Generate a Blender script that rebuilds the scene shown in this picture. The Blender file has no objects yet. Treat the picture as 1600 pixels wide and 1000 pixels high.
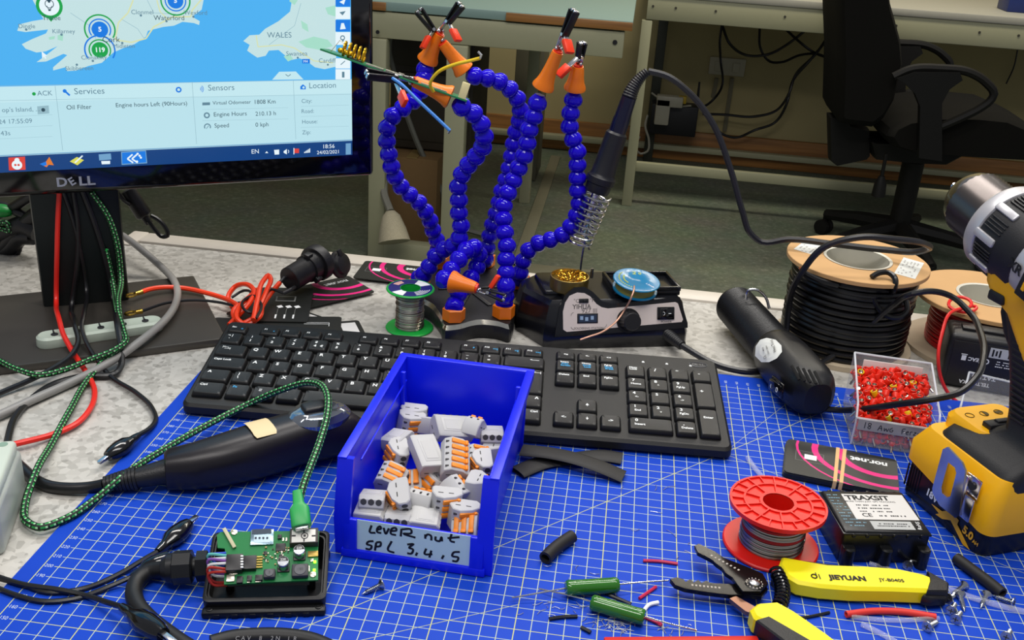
import bpy, bmesh, math, random
from mathutils import Vector, Matrix
random.seed(7)
PI = math.pi
# ------------------------------------------------------------------ units
# everything is authored in centimetres on the cutting mat: u right, v away, h up (h = 0 is the mat's top)
S, Z0 = 0.01, 0.75
scene = bpy.context.scene
COL = scene.collection
vs = scene.view_settings
vs.view_transform = 'Standard'; vs.look = 'None'; vs.gamma = 1.0; vs.use_curve_mapping = False
vs.exposure = 0.30
# ------------------------------------------------------------------ camera (recovered from the mat's 10 mm grid)
F = 1610.17
CR = ((0.99004447, 0.1260859, 0.0625643), None, (-0.09025646, 0.90976494, -0.40519319))   # right, -, forward
right = Vector(CR[0]).normalized(); fwd = Vector(CR[2]).normalized()
down = fwd.cross(right).normalized(); right = down.cross(fwd).normalized()
CAM = Vector((33.4855, -29.3536, 42.3239))
cd = bpy.data.cameras.new('camera'); cam = bpy.data.objects.new('camera', cd); COL.objects.link(cam)
cd.sensor_width = 36.0; cd.lens = 36.0 * F / 1600.0; cd.clip_start = 0.01; cd.clip_end = 50
cam.matrix_world = Matrix.Translation((CAM.x*S, CAM.y*S, CAM.z*S + Z0)) @ Matrix((right, -down, -fwd)).transposed().to_4x4()
scene.camera = cam
def ray(x, y): return (right*((x-800)/F) + down*((y-500)/F) + fwd)
def W(x, y, h=0.0):
    d = ray(x, y); return CAM + d*((h-CAM.z)/d.z)
def WV(x, y, v):
    d = ray(x, y); return CAM + d*((v-CAM.y)/d.y)
def WN(x, y, p, n):
    d = ray(x, y); return CAM + d*((Vector(p)-CAM).dot(n)/d.dot(n))
def WD(x, y, t):
    return CAM + ray(x, y)*t
def DEP(p): return (Vector(p)-CAM).dot(fwd)
# ------------------------------------------------------------------ light
wd = bpy.data.worlds.new('room_ambient'); scene.world = wd; wd.use_nodes = True
bgn = wd.node_tree.nodes['Background']; bgn.inputs[0].default_value = (0.86, 0.90, 1.0, 1); bgn.inputs[1].default_value = 0.25
def area(name, loc, aim, sx, sy, power, col):
    ld = bpy.data.lights.new(name, 'AREA'); ld.shape = 'RECTANGLE'; ld.size = sx*S; ld.size_y = sy*S; ld.energy = power; ld.color = col
    o = bpy.data.objects.new(name, ld); COL.objects.link(o)
    o.location = (loc[0]*S, loc[1]*S, loc[2]*S+Z0)
    d = Vector(aim)-Vector(loc); o.rotation_euler = d.to_track_quat('-Z', 'Y').to_euler()
    return o
area('ceiling_tube_light', (15, 125, 170), (30, 55, 0), 150, 14, 18, (1.0, 0.96, 0.90))
area('ceiling_tube_light', (75, 40, 175), (40, 40, 0), 20, 130, 10.5, (1.0, 0.97, 0.93))
area('ceiling_tube_light', (0, -45, 175), (25, 40, 0), 140, 20, 14, (1.0, 0.96, 0.92))
area('ceiling_tube_light', (110, 300, 185), (100, 370, -40), 150, 14, 34, (1.0, 0.92, 0.76))
# ------------------------------------------------------------------ materials
def hx(s):
    s = s.lstrip('#'); c = [int(s[i:i+2], 16)/255 for i in (0, 2, 4)]
    return tuple(((x/12.92) if x <= 0.04045 else ((x+0.055)/1.055)**2.4) for x in c) + (1.0,)
MATS = {}
def pm(name, col, rough=0.5, metal=0.0, var=0.06, scale=60.0, bump=0.0, bscale=400.0, alpha=1.0, trans=0.0, emit=0.0, spec=0.5, coat=0.0, ior=1.45, sheen=0.0):
    if name in MATS: return MATS[name]
    m = bpy.data.materials.new(name); m.use_nodes = True
    nt = m.node_tree; b = nt.nodes['Principled BSDF']
    c = hx(col) if isinstance(col, str) else col
    tc = nt.nodes.new('ShaderNodeTexCoord'); nz = nt.nodes.new('ShaderNodeTexNoise'); nz.inputs['Scale'].default_value = scale; nz.inputs['Detail'].default_value = 3
    nt.links.new(tc.outputs['Object'], nz.inputs['Vector'])
    mx = nt.nodes.new('ShaderNodeMix'); mx.data_type = 'RGBA'
    mx.inputs[6].default_value = tuple(max(0, x*(1-var)) for x in c[:3])+(1,); mx.inputs[7].default_value = tuple(min(1, x*(1+var)) for x in c[:3])+(1,)
    nt.links.new(nz.outputs[0], mx.inputs[0]); nt.links.new(mx.outputs[2], b.inputs['Base Color'])
    b.inputs['Roughness'].default_value = rough; b.inputs['Metallic'].default_value = metal
    b.inputs['Alpha'].default_value = alpha; b.inputs['Transmission Weight'].default_value = trans; b.inputs['IOR'].default_value = ior
    b.inputs['Specular IOR Level'].default_value = spec; b.inputs['Coat Weight'].default_value = coat; b.inputs['Coat Roughness'].default_value = 0.08
    b.inputs['Sheen Weight'].default_value = sheen
    if emit:
        nt.links.new(mx.outputs[2], b.inputs['Emission Color']); b.inputs['Emission Strength'].default_value = emit
    if bump:
        n2 = nt.nodes.new('ShaderNodeTexNoise'); n2.inputs['Scale'].default_value = bscale; nt.links.new(tc.outputs['Object'], n2.inputs['Vector'])
        bp = nt.nodes.new('ShaderNodeBump'); bp.inputs['Strength'].default_value = bump; bp.inputs['Distance'].default_value = 0.0006
        nt.links.new(n2.outputs[0], bp.inputs['Height']); nt.links.new(bp.outputs[0], b.inputs['Normal'])
    MATS[name] = m
    return m
# ------------------------------------------------------------------ mesh builder (centimetres)
def frame(o=(0, 0, 0), x=None, y=None, z=None):
    """matrix with origin o and two given axes (third derived)"""
    if z is not None: z = Vector(z).normalized()
    if x is not None: x = Vector(x).normalized()
    if y is not None: y = Vector(y).normalized()
    if z is None and x is not None and y is not None: z = x.cross(y).normalized(); y = z.cross(x)
    elif y is None and x is not None: y = z.cross(x).normalized(); x = y.cross(z)
    elif x is None and y is not None: x = y.cross(z).normalized(); y = z.cross(x)
    elif x is None:
        x = Vector((1, 0, 0)) if abs(z.x) < 0.9 else Vector((0, 1, 0)); y = z.cross(x).normalized(); x = y.cross(z)
    m = Matrix((x, y, z)).transposed().to_4x4(); m.translation = Vector(o)
    return m
def rotz(deg, o=(0, 0, 0)): return Matrix.Translation(o) @ Matrix.Rotation(math.radians(deg), 4, 'Z')
_rb = {}
def rbox_geo(sx, sy, sz, b, seg):
    k = (round(sx, 4), round(sy, 4), round(sz, 4), round(b, 4), seg)
    if k not in _rb:
        bm = bmesh.new(); bmesh.ops.create_cube(bm, size=1)
        bmesh.ops.scale(bm, vec=(sx, sy, sz), verts=bm.verts)
        if b > 0: bmesh.ops.bevel(bm, geom=list(bm.edges)+list(bm.verts), offset=b, segments=seg, affect='EDGES', profile=0.5)
        bm.verts.index_update()
        _rb[k] = ([v.co.copy() for v in bm.verts], [[v.index for v in f.verts] for f in bm.faces]); bm.free()
    return _rb[k]
_tx = {}
def text_geo(s, bold=0.0):
    k = (s, bold)
    if k not in _tx:
        cu = bpy.data.curves.new('glyphs', 'FONT'); cu.body = s; cu.align_x = 'CENTER'; cu.align_y = 'CENTER'; cu.size = 1; cu.offset = bold; cu.resolution_u = 3
        o = bpy.data.objects.new('glyphs', cu); me = bpy.data.meshes.new_from_object(o)
        _tx[k] = ([v.co.copy() for v in me.vertices], [list(p.vertices) for p in me.polygons])
        bpy.data.objects.remove(o); bpy.data.curves.remove(cu); bpy.data.meshes.remove(me)
    return _tx[k]
def smooth_pts(pts, n=8, closed=False):
    P = [Vector(p) for p in pts]; out = []
    N = len(P)
    for i in range(N if closed else N-1):
        if closed: a, b, c, d = P[(i-1) % N], P[i], P[(i+1) % N], P[(i+2) % N]
        else: a, b, c, d = P[max(i-1, 0)], P[i], P[i+1], P[min(i+2, N-1)]
        # centripetal-ish Catmull-Rom via Hermite with chord scaling
        l1 = max((c-b).length, 1e-6); l0 = max((b-a).length, 1e-6); l2 = max((d-c).length, 1e-6)
        m1 = ((c-b)/l1*l0 + (b-a)/l0*l1)/(l0+l1)*l1 if (b-a).length > 1e-6 else (c-b)
        m2 = ((d-c)/l2*l1 + (c-b)/l1*l2)/(l1+l2)*l1 if (d-c).length > 1e-6 else (c-b)
        for j in range(n):
            t = j/n; t2 = t*t; t3 = t2*t
            out.append(b*(2*t3-3*t2+1)+m1*(t3-2*t2+t)+c*(-2*t3+3*t2)+m2*(t3-t2))
    if not closed: out.append(P[-1])
    return out
def resample(pts, step):
    out = [pts[0].copy()]; acc = 0.0
    for a, b in zip(pts[:-1], pts[1:]):
        L = (b-a).length
        if L < 1e-9: continue
        d = step-acc
        while d <= L:
            out.append(a.lerp(b, d/L)); d += step
        acc = L-(d-step)
    if (out[-1]-pts[-1]).length > step*0.3: out.append(pts[-1].copy())
    return out
class MB:
    def __init__(s): s.v = []; s.f = []; s.m = []
    def add(s, V, Fc, mi=0, M=None):
        o = len(s.v)
        s.v.extend([(M @ Vector(p)) if M is not None else Vector(p) for p in V])
        if M is not None and M.to_3x3().determinant() < 0: Fc = [list(reversed(f)) for f in Fc]
        s.f.extend([[i+o for i in f] for f in Fc]); s.m.extend([mi]*len(Fc)); return s
    def box(s, c, sz, b=0.0, mi=0, M=None, seg=2):
        V, Fc = rbox_geo(sz[0], sz[1], sz[2], min(b, 0.49*min(sz)), seg)
        T = Matrix.Translation(c); return s.add(V, Fc, mi, (M @ T) if M is not None else T)
    def rings(s, rings, mi=0, caps=(True, True), closed=False, M=None, mif=None):
        n = len(rings[0]); V = [p for r in rings for p in r]; Fc = []; ms = []
        R = len(rings)
        for i in range(R if closed else R-1):
            a = i*n; b = ((i+1) % R)*n
            for j in range(n):
                k = (j+1) % n; Fc.append([a+j, a+k, b+k, b+j]); ms.append(mif(i, j) if mif else mi)
        if not closed:
            if caps[0]: Fc.append(list(reversed(range(n)))); ms.append(mif(0, 0) if mif else mi)
            if caps[1]: Fc.append([(R-1)*n+j for j in range(n)]); ms.append(mif(R-2, 0) if mif else mi)
        o = len(s.m); s.add(V, Fc, mi, M); s.m[o:] = ms
        return s
    def lathe(s, prof, M=None, n=32, mi=0, caps=(True, True), mif=None):
        rg = [[Vector((r*math.cos(2*PI*j/n), r*math.sin(2*PI*j/n), z)) for j in range(n)] for r, z in prof]
        return s.rings(rg, mi, caps, False, M, mif)
    def cyl(s, a, b, r, r2=None, n=20, mi=0, caps=(True, True)):
        a = Vector(a); b = Vector(b); r2 = r if r2 is None else r2
        return s.lathe([(r, 0), (r2, (b-a).length)], frame(a, z=b-a), n, mi, caps)
    def tube(s, pts, r, n=8, mi=0, caps=(True, True), mif=None, closed=False):
        P = [Vector(p) for p in pts]; N = len(P)
        rr = r if callable(r) else (lambda i: r)
        T = [((P[(i+1) % N] if closed else P[min(i+1, N-1)])-(P[i-1] if (closed or i > 0) else P[0])).normalized() for i in range(N)]
        up = Vector((0, 0, 1)) if abs(T[0].z) < 0.9 else Vector((1, 0, 0))
        X = (up.cross(T[0])).normalized(); rg = []
        for i in range(N):
            X = (X-T[i]*X.dot(T[i])).normalized(); Y = T[i].cross(X); q = rr(i)
            rg.append([P[i]+X*(q*math.cos(2*PI*j/n))+Y*(q*math.sin(2*PI*j/n)) for j in range(n)])
        return s.rings(rg, mi, caps, closed, None, mif)
    def ball(s, c, r, n=16, mi=0, M=None, sc=(1, 1, 1)):
        k = max(6, n//2); pr = [(max(1e-4, math.sin(PI*i/k)), -math.cos(PI*i/k)) for i in range(k+1)]
        T = Matrix.Translation(c) @ Matrix.Diagonal((r*sc[0], r*sc[1], r*sc[2], 1))
        return s.lathe(pr, (M @ T) if M is not None else T, n, mi)
    def prism(s, poly, z0, z1, mi=0, M=None, mit=None):
        n = len(poly)
        V = [Vector((p[0], p[1], z0)) for p in poly]+[Vector((p[0], p[1], z1)) for p in poly]
        Fc = [list(reversed(range(n))), list(range(n, 2*n))]+[[i, (i+1) % n, n+(i+1) % n, n+i] for i in range(n)]
        o = len(s.m); s.add(V, Fc, mi, M)
        if mit is not None: s.m[o+1] = mit
        return s
    def flat(s, poly, z=0.0, mi=0, M=None):
        return s.add([Vector((p[0], p[1], z)) for p in poly], [list(range(len(poly)))], mi, M)
    def text(s, t, c, size, mi=0, M=None, rot=0.0, sx=1.0, bold=0.0, align='C', shear=0.0):
        V, Fc = text_geo(t, bold)
        if align != 'C' and V:
            xs = [p.x for p in V]; off = -min(xs) if align == 'L' else -max(xs)
            V = [Vector((p.x+off, p.y, 0)) for p in V]
        T = Matrix.Translation(c) @ Matrix.Rotation(math.radians(rot), 4, 'Z') @ Matrix.Diagonal((size*sx, size, 1, 1))
        return s.add(V, Fc, mi, (M @ T) if M is not None else T)
    def hand(s, strokes, w, mi=0, M=None, z=0.0):
        """pen strokes: each a list of (x, y), drawn as a ribbon with round joints"""
        for st in strokes:
            P = smooth_pts([(x, y, 0) for x, y in st], 5) if len(st) > 2 else [Vector((x, y, 0)) for x, y in st]
            L = []; Rr = []
            for i, p in enumerate(P):
                t = (P[min(i+1, len(P)-1)]-P[max(i-1, 0)]); t = t.normalized() if t.length > 0 else Vector((1, 0, 0))
                nn = Vector((-t.y, t.x, 0))*w/2; L.append((p+nn).to_tuple()); Rr.append((p-nn).to_tuple())
            V = [Vector((a[0], a[1], z)) for a in L]+[Vector((a[0], a[1], z)) for a in Rr]; n = len(P)
            s.add(V, [[i, n+i, n+i+1, i+1] for i in range(n-1)], mi, M)
        return s
    def build(s, name, mats, parent=None, loc=None, rz=0.0, ang=38):
        """mesh object; parent = Thing/part -> its frame; else top-level placed at loc (cm)"""
        if not isinstance(mats, (list, tuple)): mats = [mats]
        if parent is not None: Mi = FR[parent.name].inverted()
        else: Mi = rotz(rz, loc or (0, 0, 0)).inverted()
        me = bpy.data.meshes.new(name)
        me.from_pydata([((Mi @ p)*S)[:] for p in s.v], [], s.f)
        for m in mats: me.materials.append(m)
        me.polygons.foreach_set('material_index', s.m); me.shade_smooth(); me.set_sharp_from_angle(angle=math.radians(ang)); me.update()
        o = bpy.data.objects.new(name, me); COL.objects.link(o)
        if parent is not None: o.parent = parent; FR[o.name] = FR[parent.name]
        else: place(o, loc or (0, 0, 0), rz)
        return o
FR = {}
def place(o, loc, rz=0.0):
    o.location = (loc[0]*S, loc[1]*S, loc[2]*S+Z0); o.rotation_euler = (0, 0, math.radians(rz)); FR[o.name] = rotz(rz, loc)
def tag(o, label, cat, group=None, kind=None):
    o['label'] = label; o['category'] = cat
    if group: o['group'] = group
    if kind: o['kind'] = kind
    return o
def thing(name, label, cat, loc, rz=0.0, group=None):
    o = bpy.data.objects.new(name, None); COL.objects.link(o); o.empty_display_size = 0.02
    place(o, loc, rz); return tag(o, label, cat, group)
def structure(mb, name, mats, ang=38, loc=(0, 0, 0)):
    o = mb.build(name, mats, loc=loc, ang=ang); o['kind'] = 'structure'; return o
def copy_tree(o, parent=None):
    c = o.copy(); COL.objects.link(c)
    if parent is not None: c.parent = parent
    for ch in list(o.children): copy_tree(ch, c)
    return c
def cable(pts, r, n=8, step=0.35, mi=0, mb=None):
    mb = mb or MB(); return mb.tube(resample(smooth_pts(pts, 10), step), r, n, mi)
# common materials
black = pm('black_plastic', '#17171a', 0.42, bump=0.25, bscale=900)
black_gloss = pm('glossy_black_plastic', '#0b0b0e', 0.14, coat=0.3)
black_cable = pm('black_cable_sheath', '#141417', 0.35)
white_ink = pm('white_print', '#e9ecec', 0.6, var=0.02)
black_ink = pm('black_print', '#121214', 0.6, var=0.02)
steel = pm('bright_steel', '#c9cacc', 0.22, 1.0)
brass = pm('brass', '#c9a24a', 0.25, 1.0)
orange = pm('orange_plastic', '#f07a12', 0.35)
white_pl = pm('white_plastic', '#d9dbd6', 0.45)
# ------------------------------------------------------------------ setting
def floor_mat():
    m = bpy.data.materials.new('green_speckled_vinyl'); m.use_nodes = True; nt = m.node_tree; b = nt.nodes['Principled BSDF']; b.inputs['Roughness'].default_value = 0.62
    tc = nt.nodes.new('ShaderNodeTexCoord'); n1 = nt.nodes.new('ShaderNodeTexNoise'); n1.inputs['Scale'].default_value = 70; n1.inputs['Detail'].default_value = 4
    n2 = nt.nodes.new('ShaderNodeTexNoise'); n2.inputs['Scale'].default_value = 6
    cr = nt.nodes.new('ShaderNodeValToRGB'); e = cr.color_ramp.elements
    e[0].position = 0.38; e[0].color = hx('#5c6454'); e[1].position = 0.62; e[1].color = hx('#6b7261')
    x = cr.color_ramp.elements.new(0.72); x.color = hx('#7c8373')
    nt.links.new(tc.outputs['Object'], n1.inputs['Vector']); nt.links.new(tc.outputs['Object'], n2.inputs['Vector'])
    mx = nt.nodes.new('ShaderNodeMix'); mx.data_type = 'RGBA'; mx.blend_type = 'MULTIPLY'; mx.inputs[0].default_value = 0.3
    nt.links.new(n1.outputs[0], cr.inputs[0]); nt.links.new(cr.outputs[0], mx.inputs[6]); nt.links.new(n2.outputs[1], mx.inputs[7]); nt.links.new(mx.outputs[2], b.inputs['Base Color'])
    return m
def worktop_mat():
    m = bpy.data.materials.new('mottled_grey_laminate'); m.use_nodes = True; nt = m.node_tree; b = nt.nodes['Principled BSDF']; b.inputs['Roughness'].default_value = 0.5
    tc = nt.nodes.new('ShaderNodeTexCoord'); nz = nt.nodes.new('ShaderNodeTexNoise'); nz.inputs['Scale'].default_value = 60; nz.inputs['Detail'].default_value = 2
    mp = nt.nodes.new('ShaderNodeVectorMath'); mp.operation = 'MULTIPLY_ADD'; mp.inputs[1].default_value = (0.008, 0.008, 0); 
    nt.links.new(nz.outputs[1], mp.inputs[0]); nt.links.new(tc.outputs['Object'], mp.inputs[2])
    vo = nt.nodes.new('ShaderNodeTexVoronoi'); vo.inputs['Scale'].default_value = 185; nt.links.new(mp.outputs[0], vo.inputs['Vector'])
    cr = nt.nodes.new('ShaderNodeValToRGB'); cr.color_ramp.interpolation = 'LINEAR'; e = cr.color_ramp.elements
    e[0].position = 0.0; e[0].color = hx('#a5a29b'); e[1].position = 1.0; e[1].color = hx('#c4c1ba')
    for p, c in ((0.25, '#afaca5'), (0.45, '#b8b5ae'), (0.8, '#c0bdb6')):
        x = e.new(p); x.color = hx(c)
    sp = nt.nodes.new('ShaderNodeSeparateColor'); nt.links.new(vo.outputs['Color'], sp.inputs[0]); nt.links.new(sp.outputs[0], cr.inputs[0])
    v2 = nt.nodes.new('ShaderNodeTexVoronoi'); v2.inputs['Scale'].default_value = 260; nt.links.new(mp.outputs[0], v2.inputs['Vector'])
    s2 = nt.nodes.new('ShaderNodeSeparateColor'); nt.links.new(v2.outputs['Color'], s2.inputs[0])
    gt = nt.nodes.new('ShaderNodeMath'); gt.operation = 'GREATER_THAN'; gt.inputs[1].default_value = 0.94; nt.links.new(s2.outputs[1], gt.inputs[0])
    ml = nt.nodes.new('ShaderNodeMath'); ml.operation = 'MULTIPLY'; ml.inputs[1].default_value = 0.55; nt.links.new(gt.outputs[0], ml.inputs[0])
    mx = nt.nodes.new('ShaderNodeMix'); mx.data_type = 'RGBA'; mx.inputs[7].default_value = hx('#85827b')
    nt.links.new(ml.outputs[0], mx.inputs[0]); nt.links.new(cr.outputs[0], mx.inputs[6]); nt.links.new(mx.outputs[2], b.inputs['Base Color'])
    return m
def wood_mat(name, c1, c2):
    m = bpy.data.materials.new(name); m.use_nodes = True; nt = m.node_tree; b = nt.nodes['Principled BSDF']; b.inputs['Roughness'].default_value = 0.5
    tc = nt.nodes.new('ShaderNodeTexCoord'); mp = nt.nodes.new('ShaderNodeMapping'); mp.inputs['Scale'].default_value = (3, 60, 60)
    nz = nt.nodes.new('ShaderNodeTexNoise'); nz.inputs['Scale'].default_value = 1.0; nz.inputs['Detail'].default_value = 5
    cr = nt.nodes.new('ShaderNodeValToRGB'); cr.color_ramp.elements[0].color = hx(c1); cr.color_ramp.elements[1].color = hx(c2); cr.color_ramp.elements[0].position = 0.35; cr.color_ramp.elements[1].position = 0.65
    nt.links.new(tc.outputs['Object'], mp.inputs[0]); nt.links.new(mp.outputs[0], nz.inputs['Vector']); nt.links.new(nz.outputs[0], cr.inputs[0]); nt.links.new(cr.outputs[0], b.inputs['Base Color'])
    return m
cream_paint = pm('cream_painted_steel', '#98977a', 0.5, var=0.03)
wall_paint = pm('cream_wall_paint', '#a3966a', 0.8, var=0.05, scale=4)
wood_brown = wood_mat('varnished_wood', '#7a5124', '#9a6a34')
structure(MB().box((60, 215, -76), (900, 560, 2)), 'floor', floor_mat())
WALLV = 431
structure(MB().box((60, WALLV+5, 50), (900, 10, 252)), 'wall_back', wall_paint)
structure(MB().box((-391, 215, 50), (2, 440, 252)), 'wall_left', wall_paint)
structure(MB().box((60, WALLV-1.2, -68.4), (896, 2.4, 13.2), 0.5), 'baseboard_back', wood_brown)
structure(MB().box((105, WALLV-4.5, -68.8), (300, 4, 2.4), 0.3), 'trim_1', cream_paint)      # cable trunking in front of the skirting
# own desk: a mottled top with a pale edging strip along its far edge
def make_desk():
    t = thing('workbench', 'grey mottled workbench with a pale edge strip, carrying all the electronics', 'workbench', (30, 20, -75))
    MB().box((30, 6, -1.8), (250, 141.5, 3.0), 0.2).build('worktop', worktop_mat(), t)
    MB().box((62, 78.3, -1.75), (166, 3.0, 3.4), 0.4).box((-21.8, 77.6, -1.75), (2.0, 4.6, 3.4), 0.3).build('edge_strip', pm('pale_pvc_edging', '#cfc7ba', 0.4), t)
    for u in (-85, 145):
        for v in (-55, 68): MB().box((u, v, -39.1), (5, 5, 71.8), 0.3).build('leg', cream_paint, t)
make_desk()
def cable_bg(pts, r, label, name='power_cable', mat=black_cable, group=None):
    P = [Vector(p) for p in pts]
    return tag(cable(P, r, 6, 1.5).build(name, mat, loc=P[0][:]), label, 'cable', group)
# far right bench, standing against the wall
def far_bench():
    t = thing('workbench', 'cream steel framed bench against the wall, behind the office chair', 'workbench', (110, 390, -75))
    grey = pm('pale_grey_laminate', '#9c9a8e', 0.5)
    MB().box((165, 391, 3.6), (260, 78, 2.6), 0.4).build('worktop', grey, t)
    a = MB().box((165, 354, -1.7), (258, 3, 8.0), 0.3)
    for u in (38, 46, 60, 84, 101, 122, 150, 163): a.cyl((u, 352.55, -1), (u, 352.3, -1), 0.45, n=8, mi=1)
    a.build('front_rail', [cream_paint, pm('dark_bolt', '#3a382f', 0.5)], t)
    for u in (36.5, 292): MB().box((u, 354.5, -40.5), (3.8, 4, 69), 0.3).build('leg', cream_paint, t)
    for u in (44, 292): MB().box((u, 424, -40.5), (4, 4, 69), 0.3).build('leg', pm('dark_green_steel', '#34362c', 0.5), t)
    MB().box((165, 356, -60), (254, 2.5, 3.6), 0.3).build('lower_rail', cream_paint, t)
far_bench()
# near left bench with the green top
def green_bench():
    t = thing('workbench', 'bench with a blue-green top, wooden lipping and cream apron, left in the background', 'workbench', (-10, 300, -75))
    gtop = pm('blue_green_laminate', '#7d9690', 0.45, var=0.04)
    MB().box((-85, 316, 2.2), (234, 88, 2.6), 0.2).build('worktop', gtop, t)
    MB().box((14, 271.6, 2.1), (36, 1.2, 2.2), 0.1).build('lipping', wood_brown, t); MB().box((-41, 271.6, 2.1), (4, 1.2, 2.2), 0.1).build('lipping', wood_brown, t)
    a = MB().box((-85, 273.5, -3.2), (230, 3, 7.4), 0.3)
    for u in (27.5,): a.cyl((u, 271.9, -2.5), (u, 271.6, -2.5), 0.7, n=8, mi=1)
    a.build('apron', [cream_paint, black], t)
    # side frame: two posts and a foot plate
    MB().box((-41, 273, -41), (5.2, 5, 68), 0.4).cyl((-41, 270.4, -5), (-41, 270.2, -5), 0.6, n=8, mi=1).build('leg', [cream_paint, black], t)
    MB().box((-17.5, 273, -41), (6.2, 5, 68), 0.4).build('leg', cream_paint, t)
    MB().box((-29, 273, -72.2), (29.4, 4.6, 5.6), 0.3).build('foot_rail', cream_paint, t)
    MB().box((-2, 345, -40), (4, 4, 70), 0.3).build('leg', cream_paint, t)
green_bench()
tag(MB().box((-34, 302, -60.8), (17, 26, 28.4), 0.4).box((-34, 302, -46.5), (3.5, 26.2, 0.3), 0, 1).build('cardboard_box', [pm('brown_cardboard', '#6b5230', 0.85), pm('parcel_tape', '#7d683f', 0.4)], loc=(-34, 302, -75)),
    'brown cardboard box standing under the green-topped bench', 'box')
tag(MB().box((-6.5, 385, -45), (11, 22, 60), 0.4).build('metal_cabinet', pm('grey_cabinet', '#5b5848', 0.5), loc=(-6.5, 385, -75)), 'narrow grey cabinet standing in shadow under the green-topped bench', 'cabinet')
shade_mb = MB().box((-30, 315, -22.5), (27, 34, 46.6), 0.5); shade_mb.box((-30, 297.8, -10), (25, 0.6, 18), 0.3).box((-30, 297.8, -32), (25, 0.6, 22), 0.3)  # dark block with drawer-like fronts, added to deepen the shade under the bench
tag(shade_mb.build('bench_shade_block', pm('bench_shade_brown', '#2b251b', 0.6), loc=(-30, 315, -45.8)), 'dark block added as shade under the green-topped bench, above the cardboard box', 'shade block')
def brush():
    c = WV(616, 378, 262)
    t = thing('hand_brush', 'pale bristled hand brush leaning under the green-topped bench', 'brush', (c.x, c.y, -75))
    h = WV(600, 270, 275); m = WV(610, 330, 266)
    cable([h, WV(600, 300, 271), m], 1.2, 8).build('handle', pm('grey_plastic_handle', '#77756a', 0.5), t)
    b = MB(); a = frame(m, z=c-m, x=(1, 0, 0)); L = (c-m).length
    b.lathe([(1.4, 0), (2.8, 1.5), (4.2, L*0.6), (5.0, L)], a, 14); b.build('bristles', pm('pale_bristles', '#a49c84', 0.9, bump=1.0, bscale=300, var=0.3, scale=300), t)
brush()
tag(cable([WV(612, 45, 290), WV(608, 75, 290), WV(615, 110, 290), WV(636, 180, 290), WV(655, 230, 292), WV(690, 300, 296), WV(705, 345, 298), (-8, 300, -74.6)], 0.9, 6, 1.5).build('waste_hose', pm('grey_hose', '#5f5f58', 0.5), loc=(-20, 290, -75)), 'grey hose hanging under the green-topped bench', 'hose')
# floor strips under the benches
structure(MB().box((3.8, 345, -74.7), (4.2, 140, 0.6), 0.1), 'trim_2', pm('grey_floor_strip', '#77745f', 0.6))
structure(MB().box((16, 274, -74.7), (60, 9, 0.6), 0.1), 'trim_3', MATS['grey_floor_strip'])
# wall socket, adapters, loose cables under the far bench
def wall_socket(x0, y0, x1, y1, lab):
    a = WV(x0, y0, WALLV-0.6); b = WV(x1, y1, WALLV-0.6)
    m = MB().box(((a.x+b.x)/2, WALLV-0.7, (a.z+b.z)/2), (abs(b.x-a.x), 1.4, abs(a.z-b.z)), 0.3)
    for k in (-0.25, 0.25): m.box(((a.x+b.x)/2+k*(b.x-a.x), WALLV-1.6, (a.z+b.z)/2), (3, 0.6, 4), 0.2)
    return tag(m.build('wall_socket', pm('socket_white', '#a9a38d', 0.5), loc=((a.x+b.x)/2, WALLV, (a.z+b.z)/2)), lab, 'socket')
wall_socket(1110, 88, 1162, 120, 'white twin wall socket under the far bench')
for x0, x1, y0, y1 in ((1120, 1114, 122, 152), (1144, 1132, 122, 205)):
    tag(MB().tube([WV(x0, y0, WALLV-1.2), WV(x1, y1, WALLV-1.2)], 1.0, 6).build('socket_cable', pm('grey_flex', '#6f6a55', 0.6), loc=(0, 0, 0)), 'grey flex running down the wall from the twin socket', 'cable', 'grey flexes below the wall socket')
def power_brick():
    p = WV(1052, 185, 419)
    t = thing('power_strip', 'black power box with white plug adapters under the far bench', 'power adapter', (p.x, p.y, p.z-6))
    MB().box(p, (20, 9, 13), 0.6).build('housing', black, t)
    q = WV(1035, 172, 413); MB().box((q.x, 411, q.z), (6, 5, 11), 0.5).box((q.x+2.5, 411, q.z+4.5), (11, 5, 4.5), 0.5).build('plug_adapter', pm('adapter_white', '#a19d8c', 0.4), t)
    q = WV(1066, 155, 413); MB().box((q.x, 412, q.z), (3.4, 3, 3), 0.3).build('plug', pm('yellow_plug', '#a58a1c', 0.4), t)
    MB().tube([WV(1089, 165, 414), WV(1093, 128, 414)], lambda i: (0.7, 0.4)[i], 8).build('antenna', black, t)
power_brick()
for pts in (((1128, 38), (1125, 60), (1126, 95), (1128, 135), (1115, 155), (1100, 166), (1088, 166)),
            ((1128, 38), (1140, 68), (1165, 86), (1200, 85), (1235, 66), (1258, 48)),
            ((1187, 42), (1188, 75), (1205, 97), (1222, 97), (1250, 86), (1275, 84), (1300, 94)),
            ((1228, 46), (1250, 66), (1276, 84), (1300, 92)),
            ((1298, 50), (1275, 84), (1243, 117), (1232, 148), (1214, 172), (1180, 182), (1130, 179), (1098, 178)),
            ((1296, 58), (1265, 95), (1238, 128), (1230, 160), (1210, 192), (1180, 203), (1150, 215), (1130, 210), (1108, 190))):
    cable_bg([WV(x, y, 420-2*(i % 2)) for i, (x, y) in enumerate(pts)], 0.55, 'black power cable drooping under the far bench', group='black cables drooping under the far bench')
cable_bg([WV(1018, 145, 418), WV(1040, 160, 416), WV(1062, 166, 414), WV(1080, 165, 413)], 0.4, 'thin pale lead curving over the white plug adapter under the far bench', mat=MATS['adapter_white'])
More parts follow.
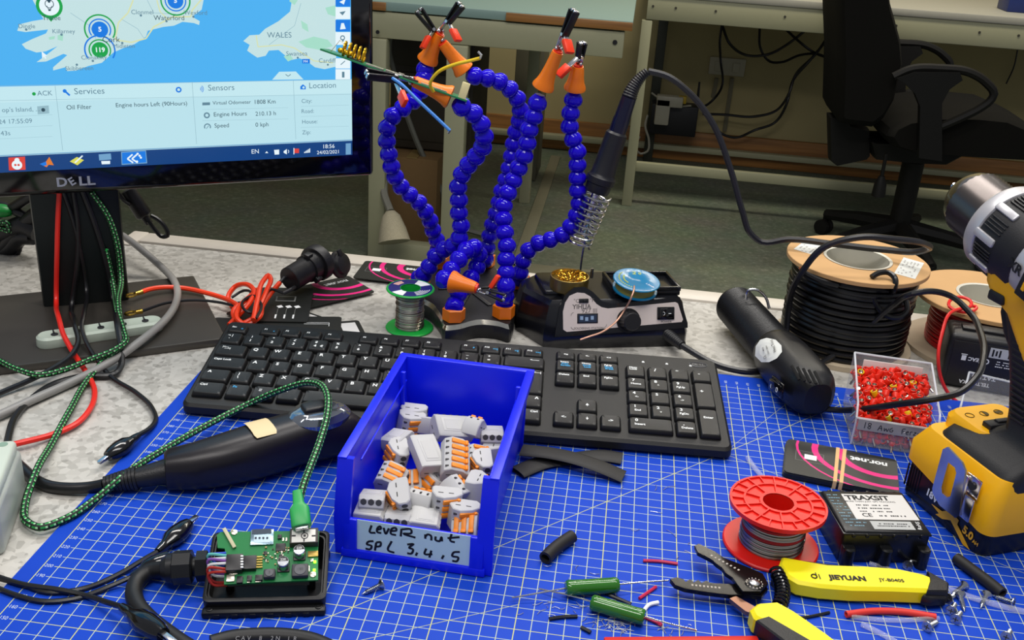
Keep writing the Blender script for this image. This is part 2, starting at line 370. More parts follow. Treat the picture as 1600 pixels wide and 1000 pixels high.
cable_bg([WV(1012, 180, 417), WV(1008, 195, 415), WV(1014, 220, 415), WV(1012, 236, 415), WV(1000, 240, 415), WV(993, 228, 415), WV(1000, 212, 416)], 0.5, 'looped pale lead hanging below the white plug adapter', mat=MATS['adapter_white'])
cable_bg([WV(1590, 78, 428), WV(1584, 105, 428), WV(1572, 131, 428)], 0.3, 'thin wire on the wall right of the office chair')
tag(MB().box((WV(1590, 0, 372).x+4, 374, 9.6), (16, 12, 9.4), 0.4).build('crate', pm('dark_blue_plastic', '#1c2c66', 0.4), loc=(WV(1590, 0, 372).x+4, 374, 4.9)), 'dark blue crate standing on the far bench behind the chair', 'crate')
# office chair
def office_chair():
    VC = 322
    t = thing('office_chair', 'black fabric swivel office chair with loop armrests seen from the side', 'chair', (132, VC, -75))
    fab = pm('black_chair_fabric', '#100f0c', 0.95, bump=0.5, bscale=700, var=0.15, scale=200, spec=0.2); pl = pm('chair_plastic', '#100f0d', 0.6, spec=0.3); 
    def pf(x, y, dv=0): p = WV(x, y, VC+dv); return p
    # backrest: outline in the side view, lofted across the chair's width (the chair looks to the right)
    back = [(1297, -60), (1297, 0), (1300, 80), (1297, 172), (1300, 176), (1345, 181), (1362, 168), (1378, 140), (1391, 85), (1388, 50), (1380, 20), (1372, -8), (1365, -60)]
    def loft(outline, half, nm, mat, mid=0.0, shrink=0.88):
        P = [pf(x, y, 0) for x, y in outline]; c = sum(P, Vector())/len(P)
        rg = []
        for k, (dv, s) in enumerate(((-half, shrink), (-half*0.9, 0.97), (-half*0.4, 1), (half*0.4, 1), (half*0.9, 0.97), (half, shrink))):
            rg.append([c+(p-c)*s+Vector((0, dv+mid, 0)) for p in P])
        return MB().rings([list(reversed(r)) for r in rg]).build(nm, mat, t)
    loft(back, 21, 'backrest', fab)
    loft([(1293, 178), (1318, 178), (1326, 192), (1356, 200), (1357, 240), (1352, 246), (1305, 256), (1295, 248)], 4, 'backrest_bracket', pl, shrink=0.95)
    loft([(1352, 212), (1500, 215), (1500, 232), (1470, 248), (1420, 246), (1360, 240)], 9, 'seat_mechanism', pl)
    loft([(1362, 190), (1368, 178), (1390, 167), (1440, 160), (1500, 160), (1550, 165), (1590, 182), (1594, 200), (1590, 228), (1550, 226), (1480, 222), (1400, 214), (1372, 206)], 22, 'seat', fab)
    for dv, off in ((-25, (0, 0)), (25, (0, 0))):
        def q(x, y): return WV(x, y, VC-25)+Vector((0, dv+25, 0))
        m = MB(); pad = [(1396, 120), (1420, 109), (1470, 107), (1515, 113), (1540, 128), (1553, 148), (1547, 158), (1535, 167)]
        m.tube(resample(smooth_pts([q(x, y) for x, y in pad]+[q(1500, 185), q(1470, 198)], 6), 1.5), 1.3, 8)
        m.rings([[q(x, y)+Vector((0, d, 0)) for x, y in ((1400, 121), (1428, 111), (1498, 112), (1502, 124), (1482, 138), (1470, 160), (1470, 250), (1434, 245), (1436, 165), (1428, 145), (1412, 129))] for d in (-1.6, 1.6)])
        m.build('armrest', pl, t)
    c = pf(1428, 250); 
    MB().lathe([(2.8, 0), (3.6, 6), (3.6, 26), (1.5, 26.5), (1.5, 33)], Matrix.Translation((c.x, VC, -66.5))).build('gas_lift', pl, t)
    l0 = pf(1385, 240, -18); l1 = pf(1378, 275, -18); l2 = pf(1372, 306, -18)
    MB().tube([l0, l1], 0.6, 8).tube([l1, l1.lerp(l2, 0.4), l2], lambda i: (0.9, 1.9, 2.2)[i], 10).build('height_lever', pl, t)
    for k in range(5):
        a = math.radians(72*k-8); d = Vector((math.cos(a), math.sin(a), 0)); e = Vector((c.x, VC, 0))+d*29
        m = MB().tube([Vector((c.x, VC, -63.5))+d*2, Vector((c.x, VC, -65))+d*15, Vector((e.x, e.y, -67.5))], lambda i: (3.2, 2.6, 1.8)[i], 8)
        leg = m.build('base_leg', pl, t)
        w = MB(); 
        for sd in (-1, 1):
            o = Vector((e.x, e.y, -72.2))+Vector((-d.y, d.x, 0))*sd*1.4
            w.lathe([(1.2, -0.9), (2.7, -0.8), (2.8, 0), (2.7, 0.8), (1.2, 0.9)], frame(o, z=(-d.y, d.x, 0)), 16)
        w.cyl((e.x, e.y, -72), (e.x, e.y, -67), 0.8); w.build('castor', pl, leg)
office_chair()
# ------------------------------------------------------------------ cutting mat
def mat_material():
    m = bpy.data.materials.new('blue_cutting_mat'); m.use_nodes = True; nt = m.node_tree; b = nt.nodes['Principled BSDF']; b.inputs['Roughness'].default_value = 0.6; b.inputs['Specular IOR Level'].default_value = 0.25
    tc = nt.nodes.new('ShaderNodeTexCoord'); sx = nt.nodes.new('ShaderNodeSeparateXYZ'); nt.links.new(tc.outputs['Object'], sx.inputs[0])
    def math_(op, a, bb=None, c=None):
        n = nt.nodes.new('ShaderNodeMath'); n.operation = op
        for i, x in enumerate((a, bb, c)):
            if x is None: continue
            if isinstance(x, (int, float)): n.inputs[i].default_value = x
            else: nt.links.new(x, n.inputs[i])
        return n.outputs[0]
    def line(sock, period, w):
        q = math_('MULTIPLY', sock, 100.0/period); f = math_('FRACT', math_('ADD', q, 0.5)); d = math_('ABSOLUTE', math_('SUBTRACT', f, 0.5))
        return math_('LESS_THAN', d, w/period/2)
    X, Y = sx.outputs[0], sx.outputs[1]
    def rng(s, lo, hi): return math_('MULTIPLY', math_('GREATER_THAN', s, lo*S), math_('LESS_THAN', s, hi*S))
    g1 = math_('MAXIMUM', line(X, 1, 0.05), line(Y, 1, 0.042)); g5 = math_('MAXIMUM', line(X, 5, 0.06), line(Y, 5, 0.05))
    inr = math_('MULTIPLY', rng(X, -0.03, 88.03), rng(Y, 0, 56.5))
    # the strip that carries the numbers on the left has no cross lines
    num = math_('MULTIPLY', math_('GREATER_THAN', math_('MULTIPLY', X, 100), 0.04), math_('LESS_THAN', math_('MULTIPLY', X, 100), 0.72))
    g = math_('MULTIPLY', math_('MAXIMUM', g1, g5), inr); g = math_('MULTIPLY', g, math_('SUBTRACT', 1.0, num))
    both = math_('MULTIPLY', line(X, 1, 0.10), line(Y, 1, 0.10))
    nz = nt.nodes.new('ShaderNodeTexNoise'); nz.inputs['Scale'].default_value = 30; nt.links.new(tc.outputs['Object'], nz.inputs['Vector'])
    bc = nt.nodes.new('ShaderNodeMix'); bc.data_type = 'RGBA'; bc.inputs[6].default_value = hx('#083bb4'); bc.inputs[7].default_value = hx('#0a44bf'); nt.links.new(nz.outputs[0], bc.inputs[0])
    lc = nt.nodes.new('ShaderNodeMix'); lc.data_type = 'RGBA'; lc.inputs[6].default_value = hx('#b9c7ae'); lc.inputs[7].default_value = hx('#c6c777'); nt.links.new(math_('MAXIMUM', g5, both), lc.inputs[0])
    mx = nt.nodes.new('ShaderNodeMix'); mx.data_type = 'RGBA'; nt.links.new(g, mx.inputs[0]); nt.links.new(bc.outputs[2], mx.inputs[6]); nt.links.new(lc.outputs[2], mx.inputs[7])
    nt.links.new(mx.outputs[2], b.inputs['Base Color'])
    return m
matline = pm('mat_line_yellow', '#b5bb7c', 0.5); matnum = pm('mat_numbers_white', '#b9c6d6', 0.5)
def cutting_mat():
    mt = mat_material()
    m = MB().box((44.4, 28.6, -0.15), (91.2, 60, 0.3), 0.06)
    def seg(u0, v0, u1, v1, w=0.05):
        a = Vector((u0, v0, 0.004)); b = Vector((u1, v1, 0.004)); n = (b-a).cross(Vector((0, 0, 1))).normalized()*w/2
        m.add([a+n, b+n, b-n, a-n], [[3, 2, 1, 0]], 1)
    seg(15, 15, 55, 55, 0.055); seg(44, 44, 88, 18.6, 0.04); seg(0, 5, 30, 22.3, 0.04); seg(44, 44, 52, 57, 0.03); seg(50, 20, 75, 5, 0.04)
    for k in range(5, 57):
        m.text('%d' % (k*10), (0.36, k+0.0, 0.006), 0.42, 2, sx=0.85)
        m.add([(0.02, k-.02, .005), (.1, k-.02, .005), (.1, k+.02, .005), (.02, k+.02, .005)], [[0, 1, 2, 3]], 2)
    for k in range(1, 88): m.text('%d' % (k*10), (k, 57.0, 0.006), 0.36, 2, rot=90)
    o = m.build('cutting_mat', [mt, matline, matnum], loc=(0, 0, 0))
    tag(o, 'blue cutting mat with a yellow-white 10 mm grid lying on the workbench', 'cutting mat')
cutting_mat()
# ------------------------------------------------------------------ keyboard
def keyboard():
    KO = (0.45, 39.75, 0.0); KR = 4.0
    t = thing('keyboard', 'full size black wired keyboard with white legends lying across the cutting mat', 'keyboard', KO, KR)
    BASE = rotz(KR, KO)
    top0, top1, LX, LY = 1.1, 2.75, 44.2, 12.9
    def rr(inset, zf, r=0.7):
        P = []
        for cx, cy, a0 in ((LX-r, r, -90), (LX-r, LY-r, 0), (r, LY-r, 90), (r, r, 180)):
            for k in range(6):
                a = math.radians(a0+18*k); x = cx+(r-inset)*math.cos(a); y = cy+(r-inset)*math.sin(a); P.append(Vector((x, y, zf(y))))
        return P
    tz = lambda y: top0+(top1-top0)*y/LY
    m = MB().rings([rr(0.35, lambda y: 0.06), rr(0, lambda y: 0.3), rr(0, lambda y: tz(y)-0.22), rr(0.22, tz)], M=BASE)
    kb = pm('keyboard_matt_black', '#111112', 0.5, bump=0.2, bscale=1500)
    m.build('keyboard_body', kb, t)
    TIL = math.atan((top1-top0)/LY)
    PL = BASE @ Matrix.Translation((0, 0, top0)) @ Matrix.Rotation(TIL, 4, 'X')
    b = MB()
    for i, x in enumerate((37.6, 39.7, 41.8)):
        y = 11.6; b.box((x, y, 0.01), (0.22, 0.16, 0.03), 0, 0, PL); b.box((x, y+0.1, 0.01), (0.12, 0.12, 0.03), 0, 0, PL)
    b.build('lock_lights', white_ink, t)
    g = MB(); ring = [(42.5+0.78*math.cos(2*PI*k/32), 11.9+0.36*math.sin(2*PI*k/32), 0.02) for k in range(32)]
    g.tube([PL @ Vector(p) for p in ring], 0.035, 5, closed=True); g.text('D   LL', (42.5, 11.9, 0.02), 0.42, 0, PL, bold=0.02); g.text('E', (42.35, 11.9, 0.02), 0.4, 0, PL, rot=25, bold=0.02)
    g.build('emblem', pm('dark_chrome_print', '#6c6d70', 0.4, 0.5), t)
    P = 1.905; cyan = pm('cyan_print', '#3aa0d8', 0.6); keym = pm('keycap_black', '#0d0d0e', 0.42, bump=0.15, bscale=1800)
    hid = MB()
    def key(x, y, w, hgt, legs, fn=False, hidden=False):
        # x,y = lower left corner in key units space (cm); tapered cap with rounded rim and shallow dish
        M = PL @ Matrix.Translation((x+w/2, y+hgt/2, 0))
        W2, H2 = w/2-0.1, hgt/2-0.1
        k = hid if hidden else MB()
        zt = 0.34 if fn else 0.44
        def rc(a, bb, z, r, dy=0.0):
            o = []
            for cx, cy, a0 in ((a-r, -bb+r, -90), (a-r, bb-r, 0), (-a+r, bb-r, 90), (-a+r, -bb+r, 180)):
                for q in range(4):
                    an = math.radians(a0+30*q); o.append(Vector((cx+r*math.cos(an), cy+r*math.sin(an)+dy, z)))
            return o
        k.rings([rc(W2, H2, -0.1, .12), rc(W2, H2, 0.12, .14), rc(W2-0.10, H2-0.07, zt-0.05, .16, .03), rc(W2-0.16, H2-0.13, zt, .16, .03), rc(W2-0.4, H2-0.36, zt-0.02, .12, .03)], 0, M=M)
        for L in legs:
            tx, lx, ly, sz = L[:4]; mi = L[4] if len(L) > 4 else 1
            k.text(tx, (lx, ly, zt+0.006), sz*1.15, mi, M, bold=0.03)
        if not hidden: k.build('key', [keym, white_ink, cyan], t)
    x0 = 0.42
    rowy = [0.95+P*i for i in range(5)]; fy = 0.95+P*5+0.12
    def single(c): return [(c, -0.3, 0.34, 0.46)]
    def dual(a, c): return [(a, -0.22, 0.38, 0.36), (c, -0.22, -0.2, 0.40)]
    H_ = 1.86
    # function row
    def frow(xu, names):
        for i, nm in enumerate(names):
            lg = [(nm, -0.35, 0.18, 0.26)]
            if nm in ('Esc', 'F1', 'F9', 'F10', 'F11', 'F12'): lg.append(({'Esc': 'o', 'F1': 'c', 'F9': 'p', 'F10': '<<|', 'F11': '>||', 'F12': '>>|'}[nm], 0.4, -0.02, 0.28, 2))
            key(x0+P*(xu+i), fy, P, 1.35, lg, True)
    frow(0, ['Esc']); frow(1.5, ['F1', 'F2', 'F3', 'F4']); frow(6.15, ['F5', 'F6', 'F7', 'F8']); frow(10.9, ['F9', 'F10', 'F11', 'F12'])
    # number row
    r = rowy[4]
    num = [('¬ ¦', '`')]+list(zip('!"£$%^&*()_+', '1234567890-='))
    for i, (a, c) in enumerate(num): key(x0+P*i, r, P, H_, dual(a, c)+([('€', 0.35, -0.2, 0.36)] if c == '4' else []))
    def arrow(k_): return k_
    key(x0+P*13, r, P*2, H_, [('<-----', 0.9, 0.35, 0.32)])
    # qwerty
    r = rowy[3]; key(x0, r, P*1.5, H_, [('|<---', -0.55, 0.42, 0.26), ('--->|', -0.35, 0.2, 0.26)])
    for i, c in enumerate('QWERTYUIOP'): key(x0+P*(1.5+i), r, P, H_, single(c), hidden=c in 'IOP')
    for i, (a, c) in enumerate((('{', '['), ('}', ']'))): key(x0+P*(11.5+i), r, P, H_, dual(a, c), hidden=True)
    key(x0+P*13.5, rowy[2], P*1.5, H_*2+0.04, [('<---|', 0.75, 1.3, 0.32)])
    r = rowy[2]; key(x0, r, P*1.75, H_, [('Caps Lock', -0.5, 0.42, 0.3)])
    for i, c in enumerate('ASDFGHJKL'): key(x0+P*(1.75+i), r, P, H_, single(c), hidden=c in 'JKL')
    for i, (a, c) in enumerate(((':', ';'), ('@', "'"), ('~', '#'))): key(x0+P*(10.75+i), r, P*(1 if i < 2 else 0.75), H_, dual(a, c), hidden=True)
    r = rowy[1]; key(x0, r, P*1.35, H_, [('^', -0.6, 0.3, 0.6)])
    key(x0+P*1.35, r, P*0.95, H_, [('|', -0.3, 0.38, 0.36), ('\\', -0.3, -0.1, 0.4)])
    for i, c in enumerate('ZXCVBNM'): key(x0+P*(2.3+i), r, P, H_, single(c), hidden=c in 'M')
    for i, (a, c) in enumerate((('<', ','), ('>', '.'), ('?', '/'))): key(x0+P*(9.3+i), r, P, H_, dual(a, c), hidden=True)
    key(x0+P*12.3, r, P*2.7, H_, [('^', 2.0, 0.3, 0.6)])
    r = rowy[0]; key(x0, r, P*1.4, H_, [('Ctrl', -0.55, 0.42, 0.32)])
    key(x0+P*1.4, r, P*1.1, H_, [('Fn', -0.35, 0.42, 0.32, 2)]); key(x0+P*2.5, r, P*1.1, H_, [('::', -0.3, 0.3, 0.5)]); key(x0+P*3.6, r, P*1.1, H_, [('Alt', -0.4, 0.42, 0.32)])
    key(x0+P*4.7, r, P*6.0, H_, []); key(x0+P*10.7, r, P*1.2, H_, [('Alt Gr', -0.2, 0.4, 0.3)], hidden=True); key(x0+P*11.9, r, P*1.3, H_, [], hidden=True)
    key(x0+P*13.2, r, P*1.8, H_, [('Ctrl', 1.0, 0.42, 0.32)])
    # navigation cluster
    nx = 29.75
    for i, c in enumerate(('<x', '<-', '<+')): key(nx+P*i, fy, P, 1.35, [(c, 0, 0.08, 0.32)], True)
    for i, (a, b1, b2) in enumerate((('Insert', 'Print', 'Screen'), ('Home', 'Scroll', 'Lock'), ('PgUp', 'Pause', 'Break'))):
        key(nx+P*i, rowy[4], P, H_, [(a, -0.1, 0.46, 0.27), (b1, -0.05, 0.18, 0.27, 2), (b2, 0.0, -0.08, 0.27, 2)])
    for i, a in enumerate(('Delete', 'End', 'PgDn')): key(nx+P*i, rowy[3], P, H_, [(a, -0.1, 0.42, 0.29)])
    AR = pm('arrow_print', '#e9ecec', 0.6)
    key(nx+P, rowy[1], P, H_, [('^', 0, 0.0, 0.5), ('|', 0, 0.05, 0.3)])
    for i, c in enumerate(('<-', 'v', '->')): key(nx+P*i, rowy[0], P, H_, [(c, 0, 0.05, 0.4)]+([('|', 0, 0.15, 0.3)] if c == 'v' else []))
    px = 35.85
    key(px, rowy[4], P, H_, [('Num', -0.2, 0.46, 0.29), ('Lock', -0.2, 0.22, 0.29)])
    for i, c in enumerate('/*-'): key(px+P*(i+1), rowy[4], P, H_, [(c, -0.2, 0.3, 0.5)])
    for rr_, trio in ((3, (('7', 'Home'), ('8', '^'), ('9', 'PgUp'))), (2, (('4', '<-'), ('5', ''), ('6', '->'))), (1, (('1', 'End'), ('2', 'v'), ('3', 'PgDn')))):
        for i, (a, b1) in enumerate(trio): key(px+P*i, rowy[rr_], P, H_, [(a, -0.25, 0.42, 0.42), (b1, -0.05, -0.1, 0.3)])
    key(px+P*3, rowy[2], P, H_*2+0.04, [('+', -0.2, 0.5, 0.5)]); key(px+P*3, rowy[0], P, H_*2+0.04, [('Enter', 0, 0.6, 0.32)])
    key(px, rowy[0], P*2, H_, [('0', -1.15, 0.42, 0.42), ('Insert', -0.9, -0.1, 0.32)]); key(px+P*2, rowy[0], P, H_, [('.', -0.2, 0.4, 0.5), ('Delete', 0.05, -0.1, 0.3)])
    h = hid.build('key', [keym, white_ink, cyan], t); h['kind'] = 'stuff'
keyboard()
# ------------------------------------------------------------------ monitor
MYAW = 31.26
MAX = Vector((math.cos(math.radians(MYAW)), math.sin(math.radians(MYAW)), 0)); MN0 = Vector((MAX.y, -MAX.x, 0))
_t = math.radians(2); MNRM = MN0*math.cos(_t)+Vector((0, 0, math.sin(_t))); MUP = -MN0*math.sin(_t)+Vector((0, 0, math.cos(_t)))
MB0 = W(118, 299, 12.4)
MF = frame(MB0, x=MAX, y=MUP)
MFI = MF.inverted()
def SC(x, y):
    p = MFI @ WN(x, y, MB0, MNRM); return (p.x, p.y)
def em(name, col, k=1.0): return pm(name, col, 0.6, var=0.0, emit=k, spec=0.0) if False else _em(name, col, k)
def _em(name, col, k):
    if name in MATS: return MATS[name]
    m = bpy.data.materials.new(name); m.use_nodes = True; nt = m.node_tree; b = nt.nodes['Principled BSDF']
    b.inputs['Base Color'].default_value = (0.01, 0.01, 0.01, 1); b.inputs['Roughness'].default_value = 0.12; b.inputs['Specular IOR Level'].default_value = 0.2
    b.inputs['Emission Color'].default_value = hx(col); b.inputs['Emission Strength'].default_value = k
    MATS[name] = m; return m
def monitor():
    nb = W(136, 474, 0.5)
    t = thing('monitor', 'glossy black widescreen monitor showing a blue sea map, on a square stand', 'monitor', (nb.x, nb.y, -0.3), MYAW)
    LXR, TOP = 28.3, 33.4
    bez = pm('glossy_black_bezel', '#050508', 0.06, coat=0.6)
    m = MB().box((0, (TOP-0.24)/2, -1.0), (2*LXR, TOP+0.24, 2.0), 0.5, 0, MF, 3).box((0, 18, -2.6), (36, 22, 2.4), 1.0, 1, MF)
    m.build('bezel', [bez, black], t)
    # stand
    sd = pm('stand_dark_metal', '#232829', 0.4, 0.6, var=0.05); bs = pm('stand_base_grey', '#504c47', 0.42, 0.55, var=0.08, scale=20)
    nx = Vector((math.cos(math.radians(29)), math.sin(math.radians(29)), 0)); ny = Vector((-nx.y, nx.x, 0))
    NF = frame(nb, x=nx, y=ny)
    MB().box((0, 1.0, 11.5), (7.8, 2.2, 23.6), 0.4, 0, NF).build('stand_neck', sd, t)
    
    P = [W(360, 527, 0.5), W(298, 430, 0.5)]; r = P[0]-P[1]; P2 = W(0, 574, 0.5)
    e = (P2-P[0]).normalized()*25.0
    q = [P[0], P[1], P[1]+e, P[0]+e]
    cnt = sum(q, Vector())/4
    bf = frame((cnt.x, cnt.y, 0.1), x=-e.normalized(), y=(P[1]-P[0]))
    MB().box((0, 0, 0), (25.0, (P[0]-P[1]).length, 0.8), 0.25, 0, bf).build('stand_base', bs, t)
    # ---- picture on the screen
    names = ['sea', 'land', 'green', 'pane', 'paneh', 'rule', 'dark', 'grey', 'task', 'white', 'blue', 'pin', 'red', 'road', 'tasklight', 'orangei', 'yellow']
    cols = ['#4cb0f0', '#c3e0e2', '#a5dcc8', '#b9e0ea', '#c2e6ee', '#93b8c4', '#2b4a58', '#5f8496', '#0d3f7c', '#e6f4fa', '#1579e0', '#17a24a', '#d8433a', '#d6dfae', '#6fa0c8', '#dd7a2c', '#d9d85a']
    mats = [_em('screen_'+n, c, 0.82) for n, c in zip(names, cols)]
    ix = {n: i for i, n in enumerate(names)}
    s = MB()
    def poly(px, c, z): s.flat([SC(x, y) for x, y in px], z, ix[c], MF)
    def txt(tx, x, y, hp, c='dark', al='L', bold=0.0):
        p = SC(x, y); k = SC(x+10, y)[0]-p[0]; s.text(tx, (p[0], p[1], 0.07), hp*0.062/0.72, ix[c], MF, rot=-0.0, align=al, bold=bold)
    def line(a, b, w, c, z=0.065):
        a = Vector((*SC(*a), z)); b = Vector((*SC(*b), z)); n = (b-a).cross(Vector((0, 0, 1))).normalized()*w/2
        s.add([a+n, b+n, b-n, a-n], [[3, 2, 1, 0]], ix[c], MF)
    def path(pts, w, c, z=0.055):
        for a, b in zip(pts[:-1], pts[1:]): line(a, b, w, c, z)
    def disc(x, y, r, c, z, a0=0, a1=360, r0=0.0):
        cx, cy = SC(x, y); N = 28
        if r0 == 0: s.flat([(cx+r*math.cos(2*PI*k/N), cy+r*math.sin(2*PI*k/N)) for k in range(N)], z, ix[c], MF); return
        V = []; Fc = []
        for k in range(N+1):
            a = math.radians(a0+(a1-a0)*k/N); V += [(cx+r0*math.cos(a), cy+r0*math.sin(a), z), (cx+r*math.cos(a), cy+r*math.sin(a), z)]
            if k: Fc.append([2*k-2, 2*k-1, 2*k+1, 2*k])
        s.add(V, Fc, ix[c], MF)
    sxr, sb = SC(548, 242)
    xl, tp = -25.9, 31.6
    bl = SC(0, 269)[1]
    pt = SC(300, 129)[1]; tt = SC(300, 231)[1]
    R_ = SC(549, 100)[0]
    s.box(((R_+xl)/2, (tp+pt)/2, 0.015), (R_-xl, tp-pt, 0.03), 0, ix['sea'], MF)
    s.box(((R_+xl)/2, (pt+tt)/2, 0.015), (R_-xl, pt-tt, 0.03), 0, ix['pane'], MF)
    s.box(((R_+xl)/2, (tt+sb)/2, 0.015), (R_-xl, tt-sb, 0.03), 0, ix['task'], MF)
    ire = [(312, -70), (290, -110), (300, -150), (255, -190), (190, -205), (120, -185), (75, -150), (30, -130), (50, -95), (18, -60), (40, -20), (61, 18), (68, 30), (50, 33), (30, 38), (27, 48), (40, 50), (75, 46), (72, 52), (50, 61), (34, 69), (40, 76), (57, 82), (72, 80), (90, 72), (71, 87), (57, 97), (72, 96), (99, 84), (105, 86), (83, 105), (83, 110), (102, 105), (105, 111), (120, 110), (138, 103), (159, 98), (168, 90), (177, 82), (195, 74), (210, 69), (228, 57), (231, 48), (255, 42), (272, 40), (285, 34), (303, 36), (311, 39), (312, 33), (300, 26), (315, 15), (318, 0), (325, -35)]
    poly(ire, 'land', 0.045)
    wal = [(380, 64), (390, 55), (405, 54), (414, 45), (435, 33), (453, 18), (456, 0), (448, -25), (425, -35), (410, -52), (440, -60), (470, -75), (490, -110), (480, -150), (500, -190), (525, -205), (525, 104), (507, 108), (492, 105), (480, 96), (468, 91), (453, 94), (446, 87), (435, 78), (420, 79), (415, 87), (402, 90), (393, 84), (386, 79), (390, 70)]
    poly(wal, 'land', 0.045)
    for g in ([(466, 65), (490, 57), (512, 62), (520, 72), (500, 78), (478, 74)], [(455, -10), (465, 0), (460, 8), (452, 2)], [(443, 88), (452, 84), (458, 92), (450, 96)], [(470, 32), (480, 38), (482, 50), (472, 44)], [(508, 12), (524, 8), (524, 26), (512, 22)], [(90, 55), (99, 53), (98, 64), (90, 62)], [(76, 58), (86, 56), (85, 61), (77, 62)]): poly(g, 'green', 0.05)
    path([(318, -5), (300, 16), (298, 26), (270, 26), (240, 42), (228, 60), (205, 66), (180, 62), (185, 35), (200, 20), (208, 0)], 0.12, 'road'); path([(400, 55), (403, 73), (440, 70), (460, 75), (490, 95), (520, 98)], 0.1, 'road'); path([(245, 0), (250, 18), (262, 30)], 0.1, 'road')
    for p in ([(110, 20), (140, 40), (150, 60)], [(190, 30), (215, 45), (225, 60)], [(230, 0), (240, 20), (275, 22)], [(380+40, 70), (460, 40), (470, 5)]): path(p, 0.04, 'rule')
    for tx, x, y, hp, c in (('Clonmel', 205, 19, 6.4, 'grey'), ('Waterford', 240, 28, 7, 'dark'), ('Wexford', 287, 20, 6.4, 'grey'), ('Killarney', 82, 49, 6, 'grey'), ('Dingle', 29, 41, 6, 'grey'), ('Tralee', 66, 28, 6.5, 'dark'), ('Cork', 160, 62, 8, 'dark'), ('Midleton', 177, 72, 6, 'grey'), ('Clonakilty', 127, 90, 6, 'grey'), ('Skibbereen', 102, 107, 6, 'grey'), ('WALES', 417, 55, 8.5, 'grey'), ('Swansea', 447, 84, 7, 'grey'), ('Cardiff', 498, 95, 7, 'grey')):
        txt(tx, x, y, hp, c)
    poly([(472, 92), (484, 92), (484, 99), (472, 99)], 'blue', 0.06); txt('M4', 474, 96, 4, 'white')
    for x, y in ((220, 24), (260, 33), (302, 26), (41, 46), (96, 54), (191, 67), (120, 101), (145, 95), (465, 90), (512, 101)): disc(x, y, 0.1, 'grey', 0.06)
    # cluster markers and balloon pin
    for x, y, c1, c2, n in ((156, 46, 'blue', 'pin', '5'), (156, 78, 'pin', 'blue', '119'), (274, 1, 'blue', 'pin', '5')):
        disc(x, y, 0.68, c1, 0.06)
        a0, a1 = (-35, 215) if y > 10 else (-215, 35)
        disc(x, y, 0.93, c1, 0.06, a0, a1, 0.82); disc(x, y, 1.1, c1, 0.06, a0, a1, 1.0) if False else None
        disc(x, y, 1.3, c2, 0.06, a0, a1, 1.17)
        txt(n, x, y, 6.5, 'white', 'C', 0.03)
    disc(77, 9, 1.05, 'pin', 0.06); poly([(61, 13), (94, 13), (80, 34)], 'pin', 0.058); disc(77, 9, 0.8, 'white', 0.065)
    disc(77, 6, 0.36, 'dark', 0.07, 0, 360, 0.3); line((73, 9), (76, 15), 0.05, 'dark', 0.07); line((81, 9), (79, 15), 0.05, 'dark', 0.07); disc(77, 6, 0.36, 'dark', 0.07, 60, 120, 0.1); poly([(75.5, 14), (79.5, 14), (79.5, 17), (75.5, 17)], 'dark', 0.07)
    poly([(65, 80), (66, 91), (68.5, 88.5), (71, 92), (72.5, 91), (70.5, 87.5), (74, 87)], 'white', 0.075)
    # tool strip on the map's right edge
    for i, (y0, y1, c) in enumerate(((-20, 10, 'blue'), (11, 30, 'white'), (31, 49, 'blue'), (50, 70, 'white'), (71, 90, 'paneh'), (91, 107, 'white'), (108, 124, 'white'))):
        if i in (4,): continue
        poly([(524, y0), (547, y0), (547, y1), (524, y1)], c, 0.058)
    poly([(530, 3), (540, -2), (537, 7)], 'white', 0.066); poly([(530, 19), (540, 17), (535, 24)], 'grey', 0.066); poly([(531, 46), (533, 36), (537, 36), (540, 45)], 'white', 0.066); disc(535, 59, 0.24, 'grey', 0.066, 0, 360, 0.14); poly([(533, 61), (538, 61), (535.5, 66)], 'grey', 0.066); line((532, 101), (539, 95), 0.08, 'grey'); poly([(534, 112), (538, 112), (538, 121), (534, 121)], 'grey', 0.066)
    # info pane
    poly([(425, 124.5), (436, 112), (462, 111.5), (474, 124)], 'paneh', 0.058); line((446, 116), (450, 119), 0.07, 'grey'); line((450, 119), (454, 116), 0.07, 'grey')
    s.box(((R_+xl)/2, SC(200, 143)[1], 0.03), (R_-xl, 1.35, 0.02), 0, ix['paneh'], MF)
    yb = SC(200, 154.5)
    line((-5, 157), (548, 147), 0.03, 'rule'); line((-5, 134), (548, 124), 0.03, 'rule')
    line((86, 134), (98, 235), 0.04, 'rule'); line((300, 128), (307, 225), 0.04, 'rule'); line((458, 126), (462, 217), 0.04, 'rule')
    txt('Services', 116, 143, 9, 'grey'); txt('Sensors', 325, 137.5, 9, 'grey'); txt('Location', 483, 134, 9, 'grey'); txt('ACK', 58, 146, 7, 'grey'); disc(53, 146.5, 0.15, 'pin', 0.066)
    disc(279, 140, 0.26, 'blue', 0.066, 0, 360, 0.13); line((100, 141), (109, 149), 0.16, 'blue'); disc(101, 142, 0.16, 'blue', 0.066)
    for r in (0.12, 0.24, 0.36): disc(311, 139, r+0.05, 'blue', 0.066, -50, 50, r)
    poly([(469, 135), (473, 131.5), (477.5, 135), (477.5, 139.5), (469, 139.5)], 'blue', 0.066); disc(474, 136.5, 0.11, 'paneh', 0.07)
    txt('Oil Filter', 104, 168, 6.6, 'dark'); txt('Engine hours Left (90Hours)', 181, 164.5, 6.3, 'dark')
    txt('Virtual Odometer', 332, 161, 5.6, 'dark'); txt('1808 Km', 398, 159.5, 6.6, 'dark'); txt('Engine Hours', 334, 179, 6.6, 'dark'); txt('210.13 h', 399, 178, 6.6, 'dark'); txt('Speed', 335, 196.5, 6.6, 'dark'); txt('0 kph', 399, 195, 6.6, 'dark')
